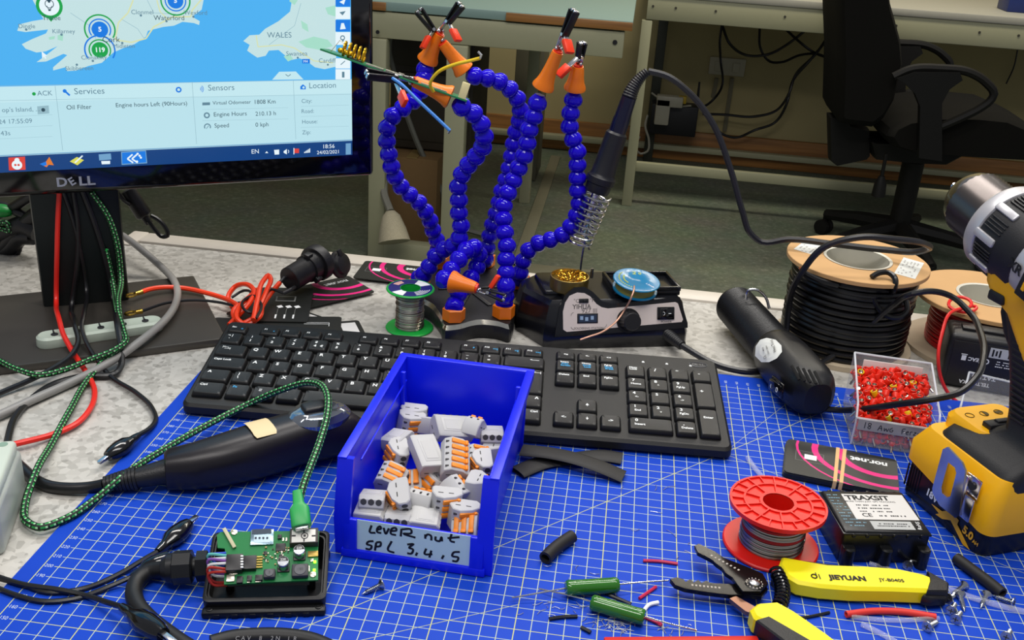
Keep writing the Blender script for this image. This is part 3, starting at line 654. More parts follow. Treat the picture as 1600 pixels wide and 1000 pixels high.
    poly([(316, 160), (328, 159.6), (328, 164), (316, 164.4)], 'grey', 0.066); disc(323, 180, 0.28, 'grey', 0.066, 0, 360, 0.15); disc(324, 198, 0.32, 'grey', 0.066, -30, 210, 0.22); line((322, 201), (326, 196), 0.05, 'grey')
    for y in (171, 188.5): line((316, y), (450, y-3), 0.02, 'rule')
    txt('City:', 471, 158, 6.4, 'grey'); txt('Road:', 471, 174, 6.4, 'grey'); txt('House:', 472, 190.5, 6.4, 'grey'); txt('Zip:', 472, 207, 6.4, 'grey')
    for y in (166, 182, 199): line((470, y), (545, y-2), 0.02, 'rule')
    txt("op's Island, ...", 3, 172, 6.6, 'grey'); poly([(58, 166), (76, 164.5), (77, 177), (59, 178.5)], 'rule', 0.06); disc(67.5, 171.5, 0.16, 'dark', 0.066)
    txt('24 17:55:09', -2, 190.5, 6.6, 'grey'); txt('43s', 1, 208.5, 6.6, 'grey')
    for y in (182, 199, 216): line((-5, y+1), (82, y-3), 0.02, 'rule')
    # taskbar
    s.box(((R_+xl)/2, tt+0.08, 0.035), (R_-xl, 0.08, 0.02), 0, ix['tasklight'], MF)
    poly([(13, 246), (39, 244.5), (40, 265), (14, 266)], 'red', 0.06); disc(26.5, 257.5, 0.42, 'white', 0.066); disc(26.5, 250, 0.2, 'white', 0.066); disc(24, 257.5, 0.1, 'red', 0.07); disc(29, 257.5, 0.1, 'red', 0.07); line((24, 247), (26, 249), 0.04, 'white', 0.07); line((29, 246.7), (27, 249), 0.04, 'white', 0.07)
    poly([(62, 256), (72, 252), (77, 245), (84, 258), (76, 257), (73, 261)], 'orangei', 0.06); poly([(62, 256), (72, 252), (73, 258), (68, 259)], 'blue', 0.066)
    poly([(109, 252), (120, 245), (131, 250), (121, 258)], 'yellow', 0.06); line((117, 254), (129, 243), 0.12, 'white', 0.066)
    poly([(154, 241), (173, 239.5), (174, 249), (155, 250.5)], 'tasklight', 0.06); poly([(158, 251.5), (172, 251), (172, 256), (159, 256.5)], 'white', 0.06)
    poly([(189, 237), (228, 234.5), (230, 255), (190, 257.5)], 'tasklight', 0.045); poly([(190.5, 238.5), (227, 236), (228.5, 253.5), (191, 256)], 'blue', 0.05)
    for k in (0, 7): line((199+k, 248), (207+k, 241), 0.14, 'white', 0.066); line((199+k, 248), (208+k, 254), 0.14, 'white', 0.066)
    for dx, dy in ((215, 240), (220, 246), (214, 252), (218, 243)): disc(dx, dy, 0.1, 'white', 0.066)
    txt('EN', 393, 237, 7, 'white'); poly([(414, 239), (419, 239), (416.5, 236)], 'white', 0.06); poly([(428, 234), (436, 233.5), (436, 241), (429, 241.5)], 'white', 0.06); poly([(443, 236), (448, 232.5), (448, 241), (443, 238.5)], 'white', 0.06); disc(448, 236.5, 0.22, 'white', 0.066, -50, 50, 0.16); poly([(459, 232), (467, 232), (467, 239), (459, 239)], 'red', 0.06); line((459, 231), (459, 241), 0.08, 'white')
    for k in range(5): poly([(475+2*k, 239-0.2*k), (476.4+2*k, 239-0.2*k), (476.4+2*k, 237-1.3*k), (475+2*k, 237-1.3*k)], 'white', 0.06)
    txt('18:56', 505, 229, 6.6, 'white'); txt('24/02/2021', 495, 238.5, 5.9, 'white'); poly([(540, 224), (548, 223.5), (548, 241), (540, 241.5)], 'tasklight', 0.05)
    s.build('screen', mats, t)
    lg = MB(); 
    lp = SC(118, 284)
    lg.text('D', (lp[0]-1.15, lp[1], 0.03), 1.15, 0, MF, sx=1.1, bold=0.03); lg.text('E', (lp[0]-0.3, lp[1]+0.02, 0.03), 1.0, 0, MF, rot=28, bold=0.03); lg.text('LL', (lp[0]+0.95, lp[1], 0.03), 1.15, 0, MF, sx=1.25, bold=0.03)
    lg.build('logo', pm('logo_silver', '#b9bcc2', 0.35, 0.8), t)
monitor()
# ------------------------------------------------------------------ blue bin of lever connectors
bin_blue = pm('blue_polypropylene', '#0b20ea', 0.34, var=0.05, scale=15)
BO, BR = (17.75, 24.75, 0.0), -2.0
BF = rotz(BR, BO)
def blue_bin():
    t = thing('storage_bin', 'open fronted blue plastic bin full of lever connectors, standing on the mat before the keyboard', 'bin', BO, BR)
    L, Wd, Hh, th = 16.2, 9.9, 7.0, 0.22
    m = MB()
    m.box((Wd/2, L/2, 0.15), (Wd-0.9, L-0.4, 0.3), 0.08, 0, BF)
    def side(x0, x1, poly):   # polygon in (y,z) extruded over x
        V = [Vector((x0, y, z)) for y, z in poly]+[Vector((x1, y, z)) for y, z in poly]; n = len(poly)
        m.add(V, [list(reversed(range(n))), list(range(n, 2*n))]+[[i, (i+1) % n, n+(i+1) % n, n+i] for i in range(n)], 0, BF)
    sp = [(0.3, 0.0), (L-0.2, 0.0), (L, Hh), (0.9, Hh), (0.0, 3.0)]
    for s_ in (0, 1):
        xo = 0.0 if s_ == 0 else Wd
        sg = 1 if s_ == 0 else -1
        # leaning side wall, as a skewed slab
        def X(z, inner): return xo+sg*((0.42-0.42*z/Hh)+(th if inner else 0))
        V = [Vector((X(z, False), y, z)) for y, z in sp]+[Vector((X(z, True), y, z)) for y, z in sp]; n = len(sp)
        m.add(V, [list(range(n)), list(reversed(range(n, 2*n)))]+[[i, n+i, n+(i+1) % n, (i+1) % n] for i in range(n)], 0, BF)
        m.box((xo+sg*0.0, (L+0.9)/2, Hh+0.02), (0.62, L-0.7, 0.16), 0.05, 0, BF)            # rim flange
        m.box((xo-sg*0.26, (L+0.9)/2, Hh-0.25), (0.1, L-0.7, 0.5), 0.03, 0, BF)
        # front flange down the slope and down to the base
        p = [(0.85, Hh), (-0.05, 3.0), (0.25, 0.05), (0.55, 0.05), (0.3, 3.0), (1.2, Hh)]
        V = [Vector((xo-sg*0.3, y, z)) for y, z in p]+[Vector((xo+sg*0.75, y, z)) for y, z in p]; n = 6
        m.add(V, [list(range(n)), list(reversed(range(n, 2*n)))]+[[i, n+i, n+(i+1) % n, (i+1) % n] for i in range(n)], 0, BF)
        # stiffening pilaster inside near the back
        m.box((xo+sg*0.55, L-2.2, 4.6), (0.35, 0.3, 4.4), 0.05, 0, BF)
        m.box((xo+sg*0.62, (L+0.3)/2+0.6, Hh-1.3), (0.12, L-4.4, 0.14), 0.03, 0, BF)
    m.box((Wd/2, L-0.1, Hh/2), (Wd-0.2, th, Hh), 0.05, 0, BF); m.box((Wd/2, L+0.12, Hh), (Wd+0.6, 0.6, 0.18), 0.05, 0, BF); m.box((Wd/2, L+0.36, Hh-0.3), (Wd+0.5, 0.12, 0.6), 0.04, 0, BF)
    # front wall with a label pocket
    m.box((Wd/2, 0.36, 1.5), (Wd-0.8, 0.22, 2.8), 0.05, 0, BF); m.box((Wd/2, 0.2, 0.35), (Wd-0.3, 0.5, 0.6), 0.08, 0, BF)
    m.box((0.75, 0.14, 1.7), (0.9, 0.3, 2.6), 0.06, 0, BF); m.box((Wd-0.75, 0.14, 1.7), (0.9, 0.3, 2.6), 0.06, 0, BF)
    m.cyl(BF @ Vector((Wd/2, -0.05, 0.33)), BF @ Vector((Wd/2, 0.1, 0.33)), 0.12, n=10)
    m.build('bin_body', bin_blue, t)
    # handwritten label in the pocket: strokes traced on the label's own plane
    o = BF @ Vector((Wd/2, 0.20, 0)); nrm = BF.to_3x3() @ Vector((0, -1, 0))
    LM = frame(o, x=BF.to_3x3() @ Vector((1, 0, 0)), y=(0, 0, 1)); LI = LM.inverted()
    def lp(zx, zy):
        p = LI @ WN(500+zx/4.763, 700+zy/4.763, o, nrm); return (p.x, p.y)
    lb = MB(); lb.box((0, 1.78, 0.02), (7.85, 2.35, 0.03), 0, 0, LM)
    st = [[(385, 572), (375, 625), (415, 628)], [(430, 605), (455, 595), (450, 580), (432, 590), (428, 622), (458, 630)], [(475, 590), (490, 635), (515, 595)], [(530, 615), (570, 608), (565, 592), (540, 595), (530, 635), (568, 645)],
          [(608, 598), (602, 655)], [(610, 602), (680, 606), (682, 628), (622, 634), (712, 664)], [(785, 640), (785, 672)], [(785, 655), (805, 640), (825, 648), (830, 685)], [(862, 655), (862, 682), (890, 690), (905, 660), (910, 692)], [(980, 635), (975, 690), (1005, 698)], [(950, 668), (1040, 660)],
          [(400, 690), (360, 695), (350, 712), (385, 725), (375, 750), (340, 745)], [(420, 700), (410, 760)], [(420, 700), (452, 698), (450, 725), (415, 732)], [(535, 690), (510, 760), (555, 776)], [(650, 715), (697, 712), (665, 740), (692, 750), (680, 783), (650, 780)], [(725, 775), (714, 798)], [(792, 745), (780, 785), (838, 787)], [(830, 760), (815, 812)], [(922, 795), (908, 822)], [(1042, 770), (995, 775), (985, 800), (1030, 812), (1018, 840), (985, 836)]]
    lb.hand([[lp(*q) for q in s] for s in st], 0.15, 1, LM, 0.05)
    lb.build('label', [pm('pale_blue_label', '#c2dede', 0.4), black_ink], t, ang=20)
blue_bin()
nut_grey = pm('connector_grey', '#b9b9b9', 0.5, var=0.04); lever_or = pm('connector_lever_orange', '#ef8a1c', 0.4); port_dark = pm('connector_port_dark', '#3c3c3e', 0.7)
NUTK = {}
def make_nut(n):
    w = {2: 1.3, 3: 1.7, 5: 2.9}[n]
    t = thing('lever_connector', 'x', 'connector', (0, 0, 0))
    L, Hh = 2.05, 1.45
    prof = [(-1.0, 0.1), (-0.85, 0.0), (0.8, 0.0), (1.02, 0.25), (1.02, 0.75), (0.55, 1.2), (-0.25, 1.45), (-0.75, 1.25), (-1.02, 0.7)]
    m = MB()
    rg = []
    for y, s in ((-w/2, 0.93), (-w/2+0.06, 1.0), (w/2-0.06, 1.0), (w/2, 0.93)):
        rg.append([Vector((x*s, y, 0.7+(z-0.7)*s)) for x, z in prof])
    m.rings(rg)
    p = (w-0.2)/n
    for i in range(n):
        y = -w/2+0.1+p*(i+0.5)
        m.cyl((0.9, y, 0.42), (1.035, y, 0.42), min(0.24, p*0.42), n=12, mi=1)
        m.box((-0.55, y, 1.33), (0.25, 0.12, 0.12), 0.02, 1)
    for s_ in (-1, 1):                                             # moulded slots on the end faces
        m.box((-0.45, s_*w/2, 0.8), (0.34, 0.03, 0.07), 0, 1); m.box((0.25, s_*w/2, 0.8), (0.34, 0.03, 0.07), 0, 1)
    m.box((0.0, 0, -0.005), (1.2, w*0.7, 0.03), 0.01, 0); m.box((0.0, 0, -0.03), (0.9, w*0.55, 0.02), 0, 0)
    m.build('connector_body', [nut_grey, port_dark], t)
    for i in range(n):
        y = -w/2+0.1+p*(i+0.5)
        M = Matrix.Translation((0.28, y, 1.27)) @ Matrix.Rotation(math.radians(24), 4, 'Y')
        MB().box((0, 0, 0), (1.15, p*0.66, 0.2), 0.05, 0, M).box((0.52, 0, 0.08), (0.22, p*0.72, 0.22), 0.05, 0, M).build('lever', lever_or, t)
    return t
def put_nut(px, py, h, n, yaw, roll, pitch, label):
    c = W(px, py, h)
    if n not in NUTK: NUTK[n] = make_nut(n); o = NUTK[n]
    else: o = copy_tree(NUTK[n])
    R_ = Matrix.Rotation(math.radians(yaw), 4, 'Z') @ Matrix.Rotation(math.radians(pitch), 4, 'Y') @ Matrix.Rotation(math.radians(roll), 4, 'X')
    off = R_ @ Vector((0, 0, -0.72))
    o.location = ((c.x+off.x)*S, (c.y+off.y)*S, (c.z+off.z)*S+Z0); o.rotation_euler = R_.to_euler()
    o['label'] = label; o['category'] = 'connector'; o['group'] = 'grey lever connectors in the blue bin'
SD = 'grey connector lying on its side '
nuts = [
 (646, 652, 3.2, 3, 0, 90, 0, SD+'at the bin back left corner'),
 (640, 674, 2.6, 5, 15, 90, 10, 'grey connector half hidden below the back left one'),
 (672, 668, 3.0, 5, 60, 165, 30, 'long grey connector stood slanting with its plain back showing, bin back'),
 (705, 672, 3.7, 5, 115, 195, -25, 'large plain backed grey connector at the back centre of the bin'),
 (742, 668, 3.9, 2, 75, 0, 35, 'narrow two lever connector standing on end by the back right of the bin'),
 (768, 684, 3.0, 3, -80, 180, -15, 'upside down connector showing three ports by the right wall of the bin'),
 (622, 692, 3.5, 3, 70, 170, 0, 'plain backed connector against the left wall of the bin, near its middle'),
 (619, 710, 3.4, 3, -70, 80, 10, SD+'by the left wall with one port showing'),
 (666, 713, 4.0, 5, 35, 200, 10, 'large grey block, plain back up, in the centre of the bin'),
 (711, 717, 4.2, 5, 10, 20, 0, 'five lever connector with its orange levers up, right of the bin centre'),
 (752, 728, 3.4, 3, -75, 90, 10, 'connector stood against the right wall with its ports facing the front'),
 (746, 716, 2.6, 3, 20, 15, 0, 'connector wedged under the five lever one by the right wall'),
 (611, 745, 3.2, 3, -10, 20, 0, 'three lever connector with levers up at the left of the bin'),
 (646, 752, 2.4, 2, -80, 10, 0, 'dark shaded connector with one port showing, below the large grey block'),
 (672, 757, 2.4, 3, -60, 60, 0, 'shaded connector with an orange lever edge low in the middle of the bin'),
 (716, 766, 3.3, 3, 60, 25, 30, 'tilted connector with three orange levers at the right of the bin'),
 (746, 762, 3.4, 3, 85, 90, 5, SD+'tall against the front right wall of the bin'),
 (583, 786, 3.0, 3, -85, 180, -20, 'connector showing three round ports near the front left of the bin'),
 (624, 777, 3.5, 3, -70, 100, 25, 'connector tipped on edge, dark ports facing right, left of the front middle'),
 (660, 781, 2.9, 3, 80, 0, 20, 'connector with three red-orange levers upright behind the label'),
 (697, 786, 3.2, 3, 10, 90, 5, SD+'right of the three red-orange levers'),
 (580, 805, 2.4, 3, 0, 185, 0, 'pale connector lying flat in the front left corner of the bin'),
 (624, 812, 2.3, 3, -88, 180, -10, 'connector with ports up just behind the left half of the label'),
 (664, 818, 2.3, 3, 5, 185, 5, 'bluish grey connector lying flat behind the middle of the label'),
 (724, 806, 2.8, 3, 5, 90, 5, SD+'near the front right corner of the bin'),
 (728, 822, 2.4, 3, -88, 10, 15, 'connector with three lever tips and ports behind the right end of the label'),
 (700, 742, 2.2, 3, 30, 190, 0, 'connector buried under the five lever one'),
 (770, 706, 2.2, 3, 90, 90, 0, 'connector low against the right wall of the bin, behind the stood up one'),
]
for a in nuts: put_nut(*a)
# ------------------------------------------------------------------ six-armed helping hands station
arm_blue = pm('royal_blue_plastic', '#1a04c4', 0.13, var=0.04, spec=0.35)
clip_black = pm('clip_dark_jaw', '#1c1c20', 0.35, 0.3); red_pl = pm('orange_red_sleeve', '#ee3a14', 0.35); clip_steel = steel
def helping_hands():
    HB = 1.6
    C0 = (19.6, 67.4, -0.3)
    t = thing('helping_hands', 'soldering helper stand with six blue ball-jointed arms on a black base', 'helping hands', C0)
    # wavy hexagonal base
    nuts = {k: W(x, y, HB+0.5) for k, (x, y) in dict(fl=(709, 492), fr=(787, 487), r=(811, 441), br=(758, 408), bl=(686, 410), l=(655, 446)).items()}
    c = sum(nuts.values(), Vector())/6
    order = ['fl', 'fr', 'r', 'br', 'bl', 'l']
    out = []
    for i, k in enumerate(order):
        a = nuts[k]; b = nuts[order[(i+1) % 6]]
        d = (a-c); d.z = 0; e = (b-c); e.z = 0
        A = c+d.normalized()*(d.length+1.5); B = c+e.normalized()*(e.length+1.5)
        tn = (B-A)
        for s_, pull in ((-0.07, 0.12), (0.07, 0.12), (0.18, -0.05), (0.34, -0.55), (0.5, -0.75), (0.66, -0.55), (0.82, -0.05)):
            p = A+tn*s_; q = p-c; q.z = 0; out.append(c+q.normalized()*(q.length+pull))
    P = smooth_pts([(p.x, p.y, 0) for p in out], 3, closed=True)
    cc = Vector((c.x, c.y, 0))
    def ring(inset, z): return [cc+(p-cc)*(1-inset/(p-cc).length)+Vector((0, 0, z)) for p in P]
    MB().rings([ring(0.15, -0.3), ring(0, -0.1), ring(0, HB-0.45), ring(0.03, HB-0.42)], caps=(True, False)).rings([ring(0.32, HB-0.02), ring(0.4, HB), ring(1.6, HB+0.02)]).build('base', black, t)
    MB().rings([ring(0.03, HB-0.42), ring(0.32, HB-0.02)], caps=(False, False)).build('bevelled_rim', pm('polished_rim', '#d6d2c4', 0.2, 1.0), t)
    rb = MB()
    for k in range(3):
        a = nuts[order[k]]; b = nuts[order[k+3]]; d = (b-a).normalized()
        rb.box((0, 0, 0), ((b-a).length*0.62, 0.5, 0.16), 0.06, 0, frame((a+b)/2*Vector((1, 1, 0)).length/1.41421356 if False else Vector(((a.x+b.x)/2, (a.y+b.y)/2, HB+0.08)), x=d, z=(0, 0, 1)))
    rb.build('base_ribs', black, t)
    Z = lambda zx, zy: (560+zx/2.2727, zy/2.2727)
    arms = {
     'l': ([(240, 965, 66), (265, 925, 66), (290, 890, 66), (325, 880, 65.5), (355, 855, 65), (365, 810, 65), (357, 760, 65), (357, 710, 65), (355, 660, 65), (372, 612, 65), (405, 570, 64.5), (440, 525, 64), (447, 490, 63.5), (437, 445, 63), (405, 400, 62.5), (365, 378, 62)], (325, 345), (200, 290), (27, 262), (158, 350), 'blue arm holding the green circuit board'),
     'bl': ([(282, 900, 72.4), (282, 865, 72), (265, 820, 71.5), (255, 785, 71), (240, 755, 70.5), (215, 720, 70), (180, 690, 69.5), (145, 655, 69), (125, 615, 68.5), (112, 570, 68), (105, 525, 68), (100, 480, 68), (108, 435, 68), (133, 400, 68.5), (172, 375, 69), (210, 340, 70), (232, 290, 70.5), (237, 243, 71)], (245, 215), (288, 120), (365, 15), (345, 125), 'blue arm curving out left, clip reaching the top'),
     'br': ([(450, 930, 74), (455, 900, 74), (465, 840, 74), (478, 790, 74), (495, 740, 74), (505, 690, 74), (525, 635, 74), (540, 575, 74), (548, 530, 74), (555, 485, 74), (575, 410, 73.5), (570, 362, 73), (543, 322, 72.5), (502, 290, 72), (455, 277, 71.5), (410, 270, 71)], (375, 250), (300, 155), (212, 35), (238, 150), 'blue arm bending over to the left'),
     'fr': ([(520, 1090, 61), (523, 1050, 61.3), (525, 1005, 61.8), (525, 960, 62.5), (525, 905, 63), (527, 855, 63.5), (517, 810, 64), (515, 765, 64.5), (517, 725, 65), (540, 665, 65.5), (560, 618, 66), (580, 572, 66), (597, 530, 66), (602, 490, 66), (608, 455, 66), (625, 405, 66), (640, 352, 66)], (655, 310), (708, 185), (768, 35), (745, 165), 'blue arm rising in the middle'),
     'r': ([(572, 985, 69), (580, 945, 69), (600, 895, 69), (637, 865, 69), (680, 853, 69), (720, 838, 69), (750, 810, 69), (772, 772, 69), (785, 730, 69), (780, 688, 69), (778, 640, 69), (778, 590, 69), (778, 540, 69), (762, 493, 69), (750, 445, 69), (755, 393, 69), (765, 345, 69)], (768, 315), (780, 235), (795, 150), (728, 252), 'rightmost blue arm beside the soldering iron'),
    }
    def bead_arm(path, label):
        P = resample(smooth_pts(path, 10), 1.3); m = MB()
        for i, p in enumerate(P):
            d = (P[min(i+1, len(P)-1)]-P[max(i-1, 0)]).normalized()
            m.lathe([(0.45, -0.72), (0.66, -0.66), (0.86, -0.40), (0.90, -0.1), (0.84, 0.2), (0.66, 0.48), (0.52, 0.66), (0.45, 0.75)], frame(p, z=d), 18)
        o = m.build('flexible_arm', arm_blue, t); return o
    def cone_clip(o, end, tip, clip_tip, red, d0):
        # cone flares where it meets the arm
        m = MB().lathe([(0.8, -0.1), (1.05, 0.0), (1.04, 0.2), (0.86, 0.6), (0.72, 1.2), (0.62, 2.0), (0.52, (tip-end).length), (0.4, (tip-end).length+0.02)], frame(end, z=tip-end), 20)
        m.build('cone_connector', orange, o)
        ax = (clip_tip-tip).normalized(); L = (clip_tip-tip).length
        side = (red-(tip+ax*L*0.4)); side = (side-ax*side.dot(ax)).normalized(); w = ax.cross(side)
        st = MB().cyl(tip-ax*0.2, tip+ax*0.15, 0.45, n=12, mi=1)
        for s_ in (-0.28, 0.28): st.ball(tip+ax*0.32+side*(-0.05)+w*s_, 0.17, 8)
        FRM = frame(tip, x=ax, y=side)
        # two jaw channels and the pivot
        st.box((L*0.28, -0.22, 0), (L*0.5, 0.12, 0.62), 0.04, 0, FRM)
        st.cyl(FRM @ Vector((L*0.42, 0, -0.42)), FRM @ Vector((L*0.42, 0, 0.42)), 0.16, n=10)
        st.build('clip_body', [clip_steel, red_pl], o)
        jw = MB()
        def jaw(sgn): 
            M = FRM @ Matrix.Translation((L*0.68, 0.0, 0)) @ Matrix.Rotation(sgn*0.08, 4, 'Z')
            jw.box((0, sgn*0.24, 0), (L*0.62, 0.2, 0.78), 0.07, 0, M); jw.box((L*0.3, sgn*0.12, 0), (0.25, 0.3, 0.5), 0.05, 1, M)
        jaw(1); jaw(-1); jw.build('clip_jaws', [clip_black, clip_steel], o)
        piv = FRM @ Vector((L*0.42, 0.1, 0)); hd = (red-piv).normalized()
        hn = MB().box((0.5*(red-piv).length, 0, 0), ((red-piv).length, 0.12, 0.55), 0.03, 0, frame(piv, x=hd, z=w)); hn.build('clip_handle', clip_steel, o)
        MB().box(((red-piv).length, 0, 0), (1.35, 0.42, 0.95), 0.1, 0, frame(piv, x=hd, z=w)).build('handle_sleeve', red_pl, o)
    for k, (pts, ce, ct, tp, rd, lab) in arms.items():
        n = nuts[k]
        pp = [Vector((n.x, n.y, HB+1.35))]+[WV(*Z(x, y), v) for x, y, v in pts]
        if k == 'fr': pp = [Vector((n.x, n.y, HB+1.35))]+[WV(*Z(x, y), v) for x, y, v in pts[2:]]
        o = bead_arm(pp, lab); o['label'] = lab
        MB().lathe([(1.0, 0), (1.12, 0.08), (1.12, 1.2), (0.95, 1.3)], Matrix.Translation((n.x, n.y, HB)) @ Matrix.Rotation(0.3, 4, 'Z'), 6).build('hex_nut', orange, o, ang=20)
        v = pts[-1][2]
        e = WV(*Z(*ce), v); e2 = WV(*Z(*ct), v-0.6 if k != 'l' else v-0.3)
        cone_clip(o, e, e2, WV(*Z(*tp), v-1.2 if k != 'l' else 58.8), WV(*Z(*rd), v-1.5 if k != 'l' else 58.6), k)
    # curled arm at the front
    n = nuts['fl']
    seq = [(n.x, n.y, HB+1.35)]+[W(x, y, h)[:] for x, y, h in ((711, 480, 2.6), (713, 463, 3.8))]
    pts = [Vector(p) for p in seq]
    b = pts[-1]
    pts += [b+Vector((0.6, 1.6, 0.5)), b+Vector((1.1, 3.0, 1.3)), b+Vector((1.5, 3.9, 2.6)), b+Vector((1.2, 3.5, 3.8)), b+Vector((0.6, 2.4, 4.1)), b+Vector((-0.1, 1.0, 3.4)), b+Vector((-0.9, -0.4, 2.2)), b+Vector((-1.2, -1.2, 1.9))]
    o = bead_arm(pts, ''); o['label'] = 'short curled blue arm at the front with its orange cone facing right'
    MB().lathe([(1.0, 0), (1.12, 0.08), (1.12, 1.2), (0.95, 1.3)], Matrix.Translation((n.x, n.y, HB)) @ Matrix.Rotation(0.3, 4, 'Z'), 6).build('hex_nut', orange, o, ang=20)
    v = 57.5
    cone_clip(o, WV(706, 440, v), WV(744, 450, v-0.6), WV(789, 466, v-1.0), WV(773, 440, v-0.5), 'f')
helping_hands()
# circuit board gripped by the clips
def held_board():
    a = WV(500, 77, 60.5); b = WV(729, 158, 61.0)
    ax = (b-a).normalized(); mid = (a+b)/2; vw = (mid-CAM).normalized()
    n = ax.cross(vw).normalized(); n = n if n.z > 0 else -n
    wdir = (vw+n*0.06); wdir = (wdir-ax*wdir.dot(ax)).normalized(); nz = ax.cross(wdir)
    nz = nz if nz.z > 0 else -nz; 
    wy = nz.cross(ax)
    L = (b-a).length
    M = frame(a, x=ax, y=wy)
    t = thing('circuit_board', 'narrow circuit board with a gold coil, gripped by a clip in front of the monitor', 'circuit board', a[:])
    gr = pm('board_green_edge', '#1d7a4a', 0.4); m = MB().box((L/2, 1.8, 0), (L, 3.6, 0.16), 0.02, 0, M)
    for x, y, sx, sy, sz, mi in ((3.2, .5, 1.2, .7, .12, 1), (5, .4, 1.6, .8, .14, 2), (6.6, .35, 1.2, .6, .2, 2), (8.3, .3, 1.4, .4, .18, 1), (7.4, .4, .5, .5, .3, 2), (10.5, .4, 2.4, .5, .14, 2)): m.box((x, y, sz/2+.08), (sx, sy, sz), 0.02, mi, M)
    m.build('board', [gr, pm('chip_dark', '#33312f', 0.5), pm('shield_metal', '#b8b5a6', 0.35, 0.8)], t)
    c = MB()
    for k in range(5):
        ce = M @ Vector((1.9+0.45*k, 0.5, 0.75)); 
        ring = [ce+ax*(0.12*j/16)+wy*(0.5*math.cos(2*PI*j/16))+nz*(0.6*math.sin(2*PI*j/16)) for j in range(16)]
        c.tube(ring, 0.11, 6, closed=True)
    for k in range(4):
        ce = M @ Vector((1.7+0.3*k, 0.3, 0.5)); c.ball(ce, 0.3, 10, 0, None, (1, 1, .8))
    c.tube([M @ Vector((0.9, .3, 0.1)), M @ Vector((1.4, .3, 1.3)), M @ Vector((2.2, .3, 0.9))], 0.025, 5)
    c.build('coil', pm('gold_wire', '#d7a827', 0.3, 0.9), t)
    MB().box((L-0.5, 0.3, 0.75), (0.7, 0.4, 1.5), 0.05, 0, M @ Matrix.Rotation(0.0, 4, 'Y')).build('pin_header', pm('cream_plastic', '#e3d7a0', 0.5), t)
    y = MB(); py = [WV(*q) for q in ((677, 143, 60.5), (672, 132, 60.0), (683, 114, 59.6), (710, 101, 59.4), (735, 95, 59.3), (750, 91, 59.2))]
    cable(py, 0.15, 8, 0.25, 0, y); y.tube([WV(750, 91, 59.2), WV(752, 86, 59.1), WV(747, 81, 59.2)], 0.12, 6, 1); y.build('yellow_wire', [pm('yellow_sheath', '#e3c21a', 0.4), steel], t)
    bl = MB(); pb = [WV(*q) for q in ((613, 122, 60.0), (625, 130, 59.6), (650, 154, 59.3), (680, 182, 59.1), (703, 204, 59.0))]
    cable(pb, 0.15, 8, 0.25, 0, bl); bl.tube([WV(703, 204, 59), WV(700, 208, 59)], 0.12, 6, 1); bl.build('blue_wire', [pm('light_blue_sheath', '#3f86d8', 0.4), steel], t)
held_board()
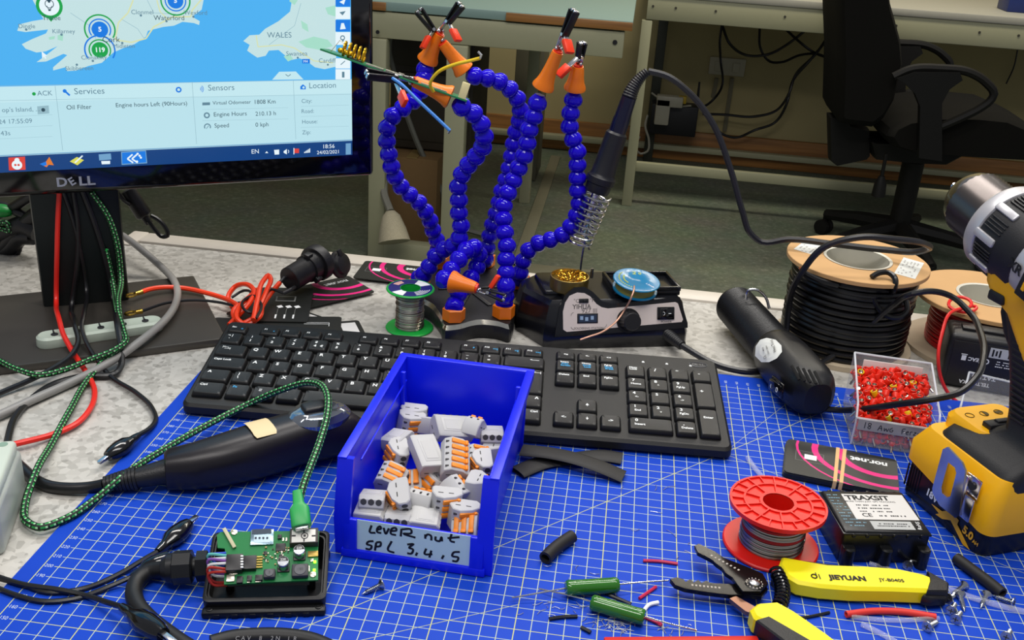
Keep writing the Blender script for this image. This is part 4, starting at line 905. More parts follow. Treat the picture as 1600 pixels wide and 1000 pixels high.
# ------------------------------------------------------------------ soldering station
SO, SR = (28.8, 60.4, -0.3), 17.7
SF = rotz(SR, SO)
def station():
    t = thing('soldering_station', 'black soldering station with a silver control panel beside the helper stand', 'soldering station', SO, SR)
    bk = pm('station_black', '#0e0f14', 0.25, var=0.05, coat=0.2)
    def outl(z, i, fy=None):
        fy = i if fy is None else fy
        return [Vector((x, y, z)) for x, y in ((0.1+i, 0.05+fy), (13.2-i, 0.05+fy), (13.5-i, 0.5+fy), (13.3-i, 8.6-i), (12.6-i, 9.4-i), (-0.6+i, 9.4-i), (-2.6+i, 7.6-i), (-2.9+i, 4.6-i*0.2), (-1.0+i, 0.6+i))]
    m = MB().rings([outl(0, 0.1), outl(0.2, 0), outl(1.5, 0), outl(4.2, 0.45, 1.05), outl(4.6, 0.8, 1.5)], M=SF)
    # sloping front panel plane
    o = SF @ Vector((0, 0.0, 1.4)); sl = math.atan2(1.15, 3.3)
    nrm = SF.to_3x3() @ Vector((0, -math.cos(sl), math.sin(sl))); up = SF.to_3x3() @ Vector((0, math.sin(sl), math.cos(sl))); xx = SF.to_3x3() @ Vector((1, 0, 0))
    PM = frame(o, x=xx, y=up); PI_ = PM.inverted()
    def pp(x, y, off=0.0):
        p = PI_ @ WN(x, y, o+nrm*off, nrm); return (p.x, p.y)
    hump = [(866, 527), (874, 480), (882, 462), (897, 449), (913, 448), (926, 456), (940, 470), (956, 475), (1062, 464), (1074, 505), (1074, 512)]
    H_ = [pp(x, y) for x, y in hump]
    m.prism(H_, -3.0, 0.1, 0, PM)
    m.box((9.6, 4.6, 4.75), (6.8, 4.6, 0.5), 0.15, 0, SF)
    m.box((1.6, 5.2, 4.7), (4.6, 5.0, 0.7), 0.3, 0, SF)
    m.build('housing', bk, t, ang=30)
    tr = MB(); 
    for (cx, cy, sx, sy) in ((9.6, 6.7, 6.8, .35), (9.6, 2.6, 6.8, .35), (6.3, 4.6, .35, 4.4), (12.9, 4.6, .35, 4.4)): tr.box((cx, cy, 5.15), (sx, sy, 0.5), 0.1, 0, SF)
    tr.build('tray_rim', bk, t)
    pnl = [(880, 515), (879.5, 487), (883, 473), (890, 462), (902, 457), (913, 458), (922, 463), (932, 475), (940, 480), (950, 482), (1055, 472), (1059, 474), (1067, 499), (1065, 503), (885.5, 518.5)]
    MB().prism([pp(x, y, 0.12) for x, y in pnl], 0.1, 0.16, 0, PM).build('control_panel', pm('brushed_silver_panel', '#dccfc8', 0.36, 0.15, var=0.08, scale=30), t)
    d = MB(); a = pp(901, 491, .16); b = pp(935, 504, .16); cx, cy = (a[0]+b[0])/2, (a[1]+b[1])/2
    d.box((cx, cy, 0.18), (2.05, 0.95, 0.06), 0.03, 0, PM); d.box((cx, cy, 0.2), (1.8, 0.72, 0.05), 0, 1, PM)
    for k, x in enumerate((-0.6, -0.1, 0.45)): d.box((cx+x, cy+0.05*(-1)**k, 0.23), (0.3, 0.36, 0.01), 0, 2, PM)  # pale blocks for the display's digits
    d.build('display', [black, pm('display_glass', '#27344a', 0.1), pm('display_digits', '#8fa7c4', 0.2)], t)
    tx = MB()
    for s_, x, y, sz, bd in (('YIHUA', 909, 479.5, 0.62, 0.02), ('927 III', 921, 486, 0.62, 0.0), ('°C', 900.5, 470.5, 0.5, 0), ('°F', 925, 469.5, 0.5, 0), ('SOLDERING STATION', 920, 513, 0.3, 0.01), ('POWER', 1041, 503, 0.32, 0.01)):
        p = pp(x, y, .16); tx.text(s_, (p[0], p[1], 0.17), sz, 0, PM, bold=bd)
    for x, y, a0 in ((897, 493, 100), (897, 510, 190), (943, 507, 280)):
        p = pp(x, y, .16); q = [PM @ Vector((p[0]+0.3*math.cos(math.radians(a0+10*k)), p[1]+0.3*math.sin(math.radians(a0+10*k)), 0.18)) for k in range(9)]; tx.tube(q, 0.02, 4)
    tx.build('panel_print', pm('grey_print', '#5f5a58', 0.6), t)
    p = pp(912, 470, .16); MB().box((p[0], p[1], 0.2), (0.95, 0.42, 0.14), 0.05, 0, PM).box((p[0]+0.1, p[1], 0.32), (0.35, 0.25, 0.14), 0.03, 0, PM).build('slide_switch', black, t)
    p = pp(982, 501, .2); k = MB()
    ks = [(1.05, 0.15), (1.02, 0.5)]
    k.lathe([(1.2, 0.12), (1.2, 0.22)], PM @ Matrix.Translation((p[0], p[1], 0)), 28)
    rg = []
    for z, r in ((0.2, 0.98), (0.9, 0.9), (1.5, 0.86), (1.58, 0.78)):
        rg.append([Vector((p[0]+(r+0.05*(1 if j % 2 else -1)*(z < 1.5))*math.cos(2*PI*j/36), p[1]+(r+0.05*(1 if j % 2 else -1)*(z < 1.5))*math.sin(2*PI*j/36), z)) for j in range(36)])
    k.rings(rg, M=PM); k.build('control_knob', black, t)
    p = pp(1040, 489.5, .16); sw = MB().box((p[0], p[1], 0.2), (1.75, 1.25, 0.2), 0.06, 0, PM)
    sw.box((p[0], p[1], 0.34), (1.4, 0.95, 0.3), 0.08, 0, PM @ Matrix.Translation((p[0], p[1], 0.3)) @ Matrix.Rotation(0.12, 4, 'Y') @ Matrix.Translation((-p[0], -p[1], -0.3)))
    q = [PM @ Vector((p[0]-0.33+0.13*math.cos(2*PI*j/14), p[1]+0.16*math.sin(2*PI*j/14), 0.52)) for j in range(14)]; sw.tube(q, 0.025, 4, 1, closed=True)
    sw.box((p[0]+0.33, p[1], 0.47), (0.28, 0.06, 0.02), 0, 1, PM); sw.build('power_switch', [black_gloss, white_ink], t)
    # brass wool in its cup
    cu = W(889, 446, 4.9); c = MB().lathe([(1.8, 0), (1.9, 0.1), (1.9, 1.35), (1.8, 1.38), (1.75, 1.2), (1.75, 0.9)], Matrix.Translation((cu.x, cu.y, 4.6)), 32)
    wc = c.build('tip_cleaner_cup', pm('brass_cup', '#b49a55', 0.3, 0.9), t)
    wl = MB(); rnd = random.Random(3)
    for k in range(60):
        a = rnd.random()*6.28; r = 1.45*math.sqrt(rnd.random()); o_ = Vector((cu.x+r*math.cos(a), cu.y+r*math.sin(a), 5.75+rnd.random()*0.45-0.25*(r/1.45)))
        ph = rnd.random()*6.28; e1 = Vector((math.cos(ph), math.sin(ph), rnd.uniform(-.6, .6))).normalized(); e2 = e1.orthogonal().normalized()
        wl.tube([o_+e1*0.28*math.cos(q*0.7)+e2*0.28*math.sin(q*0.7) for q in range(8)], 0.045, 4)
    w_ = wl.build('brass_wool', pm('brass_turnings', '#d8a93c', 0.22, 1.0), wc)
    # strain relief where the iron's lead leaves
    a = W(1040, 520, 1.0); b = W(1066, 540, 0.9); d_ = (b-a).normalized(); pr = []
    n_ = 22
    for i in range(n_+1): pr.append((0.62-0.18*i/n_ + (0.05 if i % 2 else -0.03), (b-a).length*i/n_))
    MB().lathe(pr, frame(a, z=d_), 14).build('strain_relief', black, t)
    # spring holder: wire stem and coil
    HV = 68.6
    h = MB(); h.tube(resample(smooth_pts([WV(906, 432, HV), WV(909, 405, HV), WV(917, 365, HV), WV(928, 330, HV-0.6), WV(939, 316, HV-0.9)], 6), 0.4), 0.11, 6)
    h.cyl(W(924, 434, 5.0), W(924, 434, 5.0)+Vector((0, 0, 1.0)), 0.16, n=8)
    a = WV(905, 384, HV); b = WV(933, 304, HV); d_ = (b-a).normalized(); fm = frame(a, z=d_); Lh = (b-a).length; co = []
    N = 9*18
    for i in range(N+1):
        u_ = i/N; r = 1.05+0.35*u_; co.append(fm @ Vector((r*math.cos(i*2*PI/18), r*math.sin(i*2*PI/18), Lh*u_)))
    h.tube(co, 0.13, 7)
    h.build('iron_holder', pm('spring_wire', '#b9b9bd', 0.25, 1.0), t)
    lead = MB()
    sp = [b for b in [W(1064, 539, 0.9), W(1085, 552, 0.6), W(1110, 566, 0.4), W(1135, 575, 0.35), W(1170, 581, 0.35), W(1200, 577, 0.2), W(1222, 560, 0.0), W(1228, 520, 1.5), WV(1232, 480, 66.5), WV(1250, 430, 64), WV(1290, 385, 63), WV(1340, 371, 62.8), WV(1400, 374, 63.5), WV(1445, 381, 65.5), WV(1452, 388, 67), WV(1435, 393, 68), WV(1380, 390, 69.5), WV(1300, 381, 70), WV(1230, 374, 70), WV(1190, 378, 70), WV(1172, 364, 70), WV(1160, 330, 70), WV(1140, 260, 70), WV(1112, 190, 70), WV(1075, 143, 70), WV(1040, 118, 70), WV(1012, 111, 70)]]
    cable(sp, 0.32, 8, 0.5, 0, lead)
    lead.build('iron_lead', pm('grey_silicone_lead', '#1e1e22', 0.34), t)
station()
def iron():
    v = 69.4
    pts = {k: WV(x, y, vv) for k, (x, y, vv) in dict(t0=(926, 322, 68.7), t1=(932, 300, 68.75), c0=(937, 283, 68.8), c1=(944, 250, 69), h0=(950, 232, 69.1), h1=(983, 152, 69.5), s1=(1012, 112, 70)).items()}
    t = thing('soldering_iron', 'dark soldering iron standing in the coiled wire holder of the soldering station', 'soldering iron', pts['t0'][:])
    ax = pts['h1']-pts['t1']; L = ax.length; M = frame(pts['t1'], z=ax)
    g = lambda k: (pts[k]-pts['t1']).dot(ax)/L
    MB().lathe([(0.3, -4.5), (0.42, -2), (0.45, 0.2)], M, 12).build('iron_barrel', steel, t)
    MB().lathe([(1.15, 0.0), (1.25, 0.3), (1.25, 0.9), (1.42, 1.0), (1.45, 1.6), (1.3, 1.75), (1.2, 2.0), (1.1, g('h0')), (1.05, g('h0')+1.6), (0.85, g('h0')+1.8)], M, 24).build('nose_collar', pm('iron_collar_black', '#16161c', 0.4), t)
    MB().lathe([(0.82, g('h0')+1.2), (0.84, g('h0')+3), (0.78, L*0.8), (0.72, L)], M, 20).build('handle', pm('iron_handle_navy', '#0b0c28', 0.25), t)
    s_ = MB(); a = pts['h1']; b = pts['s1']; d = b-a; n_ = 26; mid = (a+b)/2+Vector((-0.4, 0, 0.35)); P = [a*(1-q)**2+mid*2*q*(1-q)+b*q*q for q in [i/n_ for i in range(n_+1)]]
    s_.tube(P, lambda i: 0.72-0.34*i/n_+(0.05 if i % 2 else -0.02), 12); s_.build('strain_relief', black, t)
iron()
def braid_spool():
    c = W(993, 447, 5.3)
    t = thing('wick_spool', 'translucent blue spool of desoldering braid lying on the soldering station tray', 'spool', (c.x, c.y, 4.9))
    M = frame((c.x, c.y, 5.45), z=(0.08, -0.12, 1))
    MB().lathe([(1.95, -0.4), (1.95, 0.4), (1.0, 0.4)], M, 32).build('braid_winding', pm('copper_olive_braid', '#8a8336', 0.5), t)
    p = MB(); bl = pm('blue_translucent', '#0e7cae', 0.18, alpha=0.92)
    p.lathe([(0.5, 0.42), (2.25, 0.42), (2.32, 0.5), (2.25, 0.58), (0.9, 0.6), (0.6, 0.48)], M, 36); p.lathe([(0.4, -0.55), (2.2, -0.55), (2.2, -0.42), (0.4, -0.42)], M, 36)
    for k in range(14):
        a = math.radians(150+8*k); p.box((1.75*math.cos(a), 1.75*math.sin(a), 0.6), (0.12, 0.18, 0.02), 0, 1, M)
    for k in range(8):
        a = math.radians(165+9*k); p.box((1.3*math.cos(a), 1.3*math.sin(a), 0.62), (0.12, 0.22, 0.02), 0, 1, M)
    p.text('1.5mm', (1.3, -0.75, 0.6), 0.36, 2, M, rot=-35, bold=0.01); p.text('2', (-0.3, 1.2, 0.6), 0.8, 1, M, bold=0.03); p.text('0', (0.25, 1.3, 0.6), 0.6, 1, M, bold=0.03)
    p.build('spool_flange', [bl, pm('yellow_green_print', '#a9b53b', 0.5), white_ink], t)
    w = cable([W(991, 447, 6.0), W(990, 455, 5.9), W(985, 468, 5.2), WV(976, 484, 62.2), WV(960, 505, 61.0), WV(940, 519, 60.2), WV(920, 526, 59.6), WV(906, 531, 59.4)], 0.09, 6, 0.3); w.build('braid_tail', pm('copper_braid', '#c99a82', 0.4, 0.6), t)
braid_spool()
def WCY(x, y, a, ax, r):
    """where the line of sight through a pixel meets the near side of a cylinder"""
    d = ray(x, y).normalized(); w = CAM-a; dp = d-ax*d.dot(ax); wp = w-ax*w.dot(ax)
    A, B, C_ = dp.dot(dp), 2*dp.dot(wp), wp.dot(wp)-r*r; D = max(0.0, B*B-4*A*C_)
    return CAM+d*((-B-math.sqrt(D))/(2*A))
def fan(mb, pts, mi=0, c=None):
    c = c or sum(pts, Vector())/len(pts); n = len(pts)
    mb.add([c]+list(pts), [[0, 1+i, 1+(i+1) % n] for i in range(n)], mi)
def pxprism(mb, px, hm, h0, h1, mi=0, mit=None, bevel=0.0):
    """outline read at height hm, standing between h0 and h1"""
    P = [W(x, y, hm) for x, y in px]
    ar = sum(P[i].x*P[(i+1) % len(P)].y-P[(i+1) % len(P)].x*P[i].y for i in range(len(P)))
    if ar < 0: P.reverse()
    c = sum(P, Vector())/len(P)
    def ins(z, d):
        o = []
        n = len(P)
        for i in range(n):
            e = (P[(i+1) % n]-P[i-1]); e.z = 0; e.normalize(); q = P[i]+Vector((-e.y, e.x, 0))*d; o.append(Vector((q.x, q.y, z)))
        return o
    if bevel: mb.rings([ins(h0, bevel), ins(h0+bevel, 0), ins(h1-bevel, 0), ins(h1, bevel)], mi, mif=(None if mit is None else (lambda i, j: mit if i == 2 else mi)))
    else: mb.prism([(p.x, p.y) for p in P], h0, h1, mi, None, mit)
    return mb
# ------------------------------------------------------------------ hot air gun
def heat_gun():
    a = W(1148, 476, 2.35); b = W(1268, 612, 2.2); ax = (b-a).normalized(); L = (b-a).length
    t = thing('heat_gun', 'black handheld heat gun lying at the keyboard end with a white oval sticker', 'heat gun', ((a.x+b.x)/2, (a.y+b.y)/2, 0))
    M = frame(a, z=ax, x=ax.cross(Vector((0, 0, 1))))
    mt = pm('gun_black', '#141416', 0.36, bump=0.15, bscale=900)
    pr = [(1.9, 0.0), (2.05, 0.25)]
    z = 0.3
    while z < L*0.56: pr += [(2.08, z), (2.02, z+0.13)]; z += 0.26
    pr += [(2.1, z), (2.12, z+0.5)]
    MB().lathe(pr, M, 36).build('ribbed_grip', mt, t)
    hb = MB(); z0 = z+0.4; rg = []
    for zz, rx, ry in ((z0, 2.1, 2.1), (z0+0.8, 2.25, 2.15), (z0+2.2, 2.35, 2.2), (L-1.2, 2.3, 2.2), (L-0.1, 2.1, 2.1), (L+0.8, 1.75, 1.85), (L+1.3, 1.2, 1.4)):
        rg.append([M @ Vector((rx*math.copysign(abs(math.cos(q))**0.75, math.cos(q)), ry*math.copysign(abs(math.sin(q))**0.75, math.sin(q)), zz)) for q in [2*PI*k/36 for k in range(36)]])
    hb.rings(rg); hb.build('rear_housing', mt, t)
    MB().lathe([(1.2, -0.5), (1.75, -0.35), (1.95, 0.0), (1.95, 0.2)], M, 30).build('nose_cap', black_gloss, t)
    def at(x, y, r=2.15): return WCY(x, y, a, ax, r)
    def onp(x, y, lift=0.0):
        p = at(x, y, 2.5); nr = (p-a-ax*(p-a).dot(ax)).normalized(); return p+nr*lift, nr
    s = MB(); oval = [(1180, 556), (1181, 541), (1188, 531), (1198, 528), (1212, 531), (1221, 540), (1222, 550), (1214, 560), (1202, 566), (1190, 566)]
    oc = Vector((sum(x for x, y in oval)/10, sum(y for x, y in oval)/10)); R5 = [[onp(oc.x+(x-oc.x)*q, oc.y+(y-oc.y)*q, 0.02)[0] for x, y in oval] for q in (1, .66, .33)]
    for A_, B_ in zip(R5[:-1], R5[1:]): s.add(A_+B_, [[k, (k+1) % 10, 10+(k+1) % 10, 10+k] for k in range(10)])
    fan(s, R5[-1], 0, onp(oc.x, oc.y, 0.02)[0])
    p, nr = onp(1202, 547, 0.12); ex = (onp(1204, 558)[0]-onp(1196, 532)[0]).normalized(); T = frame(p, x=-ex, z=nr)
    for tx, x, y, sz in (('Heat Tool', 0.0, -0.55, 0.42), ('220V~ 300W', 0.05, 0.1, 0.22), ('CE', -0.6, 0.55, 0.4), ('MADE', 0.5, 0.5, 0.2)): s.text(tx, (x, y, 0.0), sz, 1, T, bold=0.01)
    s.build('sticker', [white_pl, pm('grey_sticker_print', '#4a463e', 0.6)], t)
    # vents on top of the rear housing
    v = MB()
    for k in range(5):
        x0, y0 = 1239+8.5*k, 574+2.4*k; x1, y1 = 1251+8.5*k, 596+2.4*k
        p0, n0 = onp(x0, y0, 0.22); p1, n1 = onp(x1, y1, 0.22); d = (p1-p0); 
        v.box((0, 0, 0), (d.length, 0.26, 0.18), 0.08, 0, frame((p0+p1)/2, x=d, z=(n0+n1)))
    v.build('air_vents', pm('vent_black', '#030303', 0.9), t)
    p, nr = onp(1219, 605, 0.25); d = (onp(1232, 618)[0]-onp(1206, 594)[0]).normalized(); T = frame(p, x=d, z=nr)
    sw = MB().box((0, 0, 0), (2.3, 1.35, 0.24), 0.08, 0, T).box((0, 0, 0.16), (1.9, 1.0, 0.3), 0.08, 0, T @ Matrix.Rotation(0.14, 4, 'Y'))
    sw.tube([T @ Vector((0.45+0.17*math.cos(2*PI*k/14), -0.05+0.2*math.sin(2*PI*k/14), 0.27)) for k in range(14)], 0.03, 4, 1, closed=True); sw.box((-0.45, -0.05, 0.42), (0.08, 0.34, 0.02), 0, 1, T)
    sw.build('rocker_switch', [black_gloss, white_ink], t)
    q = [at(1166, 468, 2.3), at(1168, 461, 2.8)+Vector((0, 0, 0.5)), at(1180, 460, 2.9)+Vector((0, 0, 0.5)), at(1196, 470, 2.6)+Vector((0, 0, 0.3)), at(1202, 482, 2.2)]
    MB().tube(resample(smooth_pts(q, 8), 0.2), 0.14, 8).build('hanging_ring', steel, t)
    c0 = W(1262, 616, 2.0); c1 = W(1288, 639, 0.9); d = c1-c0; n_ = 18
    MB().tube([c0.lerp(c1, i/n_) for i in range(n_+1)], lambda i: 0.72-0.3*i/n_+(0.06 if (i//2) % 2 else -0.02), 14).build('strain_relief', black, t)
    cord = [c1, W(1310, 641, 0.6), W(1360, 637, 0.35), (59.0, 50.0, 5.6), ]
    cord = [c1, W(1312, 641, 1.2), W(1350, 639, 2.6), W(1400, 632, 4.6), W(1450, 625, 6.0), W(1500, 613, 6.6), W(1527, 588, 7.4), W(1537, 555, 8.0), W(1532, 520, 8.2), W(1515, 488, 8.4), W(1490, 465, 9.0), W(1455, 455, 9.6), W(1425, 459, 9.4), W(1395, 477, 7.2), W(1362, 505, 4.6), W(1330, 532, 2.4), W(1300, 557, 0.8), W(1272, 572, 0.25)]
    cable(cord, 0.28, 8, 0.5).build('power_cord', black_cable, t)
heat_gun()
# ------------------------------------------------------------------ wire spools
card = pm('spool_cardboard', '#c39a68', 0.8, var=0.1, scale=25); card_lo = pm('spool_board_pale', '#b7a78e', 0.8, var=0.06)
def wire_spool(c, h, R_, rw, hole, wire, wr, label, labels, tails, mwire, z0=0.0):
    t = thing('wire_spool', label, 'spool', (c[0], c[1], z0-0.3))
    M = Matrix.Translation((c[0], c[1], 0))
    MB().lathe([(hole, z0-0.28), (R_, z0-0.28), (R_, z0+0.22), (hole, z0+0.22)], M, 56, caps=(False, False)).build('bottom_flange', card_lo, t)
    MB().lathe([(hole+0.06, h-0.45), (R_-0.05, h-0.45), (R_, h-0.4), (R_, h-0.05), (R_-0.05, h), (hole+0.06, h)], M, 64, caps=(False, False)).build('top_flange', card, t)
    MB().lathe([(hole+0.3, h+0.04), (hole+0.28, h+0.1), (hole, h+0.04), (hole-0.1, z0+0.3), (hole-0.1, z0-0.2)], M, 40, caps=(False, False)).build('core_tube', pm('core_tin', '#cfccbe', 0.5, 0.2), t)
    w = MB(); pr = []
    zz = z0+0.3; n = int((h-0.75-z0)/(2*wr)); 
    w.lathe([(rw-wr*1.2, z0+0.2), (rw-wr*1.2, h-0.45)], M, 40, caps=(False, False))
    rnd = random.Random(5)
    for k in range(n):
        z = zz+wr+2*wr*k; jr = rnd.uniform(-0.12, 0.05)
        ring = [Vector((c[0]+(rw+jr)*math.cos(2*PI*i/48), c[1]+(rw+jr)*math.sin(2*PI*i/48), z+0.12*math.sin(2*PI*i/48+k))) for i in range(48)]
        w.tube(ring, wr*1.03, 8, closed=True)
    w.build('wound_wire', mwire, t)
    for px in labels:
        P = [W(x, y, h+0.02) for x, y in px]; m = MB(); m.add(P, [[0, 1, 2, 3]], 0)
        ex = (P[1]-P[0]); ey = (P[3]-P[0])
        for r_ in range(5):
            for q in range(9):
                if rnd.random() < 0.5: o = P[0]+ex*(0.08+0.09*q)+ey*(0.12+0.16*r_); m.add([o+Vector((0, 0, .01)), o+ex*0.06+Vector((0, 0, .01)), o+ex*0.06+ey*0.07+Vector((0, 0, .01)), o+ey*0.07+Vector((0, 0, .01))], [[0, 1, 2, 3]], 1)
        m.build('paper_label', [white_pl, pm('label_grey_print', '#a8a4a0', 0.7)], t)
    for pts, r in tails: cable(pts, r, 8, 0.3).build('loose_end', mwire, t)
    return t
bw = pm('black_pvc_wire', '#0d0d0f', 0.3)
sp = wire_spool((57.3, 69.3), 9.0, 6.8, 5.85, 3.0, None, 0.29, 'large cardboard spool of thick black wire behind the clear ferrule tray',
    [[(1240, 389), (1255, 378), (1297, 386), (1277, 400)], [(1397, 427), (1412, 402), (1444, 411), (1430, 436)]],
    [([W(1362, 433, 9.2), W(1372, 427, 9.5), W(1388, 426, 9.6), W(1399, 437, 9.3), W(1398, 450, 8.6), W(1384, 456, 7.4), W(1364, 452, 7.6)], 0.27),
     ([WV(1360, 448, 64.0), WV(1364, 466, 63.6), WV(1375, 485, 63.2), WV(1392, 496, 63.0), WV(1408, 495, 63.2), WV(1418, 484, 63.8), WV(1416, 470, 64.4)], 0.27),
     ([WV(1253, 424, 64.2), WV(1275, 436, 63.7), WV(1310, 446, 63.4)], 0.27)], bw)
m = MB(); m.cyl(WV(1253, 424, 64.2), WV(1251, 418, 64.2), 0.2, n=8); m.build('copper_end', pm('bare_copper', '#b8663f', 0.35, 1.0), sp)
c2 = (71.3, 71.6)
red_wire = pm('red_pvc_wire', '#b3161a', 0.35)
sp2 = wire_spool(c2, 5.7, 7.2, 5.0, 2.9, None, 0.16, 'cardboard spool of thin red wire at the right, half hidden by the drill', [], [], red_wire)
redwire = pm('bright_red_wire', '#dd2420', 0.35)
cable([W(1515, 478, 6.2), W(1525, 479, 6.2), W(1522, 485, 6.1), W(1500, 487, 6.0), W(1484, 480, 6.2), W(1484, 470, 6.5), W(1500, 464, 6.8), W(1516, 470, 6.8), W(1518, 477, 6.6), W(1495, 484, 6.3), WV(1482, 492, 63.8), WV(1472, 520, 62.0), WV(1466, 560, 60.0), WV(1470, 590, 59.5), WV(1482, 615, 59.0), WV(1500, 632, 58.6)], 0.16, 8, 0.3).build('loose_end', redwire, sp2)
# ------------------------------------------------------------------ tracker box standing behind
def label_lines(mb, M, x0, x1, y, hgt, mi, rnd, step=0.12):
    x = x0
    while x < x1:
        w_ = rnd.uniform(0.05, 0.16)
        if rnd.random() < 0.8: mb.box((x+w_/2, y, 0), (w_, hgt, 0.01), 0, mi, M)
        x += w_+0.04
def dots(mb, M, cx, cy, w_, n, mi, rnd, p=0.5):
    s_ = w_/n
    for i in range(n):
        for j in range(n):
            if rnd.random() < p: mb.box((cx-w_/2+s_*(i+.5), cy-w_/2+s_*(j+.5), 0), (s_, s_, 0.01), 0, mi, M)
def black_tracker():
    a = W(1467, 597, 0); T = rotz(-9, (a.x, a.y, -0.3))
    t = thing('tracker_unit', 'black sealed box with upside-down white print, standing behind the clear terminal tray', 'tracker', (a.x, a.y, -0.3), -9)
    MB().box((3.9, 2.0, 2.7), (7.8, 4.0, 5.4), 0.5, 0, T, 3).box((3.9, -0.02, 2.6), (6.9, 0.1, 4.4), 0.1, 0, T).build('housing', black, t)
    F_ = frame(T @ Vector((3.9, -0.09, 2.6)), x=T.to_3x3() @ Vector((-1, 0, 0)), z=T.to_3x3() @ Vector((0, -1, 0)))
    m = MB(); rnd = random.Random(9)
    m.box((-1.0, -1.55, 0.0), (2.6, 1.0, 0.02), 0.05, 2, F_)
    for cx in (-1.7, -0.3): 
        for k in range(3): m.box((cx-0.3+0.3*k, -1.55, 0.015), (0.16, 0.7-0.2*(k % 2), 0.01), 0, 1, F_)
    for s_, x, y, sz, bd in (('TELTONIKA', 0.9, 1.75, 0.5, 0.03), ('TAT100', 0.2, 1.0, 0.62, 0.02), ('ASSET TRACKER', -1.5, 0.9, 0.34, 0.0), ('CE', 0.55, -0.62, 0.75, 0.02), ('EAC', 1.5, -0.62, 0.5, 0.03)): m.text(s_, (x, y, 0.012), sz, 0, F_, bold=bd)
    m.box((2.35, -0.62, 0.01), (0.4, 0.5, 0.01), 0, 0, F_); m.box((2.35, -0.98, 0.01), (0.55, 0.08, 0.01), 0, 0, F_)
    for y in (-0.75, -0.5, -0.25): label_lines(m, F_ @ Matrix.Translation((0, 0, 0.01)), -3.2, -0.5, y, 0.09, 0, rnd)
    m.build('printed_label', [white_ink, black_ink, pm('label_pale', '#b9bcbc', 0.5)], t, ang=10)
    MB().box((3.9, 2.0, 5.5), (5.6, 1.4, 0.3), 0.1, 0, T).box((6.2, 1.6, 5.7), (1.4, 1.4, 0.6), 0.15, 0, T).build('cap', black, t)
black_tracker()
# ------------------------------------------------------------------ clear trays of ferrules and terminals
clearp = pm('clear_plastic', '#e6eaf0', 0.08, alpha=0.13, spec=0.6, var=0.01)
clear_edge = pm('clear_plastic_edge', '#e9edf2', 0.12, alpha=0.55, var=0.01)
def clear_tray(nm, label, O, rz, Wd, Dp, Hb, Hf, lab=None):
    t = thing(nm, label, 'tray', (O[0], O[1], O[2]), rz)
    T = rotz(rz, O); m = MB(); th = 0.14
    m.box((Wd/2, Dp/2, th/2), (Wd, Dp, th), 0.03, 0, T); m.box((Wd/2, Dp-th/2, Hb/2), (Wd, th, Hb), 0.03, 0, T); m.box((Wd/2, th/2, Hf/2), (Wd, th, Hf), 0.03, 0, T)
    for x in (0, Wd-th):
        poly = [(0, 0), (Dp, 0), (Dp, Hb), (Dp*0.12, Hf+1.0), (0, Hf)]; V = [Vector((x, y, z)) for y, z in poly]+[Vector((x+th, y, z)) for y, z in poly]; n = 5
        m.add(V, [list(reversed(range(n))), list(range(n, 2*n))]+[[i, (i+1) % n, n+(i+1) % n, n+i] for i in range(n)], 0, T)
    m.build('tray_body', clearp, t)
    e = MB()
    for x in (0.07, Wd-0.07): e.tube([T @ Vector((x, 0.05, Hf)), T @ Vector((x, Dp*0.12, Hf+1.0)), T @ Vector((x, Dp-0.05, Hb))], 0.09, 6)
    e.tube([T @ Vector((0.07, Dp-0.05, Hb)), T @ Vector((Wd-0.07, Dp-0.05, Hb))], 0.09, 6); e.tube([T @ Vector((0.07, 0.05, Hf)), T @ Vector((Wd-0.07, 0.05, Hf))], 0.09, 6)
    for x in (0.07, Wd-0.07): e.tube([T @ Vector((x, 0.05, 0.05)), T @ Vector((x, 0.05, Hf))], 0.08, 6)
    e.build('tray_rim', clear_edge, t)
    return t, T
fo = W(1328, 694, 0)
ft, FT = clear_tray('parts_tray', 'clear plastic tray heaped with red ferrules, a grey handwritten strip on its front', (fo.x, fo.y, 0.0), -5, 6.6, 7.6, 5.0, 2.5)
ls = MB(); LT = frame(FT @ Vector((3.4, -0.06, 2.0)), x=FT.to_3x3() @ Vector((1, 0, 0)), z=FT.to_3x3() @ Vector((0, -1, 0)))
ls.box((0, 0, 0), (6.3, 1.0, 0.05), 0.02, 0, LT)
def wr(st, ox, k=0.5): return [[((x*k)+ox, y*k-0.28) for x, y in s] for s in st]
ls.hand(wr([[(0, 0), (0.05, 1.1)], [(0.9, .95), (.55, 1.0), (.55, .65), (.9, .4), (.75, .02), (.5, .2), (.9, .8), (.9, .95)],
    [(2.0, 0), (2.35, .9), (2.6, 0)], [(2.1, .4), (2.6, .45)], [(2.9, .6), (3.0, 0.05), (3.2, .5), (3.4, .05), (3.6, .6)], [(4.1, .8), (3.8, .5), (3.85, .1), (4.15, .1), (4.2, .4), (4.0, .4)],
    [(5.6, 0), (5.65, .9), (6.0, .95)], [(5.65, .5), (5.9, .52)], [(6.2, .35), (6.5, .4), (6.4, .62), (6.2, .4), (6.3, .05), (6.6, .1)], [(6.8, 0), (6.85, .6), (7.1, .62)], [(7.3, .6), (7.6, .6), (7.3, .1), (7.65, .1)], [(7.9, .6), (7.9, .15), (8.2, .1), (8.3, .6)], [(8.6, 1.0), (8.55, .1), (8.8, .1)], [(9.0, .35), (9.3, .4), (9.2, .6), (9.0, .4), (9.1, .05), (9.4, .1)]], -2.6, 0.53), 0.06, 1, LT, 0.04)
ls.build('name_strip', [pm('grey_tape_strip', '#9fa3a6', 0.5), pm('blue_black_ink', '#1c2436', 0.6)], ft, ang=20)
MB().box((3.4, 7.3, 3.6), (5.0, 0.1, 2.0), 0.05, 0, FT).build('paper_insert', pm('insert_paper', '#e3d6d2', 0.6), ft)
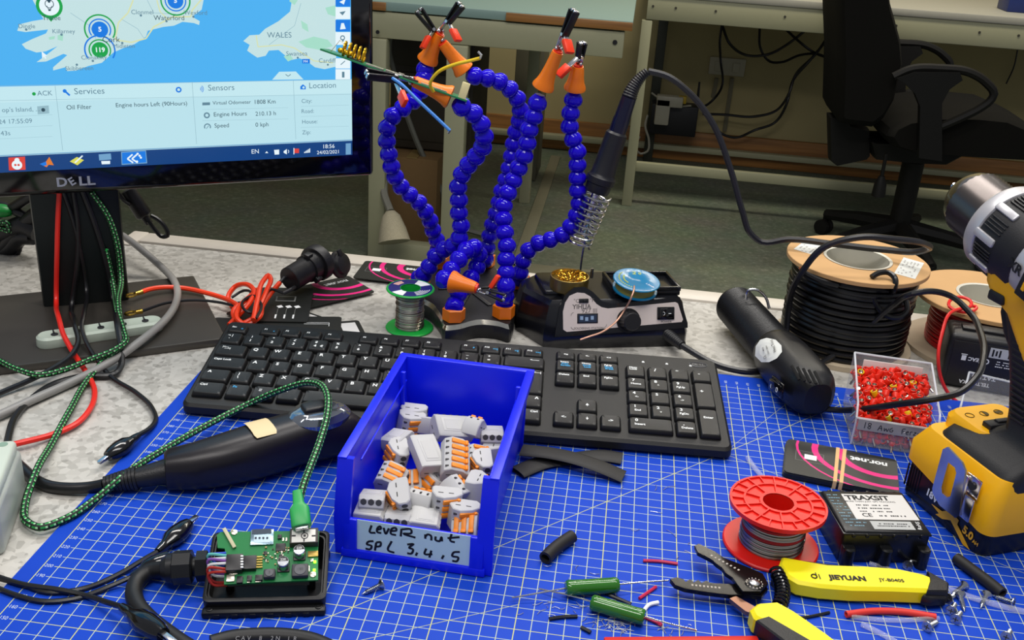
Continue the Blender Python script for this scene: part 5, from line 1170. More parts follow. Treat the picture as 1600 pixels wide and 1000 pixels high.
fer_red = pm('ferrule_red', '#e22a16', 0.35); fer_yel = pm('ferrule_yellow', '#e8c416', 0.35); tin = pm('tinned_pin', '#d2ccc4', 0.25, 1.0)
def ferrule_mesh(mat, loc):
    m = MB(); A = Matrix.Rotation(PI/2, 4, 'Y')
    m.lathe([(0.20, -0.30), (0.25, -0.36), (0.29, -0.33), (0.29, 0.12), (0.16, 0.30), (0.10, 0.32)], A, 12, caps=(False, True)); m.lathe([(0.19, -0.32), (0.16, -0.1)], A, 12, 1, caps=(False, True)); m.lathe([(0.10, 0.28), (0.10, 0.95)], A, 8, 1)
    o = m.build('ferrule', [mat, tin], loc=(0, 0, 0)); return o
def scatter_ferrules():
    rnd = random.Random(21)
    prot = {}
    pts = []
    # what lies against the front pane below the strip, then the heap's skin and the layer under it
    for i in range(11):
        for k in range(3): pts.append((0.5+0.56*i, 0.45+rnd.uniform(-.05, .1), 0.45+0.5*k, 0))
    for layer in range(2):
        for i in range(11):
            for j in range(12):
                x = 0.5+0.56*i+rnd.uniform(-.15, .15); y = 0.75+0.55*j+rnd.uniform(-.15, .15)
                z = 1.75+1.9*min(1, y/6.6)**0.9+0.35*math.exp(-((x-3.2)/2.4)**2)+rnd.uniform(-.1, .1)-0.42*layer
                if x < 6.15 and y < 6.9: pts.append((x, y, z, 1+layer))
    vis = sorted(pts, key=lambda p: p[3])[:270]
    ny = 0
    for k, (x, y, z, la) in enumerate(vis):
        yel = (k % 19 == 5) and ny < 12
        if yel: ny += 1
        key = 'y' if yel else 'r'
        if key not in prot: prot[key] = ferrule_mesh(fer_yel if yel else fer_red, None); o = prot[key]
        else: o = prot[key].copy(); COL.objects.link(o)
        p = FT @ Vector((x, y, z)); o.location = (p.x*S, p.y*S, p.z*S+Z0)
        o.rotation_euler = (rnd.uniform(0, 6.28), rnd.uniform(0.45, 1.5), rnd.uniform(0, 6.28))
        if yel: tag(o, 'yellow collared crimp ferrule among the red ones in the clear tray', 'ferrule', 'yellow ferrules in the clear tray')
        else: tag(o, 'red collared crimp ferrule in the heap inside the clear tray', 'ferrule', 'red ferrules in the clear tray')
scatter_ferrules()
co = Vector((63.3, 50.2, 0))
ct, CT = clear_tray('parts_tray', 'clear plastic tray of loose silver terminals, behind the drill battery', (co.x, co.y, 0.0), -20, 6.0, 6.0, 4.2, 2.2)
def scatter_terminals():
    rnd = random.Random(4); proto = None
    for k in range(46):
        x = rnd.uniform(0.6, 5.6); y = rnd.uniform(0.6, 5.3); z = rnd.uniform(0.35, 1.3)
        if proto is None:
            m = MB(); m.box((0.35, 0, 0), (0.7, 0.5, 0.08), 0.03); m.box((-0.35, 0.18, 0.12), (0.7, 0.06, 0.25), 0.02); m.box((-0.35, -0.18, 0.12), (0.7, 0.06, 0.25), 0.02); m.box((-0.35, 0, 0), (0.7, 0.4, 0.07), 0.02)
            proto = m.build('spade_terminal', pm('terminal_tin', '#b9bbc0', 0.28, 1.0), loc=(0, 0, 0)); o = proto
        else: o = proto.copy(); COL.objects.link(o)
        p = CT @ Vector((x, y, z)); o.location = (p.x*S, p.y*S, p.z*S+Z0); o.rotation_euler = (rnd.uniform(0, 6.28), rnd.uniform(-.7, .7), rnd.uniform(0, 6.28))
        tag(o, 'loose silver crimp terminal in the clear tray behind the drill battery', 'terminal', 'silver terminals in the clear tray')
scatter_terminals()
# ------------------------------------------------------------------ cordless drill
def drill():
    A = Vector((57.35, 41.6, 0)); f = Vector((-0.42, 0.907, 0)).normalized(); s = Vector((f.y, -f.x, 0))
    # local frame: x along the near side towards the butt, y across (to the right), z up
    D = frame(A, x=-f, y=s) if False else Matrix((-f, s, Vector((0, 0, -1)))).transposed().to_4x4()
    D = Matrix(((-f.x, s.x, 0, A.x), (-f.y, s.y, 0, A.y), (0, 0, 1, 0), (0, 0, 0, 1)))     # proper: x butt, y right, z up (left-handed pairs are mirrored by MB.add)
    base = D @ Vector((4.2, 3.9, 0))
    t = thing('cordless_drill', 'yellow and black cordless drill standing on its battery at the right edge', 'drill', base[:])
    yel = pm('drill_yellow', '#f2b20c', 0.4, var=0.04); blk = pm('drill_rubber_black', '#17171a', 0.5, bump=0.2, bscale=1200); bat = pm('battery_black', '#121316', 0.38); sil = pm('drill_silver', '#b9b8bc', 0.35, 0.4)
    def rr(x0, x1, y0, y1, z, r, n=5):
        P = []
        for cx, cy, a0 in ((x1-r, y1-r, 0), (x0+r, y1-r, 90), (x0+r, y0+r, 180), (x1-r, y0+r, 270)):
            for k in range(n+1):
                a = math.radians(a0+90*k/n); P.append(Vector((cx+r*math.cos(a), cy+r*math.sin(a), z)))
        return P
    LB, WB = 8.8, 8.8
    b = MB().rings([rr(0.15, LB-.15, .15, WB-.15, 0.0, .7), rr(0, LB, 0, WB, .25, .8), rr(0, LB, 0, WB, 2.6, .8), rr(0.1, LB-.1, .1, WB-.1, 3.6, .8)], M=D)
    b.box((LB/2, 0.02, 0.55), (LB-1.2, 0.12, 0.5), 0.04, 0, D)
    for k in range(6): b.box((0.3+0.28*k, 0.0, 1.7), (0.12, 0.12, 1.9), 0.04, 0, D)
    b.build('battery', bat, t)
    bt = MB(); SF_ = frame(D @ Vector((0, -0.06, 0)), x=D.to_3x3() @ Vector((1, 0, 0)), y=(0, 0, 1))
    bt.text('18V', (3.3, 1.62, 0), 0.8, 0, SF_, bold=0.04, rot=-4)
    bt.prism([(3.5, 1.05), (4.6, 1.15), (5.3, 1.7), (5.7, 1.5), (7.9, 0.12), (7.2, 0.1), (5.6, 1.05), (4.8, 0.62), (4.1, 0.55), (4.4, 0.82)], 0.0, 0.02, 1, SF_)
    bt.prism([(5.9, 1.6), (6.3, 1.5), (6.25, 1.05), (5.85, 1.3)], 0, 0.02, 1, SF_)
    bt.text('LI-ION', (5.5, 0.45, 0.02), 0.34, 2, SF_, bold=0.02, rot=-20); bt.text('5.0', (7.35, 1.15, 0.01), 0.85, 1, SF_, bold=0.04, rot=-6); bt.text('AH', (8.2, 0.92, 0.01), 0.4, 1, SF_, bold=0.03)
    bt.build('battery_print', [white_ink, yel, black_ink], t)
    # yellow skirt of the foot, with the dipping lower edge
    sk = MB(); out = rr(-0.25, LB+0.35, -0.25, WB+0.25, 0, .9, 6)
    def low(p): return 3.1-1.1*max(0, min(1, (p.x-2.4)/4.5))
    sk.rings([[Vector((p.x, p.y, low(p))) for p in out], [Vector((p.x, p.y, low(p)+0.3)) for p in out], [Vector((p.x, p.y, 4.6)) for p in out], rr(0.4, LB-.1, .5, WB-.5, 6.0, .9, 6)], M=D)
    sk.build('foot_shell', yel, t)
    # rubber boot climbing to the handle
    hc = (5.0, 4.9)
    bo = MB(); rg = []
    for z, x0, x1, hw in ((3.6, 2.8, LB+.25, 4.75), (4.6, 1.6, LB+.2, 4.7), (5.8, 1.2, LB+.1, 4.4), (6.6, 1.5, LB, 3.7), (7.2, 3.6, LB, 2.4), (8.0, 4.5, LB+0.2, 1.9), (9.2, 4.2, LB, 1.7), (11, 3.6, 8.0, 1.65)):
        rg.append(rr(x0, x1, hc[1]-hw, hc[1]+hw, z, min(1.2, hw*0.6, (x1-x0)*0.4), 6))
    bo.rings(rg, M=D); bo.build('rubber_boot', blk, t)
    # selector pad in front of the handle
    pd = MB(); pd.rings([rr(0.2, 4.6, 1.9, 7.2, 5.6, 1.0, 5), rr(0.2, 4.6, 1.9, 7.2, 6.8, 1.0, 5), rr(0.5, 4.5, 2.2, 6.9, 7.2, 0.9, 5)], M=D)
    p_ = pd.build('selector_pad', yel, t)
    PT = D @ Matrix.Translation((0.45, 0.7, 7.21))
    kn = MB().box((3.1, 3.3, 0.15), (0.9, 2.2, 0.5), 0.12, 0, PT).box((3.1, 3.6, 0.35), (0.5, 1.2, 0.4), 0.1, 0, PT); kn.build('mode_slider', blk, p_)
    ic = MB()
    for y in (2.3, 3.6, 4.9):
        c = PT @ Vector((1.3, y, 0.02)); ic.tube([c+Vector((0.32*math.cos(2*PI*k/16), 0.32*math.sin(2*PI*k/16), 0)) for k in range(16)], 0.03, 4, closed=True)
        if y == 3.6: ic.box((1.3, y+0.12, 0.02), (0.5, 0.24, 0.02), 0, 0, PT)
        if y == 4.9: ic.box((1.3, y, 0.02), (0.3, 0.5, 0.02), 0, 0, PT)
    ic.build('icons', pm('olive_print', '#4d3d0c', 0.6), p_)
    # handle
    hd = MB(); rg = []
    for z, x0, x1, hw in ((9.5, 4.1, 8.3, 1.65), (11.5, 3.4, 7.6, 1.75), (14, 2.4, 6.8, 1.8), (16.3, 1.4, 6.4, 1.95), (18, 0.6, 6.6, 2.3)):
        rg.append(rr(x0, x1, hc[1]-hw, hc[1]+hw, z, 1.2, 6))
    hd.rings(rg, M=D); h_ = hd.build('handle', blk, t)
    gr = MB()
    for k in range(16): gr.box((5.7-0.2*k*0.42/0.42*0.6, hc[1]-1.75, 9.0+0.42*k), (1.4, 0.2, 0.18), 0.06, 0, D)
    gr.build('grip_ribs', blk, h_)
    sh = MB(); rg = []
    for z, x0, x1, hw in ((11.4, 5.8, 7.7, 1.8), (13, 4.5, 7.2, 1.9), (14.5, 3.0, 6.8, 2.0), (15.8, 1.9, 6.6, 2.1), (16.6, 0.3, 6.6, 2.3), (17.4, -0.2, 6.8, 2.5), (18.8, -0.3, 7.0, 2.7)):
        rg.append(rr(x0, x1, hc[1]-hw, hc[1]+hw, z, min(1.3, (x1-x0)*0.4), 6))
    sh.rings(rg, M=D); sh.build('motor_shell', yel, t)
    MB().rings([rr(x0, x0+2.4, hc[1]-1.1, hc[1]+1.1, z, .6) for z, x0 in ((12.6, 2.9), (14.0, 1.5), (15.2, 0.8), (16.8, 0.7))], M=D).build('trigger', blk, t)
    MB().box((1.7, hc[1]-2.3, 16.7), (1.5, 0.5, 0.8), 0.2, 0, D).build('direction_button', blk, t)
    # barrel: lathe about the drive axis; the nose points away and to the left
    o0 = D @ Vector((-6.7, hc[1], 21.75)); ad = (D @ Vector((-0.9, hc[1], 20.5))-o0).normalized()
    BM = frame(o0, z=ad, x=s); f = -ad
    MB().cyl(o0+f*(0.8), o0-f*1.2, 0.3, n=12).build('drill_bit', steel, t)
    ch = MB().lathe([(0.35, 0.15), (0.8, 0.0), (0.95, 0.1), (1.7, 0.55), (2.15, 1.1), (2.3, 1.6), (2.38, 1.8)], BM, 40); c_ = ch.build('chuck_nose', pm('chuck_chrome', '#a7a4a2', 0.18, 1.0), t)
    kn = MB(); rg = []; n = 60
    for i in range(21):
        z = 1.8+0.155*i; rg.append([BM @ Vector(((2.40+0.09*((i+j) % 2))*math.cos(2*PI*j/n), (2.40+0.09*((i+j) % 2))*math.sin(2*PI*j/n), z)) for j in range(n)])
    kn.rings(rg); kn.build('knurled_sleeve', pm('knurled_steel', '#5f5957', 0.3, 0.9), t)
    MB().cyl(o0+f*0.35, o0+f*0.0, 0.32, n=12).build('red_insert', red_pl, c_)
    cl = MB().lathe([(2.5, 4.8), (3.1, 4.9), (3.28, 5.2), (3.28, 6.0), (3.15, 6.1)], BM, 56); cl.build('silver_collar', sil, t)
    tq = MB(); rg = []; n = 56
    for z, r in ((6.05, 3.15), (6.2, 3.18), (8.2, 3.25), (8.5, 3.15), (9.6, 3.15), (9.9, 3.0)): rg.append([BM @ Vector((r*math.cos(2*PI*j/n), r*math.sin(2*PI*j/n), z)) for j in range(n)])
    tq.rings(rg); tq_ = tq.build('torque_collar', blk, t)
    fi = MB()
    for k in range(9):
        a = 2*PI*k/9+0.25; T = BM @ Matrix.Rotation(a, 4, 'Z') @ Matrix.Translation((3.27, 0, 6.9)); fi.box((0, 0, 0), (0.3, 0.62, 2.0), 0.14, 0, T)
    fi.build('collar_fins', sil, tq_)
    gp = MB()
    for k in range(9):
        a = 2*PI*(k+0.5)/9+0.25; T = BM @ Matrix.Rotation(a, 4, 'Z') @ Matrix.Translation((3.25, 0, 7.1))
        for q in (-0.4, -0.13, 0.13, 0.4): gp.box((0, q, 0), (0.16, 0.12, 1.7), 0.05, 0, T)
    gp.build('collar_grips', black, tq_)
    gb = MB().lathe([(3.0, 9.8), (3.05, 10.0), (3.1, 10.9), (3.05, 12.2)], BM, 48); gb.build('gearbox', sil, t)
    MB().lathe([(3.0, 12.1), (3.15, 12.3), (3.15, 18.5), (2.4, 19.6)], BM, 40).build('motor_cover', yel, t)
    XP = frame(o0+ad*10.6+(-s)*3.12, x=ad, y=(0, 0, 1)); xr = MB().text('XR', (-0.35, 0.0, 0.05), 0.95, 0, XP, bold=0.04)
    xr.box((1.05, -0.1, 0.0), (1.2, 2.8, 0.16), 0.1, 1, XP); xr.box((1.1, 0.6, 0.1), (0.85, 0.42, 0.06), 0.04, 2, XP); xr.box((1.0, -0.2, 0.1), (0.3, 1.5, 0.06), 0.04, 2, XP)
    xr.build('badge', [black_ink, blk, yel], t)
    # belt hook bolted to the near side of the foot
    hk = MB(); HK = frame(D @ Vector((0, -0.4, 0)), x=D.to_3x3() @ Vector((1, 0, 0)), y=(0, 0, 1)); th = 0.16
    o_ = [(3.95, 6.1), (4.3, 6.5), (5.9, 6.2), (6.4, 5.8), (6.95, 2.5), (6.7, 2.1), (5.0, 2.05), (4.1, 2.5), (3.95, 2.8)]
    i_ = [(4.75, 5.5), (5.45, 5.5), (5.7, 5.2), (5.75, 3.3), (5.5, 3.05), (4.95, 3.05), (4.75, 3.4)]
    from mathutils.geometry import delaunay_2d_cdt
    ov = [Vector(p) for p in o_]+[Vector(p) for p in i_]; no, ni = len(o_), len(i_)
    r_ = delaunay_2d_cdt(ov, [(k, (k+1) % no) for k in range(no)]+[(no+k, no+(k+1) % ni) for k in range(ni)], [], 0, 1e-5)
    def inside(p, poly):
        c = False
        for k in range(len(poly)):
            a, b2 = poly[k], poly[k-1]
            if (a[1] > p.y) != (b2[1] > p.y) and p.x < (b2[0]-a[0])*(p.y-a[1])/(b2[1]-a[1])+a[0]: c = not c
        return c
    tri = [fc for fc in r_[2] if not inside(sum((r_[0][k] for k in fc), Vector((0, 0)))/len(fc), i_)]
    V0 = [Vector((p.x, p.y, 0.3)) for p in r_[0]]; V1 = [Vector((p.x, p.y, 0.3+th)) for p in r_[0]]
    hk.add(V1, tri, 0, HK); hk.add(V0, [list(reversed(fc)) for fc in tri], 0, HK)
    for poly in (o_, i_):
        n = len(poly); V = [Vector((p[0], p[1], 0.3)) for p in poly]+[Vector((p[0], p[1], 0.3+th)) for p in poly]; hk.add(V, [[k, (k+1) % n, n+(k+1) % n, n+k] for k in range(n)], 0, HK)
    hk.box((7.0, 4.9, 0.05), (1.4, 1.5, 0.18), 0.05, 0, HK); hk.box((7.3, 3.3, 0.3), (0.9, 1.8, 0.16), 0.05, 0, HK); hk.box((6.6, 4.3, 0.15), (0.4, 2.4, 0.4), 0.08, 0, HK)
    hb = hk.build('belt_hook', pm('hook_chrome', '#cfc9c8', 0.2, 1.0), t, ang=25)
    MB().cyl(HK @ Vector((7.1, 5.0, 0.05)), HK @ Vector((7.1, 5.0, 0.3)), 0.3, n=14).build('screw_head', black, hb)
drill()
# ------------------------------------------------------------------ cards
pink = pm('magenta_print', '#e0147c', 0.45); card_black = pm('card_black', '#1b1d1b', 0.4, var=0.05)
white_card = pm('card_white_area', '#d6d4d2', 0.5)
CARDT = 0.1
def clip_poly(P, w, h):
    """clip a 2-D polygon to the card's rectangle (0..w, 0..h)"""
    for ax_, lim, sg in ((0, 0, 1), (0, w, -1), (1, 0, 1), (1, h, -1)):
        out = []
        for i in range(len(P)):
            a, b = P[i-1], P[i]; da, db = sg*(a[ax_]-lim), sg*(b[ax_]-lim)
            if (da >= 0) != (db >= 0):
                t = da/(da-db); out.append((a[0]+(b[0]-a[0])*t, a[1]+(b[1]-a[1])*t))
            if db >= 0: out.append(b)
        P = out
        if len(P) < 3: return []
    return P
def card_geo(mb, M, arcs=True, text=True, sim=True, z=0.0, wd=8.56, hg=5.4, back=False):
    """a plastic SIM card: x along its long side, printed face up"""
    def rr2(w, h, r):
        P = []
        for cx, cy, a0 in ((w-r, h-r, 0), (r, h-r, 90), (r, r, 180), (w-r, r, 270)):
            for k in range(5): a = math.radians(a0+22.5*k); P.append((cx+r*math.cos(a), cy+r*math.sin(a)))
        return P
    mb.prism(rr2(wd, hg, 0.35), z, z+0.08, 0, M)
    zt = z+0.084
    if arcs:
        for r0, r1 in ((2.1, 2.65), (3.75, 4.15), (4.95, 5.1)):
            for k in range(40):
                a = math.radians(9*k); b = math.radians(9*k+9)
                q = [(7.3+r0*1.3*math.cos(a), 4.7+r0*math.sin(a)), (7.3+r1*1.3*math.cos(a), 4.7+r1*math.sin(a)), (7.3+r1*1.3*math.cos(b), 4.7+r1*math.sin(b)), (7.3+r0*1.3*math.cos(b), 4.7+r0*math.sin(b))]
                q = clip_poly(q, wd-0.03, hg-0.03)
                if q: mb.flat(q, zt, 1, M)
    if text: mb.text('nor.net', (6.4, 4.2, zt+0.003), 0.95, 2, M, rot=180, bold=0.035)
    if sim:
        mb.box((1.9, 3.0, zt), (0.95, 0.75, 0.01), 0.1, 2, M)
        o = [(0.75, 2.25), (2.9, 2.25), (2.9, 3.8), (0.75, 3.8)]
        for a, b in zip(o, o[1:]+o[:1]): mb.box(((a[0]+b[0])/2, (a[1]+b[1])/2, zt), (abs(a[0]-b[0])+0.04, abs(a[1]-b[1])+0.04, 0.006), 0, 3, M)
CM = [card_black, pink, white_ink, pm('card_grey_line', '#6d706d', 0.5), white_card, pm('card_navy', '#1c2250', 0.4), pm('card_blue', '#2638c8', 0.4)]
def put_card(px, h, lab, group=None, **kw):
    """px: four corners in the photo, starting at the card's own lower left, anticlockwise seen from above"""
    P = [W(x, y, h) for x, y in px]; c = sum(P, Vector())/4
    ex = ((P[1]-P[0])+(P[2]-P[3])).normalized(); M = frame(c, x=ex, z=(0, 0, 1)) @ Matrix.Translation((-4.28, -2.7, 0))
    m = MB(); extra = kw.pop('extra', None); card_geo(m, M, **kw)
    if extra: extra(m, M)
    return tag(m.build('sim_card', CM, loc=(c.x, c.y, h)), lab, 'card', group)
def sim_stack():
    P0 = W(1222, 747, 0.0); P1 = W(1407, 785, 0.0); ex = (P1-P0); ex.z = 0; ex.normalize(); L = 8.56
    M0 = frame(P0, x=ex, z=(0, 0, 1))
    rnd = random.Random(2)
    n = 6
    for k in range(n):
        M = M0 @ Matrix.Translation((rnd.uniform(-.06, .06), rnd.uniform(-.06, .06), 0)) @ Matrix.Rotation(rnd.uniform(-.012, .012), 4, 'Z')
        m = MB(); card_geo(m, M, arcs=(k == n-1), text=(k == n-1), sim=(k == n-1), z=0.1*k+0.01)
        c = M @ Vector((4.28, 2.7, 0))
        tag(m.build('sim_card', CM, loc=(c.x, c.y, 0.1*k)), ('top black and pink card of the banded stack behind the red wire reel' if k == n-1 else 'black card stacked under the top one, held by rubber bands'), 'card', 'cards in the rubber banded stack')
    bm_ = pm('rubber_band', '#d9b27c', 0.6); zt = 0.1*n+0.03
    for x, lab in ((3.95, 'left of the two tan rubber bands round the card stack'), (4.45, 'right of the two tan rubber bands round the card stack')):
        m = MB(); r = []
        for y, z in ((-0.06, 0.0), (-0.08, zt*0.5), (-0.02, zt), (2.7, zt+0.02), (5.42, zt), (5.48, zt*0.5), (5.46, 0.0)):
            xs = x+(0.5 if x > 4.2 else 0.35)*(y-2.7)/5.4*0.5
            r.append([M0 @ Vector((xs+dx, y+dy, max(0.005, z+dz))) for dx, dy, dz in ((-0.14, 0, 0), (0.14, 0, 0), (0.14, 0, 0.05), (-0.14, 0, 0.05))])
        m.rings(r); c = M0 @ Vector((x, 2.7, 0))
        tag(m.build('rubber_band', bm_, loc=(c.x, c.y, zt)), lab, 'rubber band', 'rubber bands round the card stack')
sim_stack()
def dev(m, M):
    m.box((5.6, 2.6, 0.09), (1.3, 2.0, 0.01), 0.05, 3, M); m.box((5.65, 2.6, 0.095), (1.0, 1.7, 0.01), 0.04, 0, M)
    for k in range(3):
        y = 1.3+0.85*k; m.box((3.6, y, 0.09), (0.55, 0.5, 0.01), 0, 2, M @ Matrix.Translation((3.6, y, 0)) @ Matrix.Rotation(0.5, 4, 'Z') @ Matrix.Translation((-3.6, -y, 0))); m.box((2.4, y+0.15, 0.09), (1.5, 0.05, 0.006), 0, 3, M); m.box((1.2, y+0.2, 0.09), (0.9, 0.16, 0.01), 0, 2, M)
    m.box((1.5, 4.9, 0.09), (2.6, 0.5, 0.01), 0.05, 2, M)
put_card([(474, 502), (483, 452), (415, 452), (400, 502)], 0.35, 'black card with a small device drawing under the car socket leads', arcs=False, text=False, sim=False, extra=dev)
put_card([(478, 482), (570, 458), (536, 436), (455, 452)], 0.0, 'black and pink card lying beside the car socket, white word upside down')
put_card([(560, 443), (655, 447), (690, 420), (575, 402)], 0.0, 'black and pink card at the far desk edge left of the helper stand')
def corner_card(px, h, yaw, lab, patch=None, outline=False):
    # px: where the photo shows the card's far right corner
    c = W(*px, h); M = rotz(yaw, (c.x, c.y, h)) @ Matrix.Translation((-8.56, -5.4, 0)); m = MB(); card_geo(m, M, arcs=False, text=False, sim=False)
    if patch: m.flat(patch, 0.088, 4, M)
    if outline:
        for y in (3.9, 3.6): m.box((6.2, y, 0.09), (2.4, 0.05, 0.01), 0, 2, M)
        m.box((7.4, 3.5, 0.09), (0.05, 0.8, 0.01), 0, 2, M)
    q = M @ Vector((4.28, 2.7, 0)); tag(m.build('sim_card', CM, loc=(q.x, q.y, h)), lab, 'card', 'cards behind the keyboard')
corner_card((513, 499), 0.0, -24, 'dark card with a long white strip sticking out furthest left behind the keyboard', [(4.4, 4.2), (8.0, 4.2), (8.0, 5.1), (4.4, 5.1)])
corner_card((560, 501), 0.11, 27, 'dark card with a white patch behind the keyboard, nearest the green solder spool', [(6.6, 2.0), (8.1, 2.0), (8.1, 4.9), (6.6, 4.9)])
corner_card((534, 496), 0.22, 14, 'plain dark card with a pale outline lying on top behind the function keys', None, True)
corner_card((474, 504), 0.12, 8, 'dark card with a white wedge just in front of the device drawing card', [(4.0, 4.2), (8.2, 3.6), (8.2, 4.9)])
# ------------------------------------------------------------------ spools of solder
def solder_spool(c, label, h, R_, rw, flange, windmat, hole, thick, z0=0.0, lab=None, ribs=False):
    t = thing('solder_spool', label, 'spool', (c[0], c[1], z0)); M = Matrix.Translation((c[0], c[1], 0))
    def fl(za, zb, nm):
        m = MB().lathe([(hole, za), (R_-0.08, za), (R_, za+0.08), (R_, zb-0.08), (R_-0.08, zb), (hole, zb)], M, 48, caps=(False, False))
        return m
    fl(z0+0.01, z0+thick, '').build('bottom_flange', flange, t)
    m = MB()
    if ribs:
        m.lathe([(hole, h-thick), (R_, h-thick), (R_, h), (R_-0.16, h), (R_-0.16, h-0.12), (R_-0.95, h-0.12), (R_-0.95, h), (R_-1.08, h), (R_-1.08, h-0.12), (hole+0.22, h-0.12), (hole+0.22, h), (hole, h)], M, 48, caps=(False, False))
        for k in range(20): m.box((R_-0.55, 0, h-0.05), (0.85, 0.08, 0.12), 0, 0, M @ Matrix.Rotation(2*PI*k/20, 4, 'Z'))
        for k in range(10): m.box(((R_-1.1+hole)/2+0.1, 0, h-0.05), (R_-1.1-hole-0.1, 0.1, 0.12), 0, 0, M @ Matrix.Rotation(2*PI*(k+.5)/10, 4, 'Z'))
    else: m = fl(h-thick, h, '')
    m.lathe([(hole, h-0.05), (hole, z0+0.02)], M, 28, caps=(False, False)); m.build('top_flange', flange, t)
    w = MB(); rnd = random.Random(8); n = int((h-2*thick-z0)/0.13)
    for k in range(n):
        z = z0+thick+0.07+0.13*k; r = rw+rnd.uniform(-.08, .03); w.tube([Vector((c[0]+r*math.cos(2*PI*i/36), c[1]+r*math.sin(2*PI*i/36), z+0.03*math.sin(2*PI*i/36+k))) for i in range(36)], 0.075, 6, windmat[1] if isinstance(windmat, tuple) and k % 6 in (3, 4) and n*0.3 < k < n*0.8 else 0, closed=True)
    w.lathe([(rw-.08, z0+thick), (rw-.08, h-thick)], M, 36, caps=(False, False))
    w.build('wound_wire', windmat[0] if isinstance(windmat, tuple) else windmat, t)
    return t
green_pl = pm('green_plastic', '#18a840', 0.35); solder = pm('solder_silver', '#b4b0a6', 0.3, 0.95)
g = W(634, 506, 0.0); gsp = solder_spool((14.35, 61.7), 'green flanged spool of silver solder left of the helper stand', 4.0, 2.35, 1.35, green_pl, solder, 0.95, 0.22, -0.3)
m = MB(); M = Matrix.Translation((14.35, 61.7, 4.01)); n = 40
def ringseg(mb, r0, r1, a0, a1, z, mi, M):
    V = []; Fc = []; k_ = max(3, int(abs(a1-a0)/8))
    for k in range(k_+1):
        a = math.radians(a0+(a1-a0)*k/k_); V += [(r0*math.cos(a), r0*math.sin(a), z), (r1*math.cos(a), r1*math.sin(a), z)]
        if k: Fc.append([2*k-2, 2*k-1, 2*k+1, 2*k])
    mb.add(V, Fc, mi, M)
ringseg(m, 1.0, 2.15, 0, 360, 0, 0, M); ringseg(m, 1.05, 2.1, 35, 80, 0.006, 1, M); ringseg(m, 1.05, 2.1, 225, 262, 0.006, 1, M); ringseg(m, 1.3, 1.9, 130, 165, 0.006, 2, M)
for k in range(5): ringseg(m, 1.15+0.18*k, 1.22+0.18*k, -60, -20+5*k, 0.006, 1, M)
m.build('flange_label', [pm('label_navy', '#1a1c6e', 0.4), white_ink, pm('label_pale_red', '#d9a9a4', 0.4)], gsp)
red_sp = pm('red_spool_plastic', '#e01d12', 0.35)
rs = solder_spool((46.5, 32.1), 'red flanged reel of thin silver wire standing on the mat beside the tracker box', 3.6, 3.3, 2.15, red_sp, ([solder, pm('red_winding', '#b31a1f', 0.35)], 1), 1.05, 0.3, 0.0, ribs=True)
# ------------------------------------------------------------------ tracker box with the paper label
def traxsit():
    O = (50.95, 31.05, 0.0); rz = 10.5; T = rotz(rz, O); Wd, Dp, Hh = 6.1, 5.0, 2.6
    t = thing('tracker_unit', 'black boxy tracker with a white printed label, on the mat beside the red reel', 'tracker', O, rz)
    m = MB().box((Wd/2, Dp/2, Hh/2), (Wd, Dp, Hh), 0.22, 0, T, 3).box((Wd/2, Dp/2, Hh-0.25), (Wd+0.1, Dp+0.1, 0.16), 0.05, 0, T)
    for k in range(6): m.box((0.7+0.95*k, -0.02, Hh-0.32), (0.24, 0.16, 0.3), 0.05, 0, T); m.box((0.7+0.95*k, Dp+0.02, Hh-0.2), (0.3, 0.16, 0.3), 0.05, 0, T)
    m.build('housing', pm('tracker_black', '#0f1012', 0.3, bump=0.1, bscale=900), t)
    for x in (0.45, 3.05, 5.7): MB().lathe([(0.42, 0.02), (0.42, 1.45), (0.34, 1.55)], T @ Matrix.Translation((x, -0.35, 0.0)), 20).box((x, -0.1, 0.78), (0.84, 0.6, 1.5), 0.1, 0, T).build('mounting_lug', MATS['tracker_black'], t)
    L = MB(); M = T @ Matrix.Translation((Wd/2, Dp/2, Hh+0.008)); rnd = random.Random(12)
    L.box((0.55, 0.45, 0), (4.5, 3.1, 0.012), 0.004, 0, M)
    L.text('TRAXSIT', (0.05, 1.52, 0.01), 0.78, 1, M, bold=0.04, sx=1.05); L.text('MORE THAN JUST GPS TRACKING', (0.1, 1.06, 0.01), 0.24, 1, M, bold=0.01)
    for y in (0.62, 0.24, -0.14): label_lines(L, M @ Matrix.Translation((0, 0, 0.01)), -1.1, 1.2, y, 0.12, 1, rnd)
    L.text('CE', (-0.75, -0.6, 0.01), 0.6, 1, M, bold=0.02); label_lines(L, M @ Matrix.Translation((0, 0, 0.01)), 0.1, 2.0, -0.65, 0.14, 1, rnd)
    dots(L, M @ Matrix.Translation((0, 0, 0.01)), 1.95, 0.4, 1.2, 8, 1, rnd) if False else None
    L.box((0.6, -1.75, 0), (2.9, 0.95, 0.012), 0.004, 2, M)
    for y in (-1.6, -1.85): label_lines(L, M @ Matrix.Translation((0, 0, 0.01)), -0.5, 1.7, y, 0.1, 1, rnd)
    for k in range(11): y = 1.85-0.37*k; label_lines(L, M @ Matrix.Translation((0, 0, 0.004)), -2.8+0.02*k, -1.85+rnd.uniform(-.3, .1)+(0.6 if k > 7 else 0), y, 0.11, 3, rnd)
    L.text('RoHS', (2.45, -1.75, 0.01), 0.4, 4, M, rot=80)
    L.build('printed_label', [pm('label_paper', '#cfcdca', 0.5), black_ink, pm('label_silver', '#a9acac', 0.4), pm('label_cyan_grey', '#6c93a6', 0.5), white_ink], t, ang=15)
traxsit()
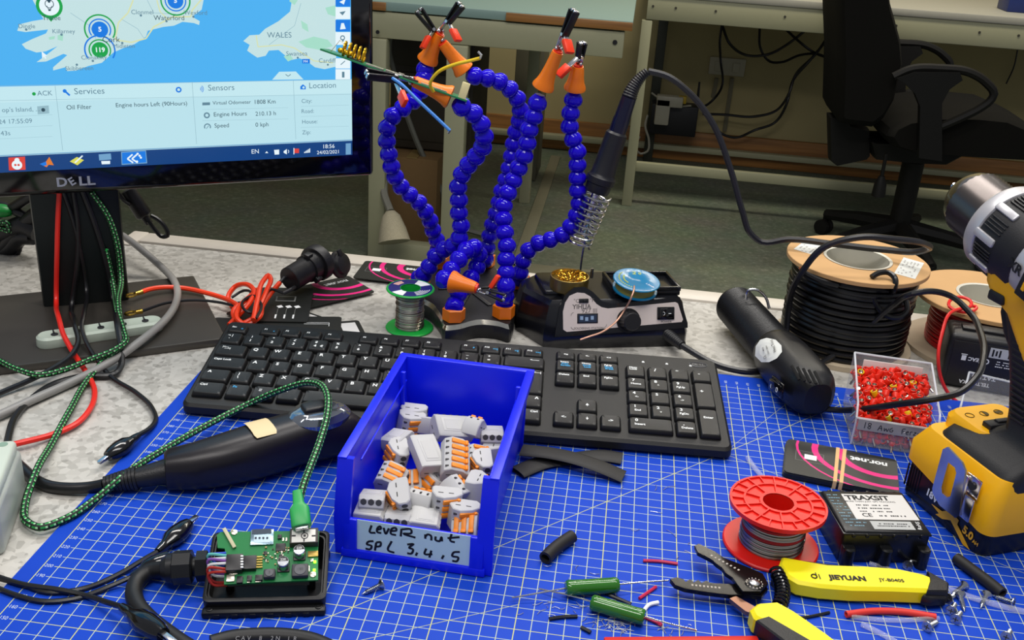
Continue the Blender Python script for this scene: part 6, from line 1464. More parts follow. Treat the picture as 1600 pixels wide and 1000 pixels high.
# ------------------------------------------------------------------ wire stripper
def stripper():
    piv = W(1180, 912, 1.0)
    t = thing('wire_stripper', 'yellow handled wire stripper with black jaws open towards the green resistors', 'wire stripper', (piv.x, piv.y, 0))
    ye = pm('handle_yellow', '#efe012', 0.4, var=0.03); jb = pm('jaw_black_oxide', '#0b0807', 0.2, 0.3, var=0.2, scale=90)
    j1 = [(1085, 853), (1092, 850), (1117, 862), (1131, 872), (1172, 888), (1192, 897), (1200, 912), (1188, 925), (1160, 925), (1150, 912), (1144, 903), (1133, 896), (1128, 888), (1119, 882), (1113, 876), (1100, 869), (1090, 864)]
    j2 = [(1047, 905), (1057, 902), (1068, 905), (1071, 909), (1079, 905), (1084, 910), (1091, 906), (1096, 911), (1103, 907), (1110, 911), (1150, 913), (1165, 900), (1190, 905), (1200, 920), (1190, 932), (1172, 930), (1140, 930), (1100, 925), (1070, 920), (1054, 914)]
    a = pxprism(MB(), j1, 1.25, 1.0, 1.3, bevel=0.03); rnd = random.Random(3)
    def mk(mb, x, y, w_, rot, z):
        p = W(x, y, z); mb.box((0, 0, 0), (w_, 0.12, 0.01), 0, 1, frame(p, x=rot, z=(0, 0, 1)))
    d1 = W(1150, 890, 1.3)-W(1105, 865, 1.3); d2 = W(1150, 918, 1.0)-W(1075, 910, 1.0)
    for k in range(8): mk(a, 1112+6*k, 868+3.2*k, 0.16, Vector((-d1.y, d1.x, 0)), 1.31)
    a.build('upper_jaw', [jb, pm('etched_numbers', '#b3aaa0', 0.5)], t, ang=25)
    b = pxprism(MB(), j2, 0.95, 0.65, 0.98, bevel=0.03)
    for k in range(8): mk(b, 1082+6*k, 914+0.6*k, 0.16, Vector((-d2.y, d2.x, 0)), 0.985)
    b.build('lower_jaw', [jb, MATS['etched_numbers']], t, ang=25)
    c = W(1179, 911, 1.35); m = MB().lathe([(0.62, 0), (0.62, 0.05), (0.58, 0.06)], Matrix.Translation((c.x, c.y, 1.28)), 28, 1).lathe([(0.36, 0.0), (0.34, 0.12), (0.2, 0.17)], Matrix.Translation((c.x, c.y, 1.32)), 20)
    for k in range(14):
        a_ = 2*PI*k/14; m.box((0.5*math.cos(a_), 0.5*math.sin(a_), 0.065), (0.06, 0.12, 0.01), 0, 2, Matrix.Translation((c.x, c.y, 1.28)))
    m.build('pivot_bolt', [steel, jb, MATS['etched_numbers']], t)
    # upper handle lying on the mat
    h1 = [(1215, 892), (1220, 879), (1250, 884), (1290, 891), (1350, 893), (1400, 897), (1440, 906), (1462, 915), (1478, 925), (1474, 934), (1440, 933), (1390, 931), (1330, 930), (1280, 926), (1245, 920), (1228, 910)]
    core = [(1205, 905), (1222, 877), (1255, 878), (1320, 886), (1400, 890), (1450, 903), (1480, 922), (1479, 936), (1455, 938), (1440, 934), (1445, 925), (1430, 912), (1380, 902), (1300, 897), (1240, 893), (1225, 900), (1215, 912)]
    hh = pxprism(MB(), h1, 0.75, 0.1, 1.3, bevel=0.2); 
    o = hh.build('handle', ye, t); pxprism(MB(), core, 0.85, 0.3, 1.0, bevel=0.1).build('handle_core', black, o)
    tip_ = [(1446, 902), (1480, 921), (1479, 936), (1445, 935), (1448, 918)]; pxprism(MB(), tip_, 0.75, 0.08, 1.36, bevel=0.15).build('handle_tip', black, o)
    pr = W(1330, 903, 1.31); ex = W(1380, 905, 1.31)-W(1280, 900, 1.31)
    # brand printed on the handle's face that looks at the camera
    fp = WV(1325, 903, W(1325, 915, 0.9).y-0.75)
    M = frame(W(1318, 899, 1.33), x=ex, z=(0, 0, 1)); tx = MB(); tx.text('JIEYUAN', (0.2, -0.25, 0.0), 0.64, 0, M, bold=0.05); tx.text('JY-B0405', (3.1, -0.25, 0), 0.44, 0, M, bold=0.02); tx.tube([M @ Vector((-2.0+0.18*math.cos(2*PI*k/12), -0.25+0.2*math.sin(2*PI*k/12), 0.02)) for k in range(12)], 0.04, 4, closed=True); tx.box((-1.82, -0.1, 0.01), (0.06, 0.5, 0.01), 0, 0, M); tx.box((-1.65, -0.25, 0.01), (0.06, 0.5, 0.01), 0, 0, M)
    tx.build('print', black_ink, o)
    h2 = [(1170, 962), (1182, 952), (1212, 950), (1240, 965), (1290, 1000), (1340, 1040), (1300, 1050), (1240, 1010), (1195, 985), (1176, 975)]
    o2 = pxprism(MB(), h2, 0.9, 0.1, 1.5, bevel=0.22).build('handle', ye, t); pxprism(MB(), [(1180, 975), (1200, 968), (1230, 985), (1290, 1020), (1330, 1052), (1280, 1050), (1220, 1005)], 1.3, 0.5, 1.62, bevel=0.1).build('handle_core', black, o2)
    pxprism(MB(), [(1140, 935), (1150, 931), (1180, 948), (1200, 950), (1200, 958), (1180, 960), (1165, 955)], 0.9, 0.6, 0.9).build('tang', pm('copper_steel', '#8f6a58', 0.3, 0.9), t)
    # coil spring between the handles
    s0 = W(1212, 893, 1.0); s1 = W(1216, 950, 1.0); mid = (s0+s1)/2+Vector((0.7, 0, 0)); N = 11*12; co = []
    for i in range(N+1):
        q = i/N; p = s0*(1-q)**2+mid*2*q*(1-q)+s1*q*q; d = ((mid-s0)*(1-q)+(s1-mid)*q).normalized(); sx = d.cross(Vector((0, 0, 1))).normalized(); a_ = 2*PI*i/12
        co.append(p+sx*(0.42*math.cos(a_))+Vector((0, 0, 0.42*math.sin(a_))))
    MB().tube(co, 0.1, 6).build('spring', black_gloss, t)
stripper()
# ------------------------------------------------------------------ resistors, sleeving, off-cuts
def resistor(a, b, leads, label):
    A = W(*a, 0.62); B = W(*b, 0.62); t = thing('resistor', label, 'resistor', ((A.x+B.x)/2, (A.y+B.y)/2, 0)); L = (B-A).length
    MB().lathe([(0.2, -0.03), (0.42, 0.0), (0.5, 0.1), (0.52, 0.3), (0.5, 0.5), (0.5, L-0.5), (0.52, L-0.3), (0.5, L-0.1), (0.42, L), (0.2, L+0.03)], frame(A, z=B-A), 24).build('resistor_body', pm('green_enamel', '#2a6a1a', 0.15, coat=0.5), t)
    for l in leads: MB().tube(resample(smooth_pts([W(x, y, h) for x, y, h in l], 5), 0.3), 0.055, 6).build('wire_lead', steel, t)
resistor((884, 919), (966, 914), [[(885, 919, .62), (840, 927, .5), (800, 934, .3)], [(966, 913, .62), (1000, 910, .5), (1045, 907, .3)]], 'dark green resistor lying upper, its right lead reaching the stripper jaw')
resistor((924, 941), (1007, 965), [[(924, 940, .62), (900, 933, .45), (842, 920, .2)], [(1007, 963, .62), (1040, 973, .4), (1090, 985, .1)]], 'dark green resistor lying lower, beside the wire clippings')
def sleeve(nm, px, h, r, mat, label, flat=1.0, n=14, hollow=True, grp=None, cat='sleeving'):
    P = resample(smooth_pts([W(x, y, h if not isinstance(h, list) else h[i]) for i, (x, y) in enumerate(px)], 8), 0.25)
    rgs = []; rin = []
    for i, p in enumerate(P):
        d = (P[min(i+1, len(P)-1)]-P[max(i-1, 0)]).normalized(); sx = d.cross(Vector((0, 0, 1))).normalized(); up = sx.cross(d)
        rgs.append([p+sx*(r*math.cos(2*PI*k/n))+up*(r*flat*math.sin(2*PI*k/n)) for k in range(n)])
        rin.append([p+sx*(0.68*r*math.cos(2*PI*k/n))+up*(0.6*r*flat*math.sin(2*PI*k/n)) for k in range(n)])
    m = MB()
    if hollow: m.rings(rgs+list(reversed(rin)), closed=True)
    else: m.rings(rgs)
    c = P[len(P)//2]
    return tag(m.build(nm, mat, loc=(c.x, c.y, 0)), label, cat, grp)
hs = pm('matt_black_sleeving', '#1d1c1c', 0.6, var=0.08)
sleeve('heat_shrink', [(808, 738), (850, 722), (900, 716), (945, 712), (972, 716)], 0.24, 0.85, hs, 'flat black heat shrink piece lying underneath, right of the blue bin', 0.22)
sleeve('heat_shrink', [(815, 703), (860, 708), (905, 718), (945, 732), (975, 745)], [0.62, 0.8, 0.85, 0.6, 0.28], 0.85, hs, 'flat black heat shrink piece lying crosswise on another one', 0.22)
sleeve('heat_shrink', [(852, 872), (866, 858), (880, 847), (894, 838)], 0.46, 0.45, hs, 'short round black heat shrink tube alone on the mat', 1.0)
sleeve('heat_shrink', [(1494, 872), (1518, 890), (1545, 910), (1567, 928)], 0.42, 0.4, hs, 'long thin black tube on the mat beside the drill battery', 1.0)
sleeve('heat_shrink', [(1322, 960), (1365, 955), (1410, 956), (1462, 964)], 0.24, 0.22, pm('red_sleeving', '#d8332c', 0.5), 'red heat shrink tube lying below the stripper handle', 1.0)
rt = pm('red_ruler_plastic', '#cc241c', 0.4)
m = MB(); a_ = W(945, 1002, 0.3); b_ = W(1185, 1000, 0.3); m.box((0, 0, 0), ((b_-a_).length, 1.0, 0.6), 0.1, 0, frame((a_+b_)/2-Vector((0, 0.42, 0)), x=b_-a_, z=(0, 0, 1)))
tag(m.build('red_strip', rt, loc=((a_.x+b_.x)/2, (a_.y+b_.y)/2-0.4, 0)), 'red plastic strip just showing at the near edge of the mat', 'strip')
clr = pm('clear_tubing', '#e2e4ea', 0.08, alpha=0.22, var=0.02)
for px, r, lab in (([(1470, 915), (1500, 927), (1550, 943), (1610, 958)], 0.2, 'long clear thin tube running out at the right behind the screws'), ([(1330, 964), (1390, 969), (1468, 966)], 0.16, 'clear thin tube just below the red heat shrink'), ([(1346, 975), (1375, 989), (1405, 1006)], 0.18, 'clear thin tube at the near edge below the red heat shrink'), ([(1168, 715), (1180, 732), (1192, 746)], 0.2, 'short clear tube behind the red reel'), ([(1358, 880), (1385, 888), (1397, 892)], 0.16, 'short clear tube between tracker and stripper handle')):
    sleeve('clear_tube', px, r+0.01, r, clr, lab, 1.0, 10, False, None, 'tube')
for px, lab, mt, r in (([(1005, 876), (1030, 877), (1059, 881)], 'short pink-red wire end right of the black tube', 'w1', 0.11), ([(999, 935), (1012, 926), (1025, 917)], 'short pink-red wire end between resistors and stripper', 'w1', 0.11), ([(946, 927), (965, 935), (986, 944)], 'short black wire end between the two green resistors', 'k', 0.12), ([(858, 967), (880, 964), (903, 963)], 'short black wire end left of the lower resistor', 'k', 0.12), ([(908, 980), (923, 988)], 'tiny black wire end below the lower resistor', 'k', 0.12), ([(1006, 954), (1014, 945), (1030, 941)], 'short white wire end at the lower resistor', 'ww', 0.13), ([(1009, 965), (1022, 970), (1034, 977)], 'red wire end beside the lower resistor lead', 'w1', 0.12), ([(1212, 963), (1255, 965), (1278, 961), (1296, 957)], 'thin black wire end between the stripper handles', 'k', 0.1)):
    P = resample(smooth_pts([W(x, y, r) for x, y in px], 6), 0.2); c = P[len(P)//2]
    tag(MB().tube(P, r, 7).build('wire_end', {'w1': pm('pink_red_wire', '#c2224a', 0.4), 'k': black_cable, 'ww': white_ink}[mt], loc=(c.x, c.y, 0)), lab, 'wire')
# hair-fine strands: nobody could count them
rnd = random.Random(31); m = MB()
for cx, cy, sx, sy, n in ((960, 970, 38, 16, 46), (1050, 984, 30, 8, 8), (875, 945, 70, 18, 14), (900, 900, 40, 30, 5), (1030, 838, 60, 60, 5), (1075, 850, 30, 20, 3), (1030, 758, 40, 3, 3)):
    for k in range(n):
        x = cx+rnd.gauss(0, sx*0.5); y = cy+rnd.gauss(0, sy*0.5); a = rnd.uniform(0, PI); l = rnd.uniform(6, 22)
        x2 = x+l*math.cos(a); y2 = y+l*0.5*math.sin(a); mx_, my = (x+x2)/2+rnd.uniform(-3, 3), (y+y2)/2+rnd.uniform(-3, 3)
        m.tube(resample(smooth_pts([W(x, y, 0.03), W(mx_, my, 0.08), W(x2, y2, 0.03)], 4), 0.2), 0.022, 4)
tag(m.build('wire_strands', pm('strand_tin', '#d5d9e0', 0.3, 0.8), loc=(33, 22, 0)), 'fine loose wire strands scattered on the mat around the resistors', 'wire strands', None, 'stuff')
# ------------------------------------------------------------------ screws
zinc = pm('zinc_screw', '#b5b8bd', 0.26, 1.0)
def screw_mesh(L):
    m = MB(); pr = [(0.02, 0.0), (0.34, 0.02), (0.36, 0.08), (0.14, 0.28)]; z = 0.3
    while z < L-0.3: pr += [(0.17, z), (0.115, z+0.05)]; z += 0.12
    pr += [(0.1, L-0.25), (0.01, L)]
    m.lathe(pr, None, 14); m.box((0, 0, 0.0), (0.34, 0.07, 0.03), 0, 1); m.box((0, 0, 0.0), (0.07, 0.34, 0.03), 0, 1)
    return m.build('screw', [zinc, port_dark], loc=(0, 0, 0))
SCR = {}
def screw(head, tip, label, hh=0.36, L=None):
    a = W(*head, hh); b = W(*tip, 0.16); d = b-a; Ls = d.length
    k = 'a'
    if k not in SCR: SCR[k] = screw_mesh(1.5); o = SCR[k]
    else: o = SCR[k].copy(); COL.objects.link(o)
    o.location = (a.x*S, a.y*S, a.z*S+Z0); o.rotation_euler = d.to_track_quat('Z', 'Y').to_euler()
    tag(o, label, 'screw', 'small zinc screws on the mat')
screw((598, 912), (570, 926), 'silver screw lying alone on the mat below the blue bin')
screw((1508, 914), (1492, 926), 'silver screw upright near the tip of the stripper handle')
screw((1500, 928), (1505, 948), 'silver screw pointing at the viewer under the clear tube')
screw((1542, 928), (1533, 948), 'silver screw left of the tip of the long black tube')
screw((1585, 942), (1556, 932), 'silver screw at the right edge by the tip of the black tube')
screw((1486, 955), (1492, 944), 'upper of two silver screws lying head to the viewer')
screw((1493, 968), (1502, 956), 'lower of two silver screws lying head to the viewer')
screw((1448, 980), (1464, 972), 'silver screw lying below the red heat shrink end')
screw((1480, 935), (1488, 932), 'silver screw half under the stripper handle tip')
screw((1418, 884), (1424, 877), 'silver screw beside the tracker by the stripper handle')
screw((1572, 996), (1577, 988), 'silver screw at the bottom right corner')
# ------------------------------------------------------------------ open enclosure with the circuit board
def enclosure():
    q0 = [W(314, 969, 0.0), W(509, 964, 0.0)]
    ex = (q0[1]-q0[0]).normalized(); ey = Vector((-ex.y, ex.x, 0)); O = q0[0]; Wd = (q0[1]-q0[0]).length
    ang = math.degrees(math.atan2(ex.y, ex.x))
    t = thing('device_enclosure', 'open black plastic enclosure on the mat, holding a lit green circuit board', 'enclosure', (O.x, O.y, 0), ang)
    T = rotz(ang, O)
    bk = pm('enclosure_black', '#0c0c0e', 0.42, spec=0.4)
    D_ = 5.7; H_ = 2.2
    def rr(x0, x1, y0, y1, z, r=0.4):
        P = []
        for cx, cy, a0 in ((x1-r, y1-r, 0), (x0+r, y1-r, 90), (x0+r, y0+r, 180), (x1-r, y0+r, 270)):
            for k in range(5):
                a = math.radians(a0+22.5*k); y = cy+r*math.sin(a); P.append(Vector((cx+r*math.cos(a), y, z-(max(0, 1-(y-0.4)/5.2)*1.35 if z > 1 else 0))))
        return P
    y0 = 0.55
    m = MB().rings([rr(0.15, Wd-.15, y0, D_, 0.0), rr(0.05, Wd-.05, y0, D_, 0.2), rr(0.0, Wd, y0, D_, H_), rr(0.1, Wd-.1, y0+.1, D_-.1, H_+.05), rr(0.2, Wd-.2, y0+.2, D_-.2, H_+.05), rr(0.26, Wd-.26, y0+.26, D_-.26, H_-.1), rr(0.34, Wd-.34, y0+.34, D_-.34, H_-.1), rr(0.4, Wd-.4, y0+.4, D_-.4, 0.25)], M=T)
    m.box((Wd/2, 0.35, 0.25), (Wd, 0.7, 0.5), 0.18, 0, T); m.box((Wd/2, D_+.1, 0.25), (Wd, 0.5, 0.5), 0.15, 0, T)
    for x in (0.45, Wd-0.45): m.tube([T @ Vector((x+0.16*math.cos(2*PI*k/14), 0.32+0.13*math.sin(2*PI*k/14), 0.51)) for k in range(14)], 0.045, 5, closed=True)
    for k in range(6): m.box((0.9+1.05*k, 0.02, 0.2), (0.4, 0.1, 0.3), 0.05, 0, T)
    for x in (1.4, Wd-1.0): m.box((x, 2.5, 0.7), (0.5, 0.5, 1.2), 0.1, 0, T)
    m.build('enclosure_body', bk, t)
    MB().box((Wd/2+.1, 2.2, 0.9), (Wd-2.4, 0.1, 0.4), 0.02, 0, T).build('inner_shelf', pm('grey_metal_strip', '#8a8e92', 0.3, 0.8), t)
    # ---- circuit board
    c = {k: W(x, y, h) for k, (x, y, h) in dict(fl=(350, 913, 1.7), fr=(497, 906, 1.7), br=(499, 829, 3.1), bl=(339, 832, 3.1)).items()}
    X = (c['fr']-c['fl']).normalized(); Yv = ((c['br']+c['bl'])-(c['fr']+c['fl'])); 
    PB = frame(c['fl'], x=X, y=Yv); PI_ = PB.inverted(); nrm = (PB.to_3x3() @ Vector((0, 0, 1))).normalized()
    def q(x, y, z=0.0):
        p = PI_ @ WN(x, y, c['fl']+nrm*z, nrm); return Vector((p.x, p.y))
    out = [(350, 913), (497, 906), (497, 858), (499, 829), (345, 831), (339, 836), (340, 856), (351, 857), (353, 868), (351, 886)]
    pc = MB().prism([tuple(q(*p)) for p in out], -0.16, 0.0, 0, PB)
    gm = pm('solder_mask_green', '#12763c', 0.3, var=0.1, scale=120)
    b_ = pc.build('circuit_board', gm, t); b_['label'] = 'green circuit board with two lit green lights'
    chip = pm('chip_black', '#1b1a1d', 0.4); tinm = pm('tin_pad', '#c9c4b4', 0.3, 0.8)
    def part(nm, mats, fn): m = MB(); fn(m); return m.build(nm, mats, b_)
    def bx(m, x0, y0, x1, y1, hgt, mi=0, bev=0.02, z0=0.0):
        a = q(x0, y0, hgt+z0); b = q(x1, y1, hgt+z0); m.box(((a.x+b.x)/2, (a.y+b.y)/2, z0+hgt/2), (abs(b.x-a.x), abs(b.y-a.y), hgt), bev, mi, PB)
    def gps(m):
        bx(m, 453, 826, 497, 847, 0.55, 0, 0.03); bx(m, 456, 828, 493, 846, 0.04, 1, 0.05, 0.55)
        for a in ((474, 828, 476, 833), (474, 842, 476, 846), (456, 836, 462, 838), (487, 836, 493, 838)): bx(m, *a, 0.02, 2, 0, 0.59)
        p = q(476, 837, .6); m.tube([PB @ Vector((p.x+0.2*math.cos(2*PI*k/16), p.y+0.2*math.sin(2*PI*k/16), 0.6)) for k in range(16)], 0.03, 4, 2, closed=True); m.box((p.x, p.y, .6), (.14, .14, .03), 0, 2, PB)
    part('patch_antenna', [pm('ceramic_dark', '#3d3833', 0.5), pm('antenna_face', '#dedcd4', 0.35), port_dark], gps)
    def sim(m):
        bx(m, 392, 828, 427, 850, 0.14, 0, 0.03); bx(m, 394, 827, 424, 833, 0.02, 1, 0, 0.14); bx(m, 397, 836, 422, 847, 0.015, 2, 0, 0.14)
        for k in range(4): bx(m, 398+6*k, 839, 401+6*k, 842, 0.02, 1, 0, 0.155)
    part('sim_holder', [pm('sim_metal', '#8fa9b8', 0.25, 0.8), pm('sim_dark', '#26364a', 0.4), pm('sim_light', '#b6cbd6', 0.3, 0.6)], sim)
    def hdr(m):
        bx(m, 354, 866, 378, 890, 0.5, 0); bx(m, 378, 868, 400, 888, 0.35, 0)
        for k in range(5): bx(m, 376, 867.5+4.3*k, 380, 869.5+4.3*k, 0.1, 1, 0, 0.45); bx(m, 399, 869+4*k, 410, 870.5+4*k, 0.12, 2, 0)
    part('pin_header', [chip, white_ink, pm('gold_pin', '#b9a05a', 0.3, 0.9)], hdr)
    for x, y in ((443, 886), (468, 868)):
        def cap(m):
            p = q(x, y, 0.0); m.box((p.x, p.y, 0.05), (0.75, 0.75, 0.1), 0.05, 1, PB); m.lathe([(0.33, 0.08), (0.36, 0.15), (0.36, 0.7), (0.33, 0.74)], PB @ Matrix.Translation((p.x, p.y, 0)), 24, 0)
            m.prism([(p.x+0.32*math.cos(a), p.y+0.32*math.sin(a)) for a in [PI*k/8 for k in range(9)]], 0.742, 0.75, 1, PB); m.text('220', (p.x, p.y+0.1, 0.755), 0.22, 2, PB)
        part('capacitor', [pm('capacitor_can', '#b9bcc2', 0.2, 0.9), chip, white_ink], cap)
    for x0, y0, x1, y1, r in ((456, 882, 482, 900, 1), (412, 888, 430, 904, 0)):
        def ind(m):
            a = q(x0, y0, 0.3); b = q(x1, y1, 0.3); cx, cy = (a.x+b.x)/2, (a.y+b.y)/2; w_ = abs(b.x-a.x)
            m.box((cx, cy, 0.2), (w_, w_*0.85, 0.4), 0.1, 0, PB); m.lathe([(w_*.36, 0.4), (w_*.34, 0.44)], PB @ Matrix.Translation((cx, cy, 0)), 24, 1); m.text('150' if r else '3', (cx, cy, 0.45), 0.24, 2, PB)
        part('inductor', [pm('ferrite_grey', '#3a3a3f', 0.5), pm('ferrite_top', '#55565b', 0.45), port_dark], ind)
    def smd(m):
        for a in ((431, 849, 446, 860, .12), (370, 900, 379, 910, .2), (386, 899, 393, 907, .2), (399, 898, 410, 906, .22), (434, 835, 440, 841, .15), (412, 861, 417, 866, .12), (436, 866, 441, 871, .12)): bx(m, *a, 0)
        rn = random.Random(6)
        for k in range(44):
            x = rn.uniform(410, 452); y = rn.uniform(852, 886); bx(m, x, y, x+rn.uniform(1.5, 3), y+rn.uniform(1.2, 2.4), rn.uniform(.05, .12), rn.choice((0, 1, 1, 2)), 0)
        for a in ((441, 840, 444, 845), (446, 840, 449, 845), (386, 908, 391, 910), (399, 907, 408, 909), (358, 891, 371, 897), (485, 873, 490, 877), (481, 884, 484, 893)): bx(m, *a, 0.08, 1, 0.01)
        bx(m, 481, 861, 497, 869, 0.1, 3, 0.01); bx(m, 354, 898, 366, 908, 0.12, 1)
        for x, y in ((366, 832), (489, 898)): p = q(x, y); m.lathe([(0.2, 0), (0.2, .06), (.1, .1)], PB @ Matrix.Translation((p.x, p.y, 0)), 12, 1)
    part('surface_components', [chip, tinm, pm('tan_component', '#a08858', 0.5), pm('gold_plate', '#a58a48', 0.35, 0.7)], smd)
    part('chip_antenna', pm('antenna_beige', '#bdb896', 0.5), lambda m: m.box((0, 0, 0.1), ((q(367, 857)-q(350, 827)).length, 0.22, 0.14), 0.02, 0, PB @ Matrix.Translation((*((q(367, 857)+q(350, 827))/2), 0)) @ Matrix.Rotation(math.atan2(*(q(350, 827)-q(367, 857)).yx), 4, 'Z')))
    led = _em('led_green', '#7dff2a', 4.0)
    for x, y in ((492, 877), (491, 890)): part('indicator_light', led, lambda m: bx(m, x-2.2, y-2, x+2.2, y+2, 0.12, 0, 0.04))
    cu = pm('bulge_blue', '#6d8aa0', 0.4)
    w = MB(); cols = [pm('wire_white', '#d3dadb', 0.4), pm('wire_teal', '#5fb6ad', 0.4), pm('wire_blue', '#2f4fc0', 0.4), pm('wire_violet', '#7a4a9c', 0.4), pm('wire_dark_red', '#a0281e', 0.4)]
    for i, (y, mi) in enumerate(((868, 2), (872, 1), (876, 0), (880, 3), (884, 0), (893, 4), (897, 4))):
        a = PB @ Vector((*q(354, y), 0.3)); b = a+Vector((-1.0, -0.3, -0.1))-ey*0.1; cc_ = a+Vector((-0.75, -0.1-0.05*i, -0.75)); d_ = a+Vector((-0.1, 0.2, -1.2))
        cable([a, b+Vector((0, 0, 0.3 if i % 2 else 0.05)), cc_, d_], 0.085, 6, 0.15, mi, w)
    w.build('internal_wires', cols, t)
    # cable gland, nut and thick cable leaving to the left
    g0 = W(322, 884, 1.35); g1 = W(262, 888, 1.25); ax = (g1-g0).normalized(); G = frame(g0, z=ax)
    MB().lathe([(0.95, -0.1), (0.95, 0.55)], G, 6).lathe([(0.6, 0.5), (0.6, 0.85)], G, 20).build('lock_nut', bk, t, ang=20)
    MB().lathe([(0.85, 0.75), (1.05, 0.85), (1.05, 1.9), (0.95, 2.0)], G, 8).lathe([(0.95, 1.95), (0.9, 2.3), (0.62, 2.65), (0.5, 2.7)], G, 24).build('cable_gland', pm('gland_black', '#16171a', 0.38), t, ang=20)
    MB().tube(resample(smooth_pts([g0+ax*2.2, W(258, 889, 1.1), W(233, 893, 0.75), W(216, 906, 0.6), W(209, 924, 0.55), W(214, 944, 0.55), W(232, 966, 0.55), W(262, 990, 0.55), W(300, 1015, 0.55), W(350, 1035, 0.55)], 8), 0.3), 0.52, 14).build('supply_cable', pm('rubber_cable', '#101012', 0.5), t)
enclosure()
P = [W(x, y, 0.5) for x, y in ((330, 1006), (360, 998), (405, 994), (450, 995), (490, 1002), (520, 1015))]
m = MB(); cable(P, 0.5, 12, 0.3, 0, m)
for k, ch in enumerate('CAV 8 2N LR'):
    if ch != ' ': p = W(372+9*k, 995.5+0.02*(k-3)**2, 0.95); m.text(ch, (0, 0, 0), 0.34, 1, frame(p+Vector((0, -0.1, 0.0)), x=(1, 0.1, 0), y=(0, 0.7, 0.7)))
tag(m.build('thick_cable', [MATS['rubber_cable'], pm('faint_print', '#8a8a8a', 0.6)], loc=P[2][:2]+(0,)), 'thick black printed cable crossing the near edge of the mat below the enclosure', 'cable')
# ------------------------------------------------------------------ corded hand tool
def hand_tool():
    st = [(258, 735, 1.35, 1.2), (264, 733, 1.42, 1.42), (300, 729, 1.6, 1.6), (340, 721, 1.75, 1.78), (385, 709, 1.9, 1.9), (425, 697, 2.0, 1.95), (455, 687, 2.1, 1.9), (485, 679, 2.2, 1.95), (515, 674, 2.15, 1.9), (545, 672, 1.95, 1.7), (560, 672, 1.7, 1.2), (566, 672, 1.6, .6)]
    C = [W(x, y, h) for x, y, h, r in st]
    t = thing('hand_tool', 'black tapered corded hand tool with a cream sticker, lying left of the blue bin', 'hand tool', (C[4].x, C[4].y, 0))
    bodym = pm('clipper_black_pearl', '#1c191d', 0.34, 0.15, coat=0.0, bump=0.1, bscale=1500)
    m = MB(); rg = []; N = 40
    def ringat(i, k=1.0):
        d = (C[min(i+1, len(C)-1)]-C[max(i-1, 0)]); d.z = 0; d.normalize(); sx = Vector((d.y, -d.x, 0)); r = st[i][3]*k; o = []
        for j in range(N):
            a = 2*PI*j/N; ca, sa = math.cos(a), math.sin(a); e = 0.8
            o.append(C[i]+sx*(r*math.copysign(abs(ca)**e, ca))+Vector((0, 0, min(r, C[i].z-0.02 if sa < 0 else r)*math.copysign(abs(sa)**e, sa))))
        return o
    rg = [ringat(i) for i in range(len(C))]
    m.rings(rg); m.build('body', bodym, t)
    def top(x, y, hh):   # point on the upper skin
        return W(x, y, hh)
    # sticker laid on the sloping flank
    i = 5; d = (C[6]-C[4]); d.z = 0; d.normalize(); sx = Vector((d.y, -d.x, 0))
    s = MB(); pts = []
    base = C[4]*0.42+C[5]*0.58
    Rr = 2.03
    grid = []
    for a in range(9):
        ph = math.radians(58+72*a/8); row = []
        for b in range(7):
            l = -0.85+1.7*b/6; e = 0.8; ca, sa = math.cos(ph), math.sin(ph); inset = 1.0
            rad = Rr
            if (a in (0, 8)) and (b in (0, 6)): l *= 0.86
            row.append(base+d*l+sx*(rad*math.copysign(abs(ca)**e, ca))+Vector((0, 0, rad*abs(sa)**e)))
        grid.append(row)
    V = [p for r in grid for p in r]; s.add(V, [[r*7+c, r*7+c+1, (r+1)*7+c+1, (r+1)*7+c] for r in range(8) for c in range(6)])
    s.build('sticker', pm('cream_sticker', '#dcc79a', 0.5), t)
    c7 = C[7]*0.55+C[8]*0.45; dd = (C[8]-C[6]); dd.z = 0; dd.normalize(); B = frame((c7.x, c7.y, c7.z+1.45), x=dd, z=(0, 0, 1))
    MB().lathe([(1.75, -0.25), (1.8, 0.15), (1.5, 0.6), (1.0, 0.75)], B @ Matrix.Diagonal((1.35, 1, 1, 1)), 36).build('clear_collar', pm('smoky_clear_chrome', '#8d939c', 0.1, 0.85, var=0.3, scale=40), t)
    MB().box((-0.3, 0, 0.85), (1.9, 1.3, 0.5), 0.22, 0, B, 3).build('thumb_switch', black, t)
    MB().lathe([(1.0, 0), (1.05, 0.1), (0.9, 0.3)], frame(C[-1], z=dd), 20).build('end_cap', pm('brass_tip', '#c7a75a', 0.3, 0.8), t)
    # plug and ribbed strain relief
    a = W(262, 736, 1.25); b = W(212, 747, 0.95); c = W(163, 757, 0.6)
    fm = MB().rings([[a+(b-a)*q_+Vector((0.0, 0, 0))+Vector((-(b-a).y, (b-a).x, 0)).normalized()*(w_*math.cos(2*PI*k/16))+Vector((0, 0, h_*math.sin(2*PI*k/16))) for k in range(16)] for q_, w_, h_ in ((-0.1, 1.0, 0.95), (0.3, 0.95, 0.85), (1.0, 0.75, 0.7))]); fm.build('cord_plug', black, t)
    sr = MB()
    for k in range(9):
        p = b.lerp(c, k/8.5); r = 0.86-0.035*k; sr.lathe([(r*0.8, -0.12), (r, -0.1), (r, 0.1), (r*0.8, 0.12)], frame(p, z=c-b), 16)
    sr.cyl(b, c, 0.46, 0.36, 12); sr.build('strain_relief', black, t)
    cable([c, W(150, 760, 0.4), W(110, 763, 0.2), W(75, 759, 0.15), W(52, 748, 0.15), W(38, 735, 0.15), W(15, 715, 0.15), (-12, 33, 0.15)], 0.42, 10, 0.4).build('power_cord', black_cable, t)
hand_tool()
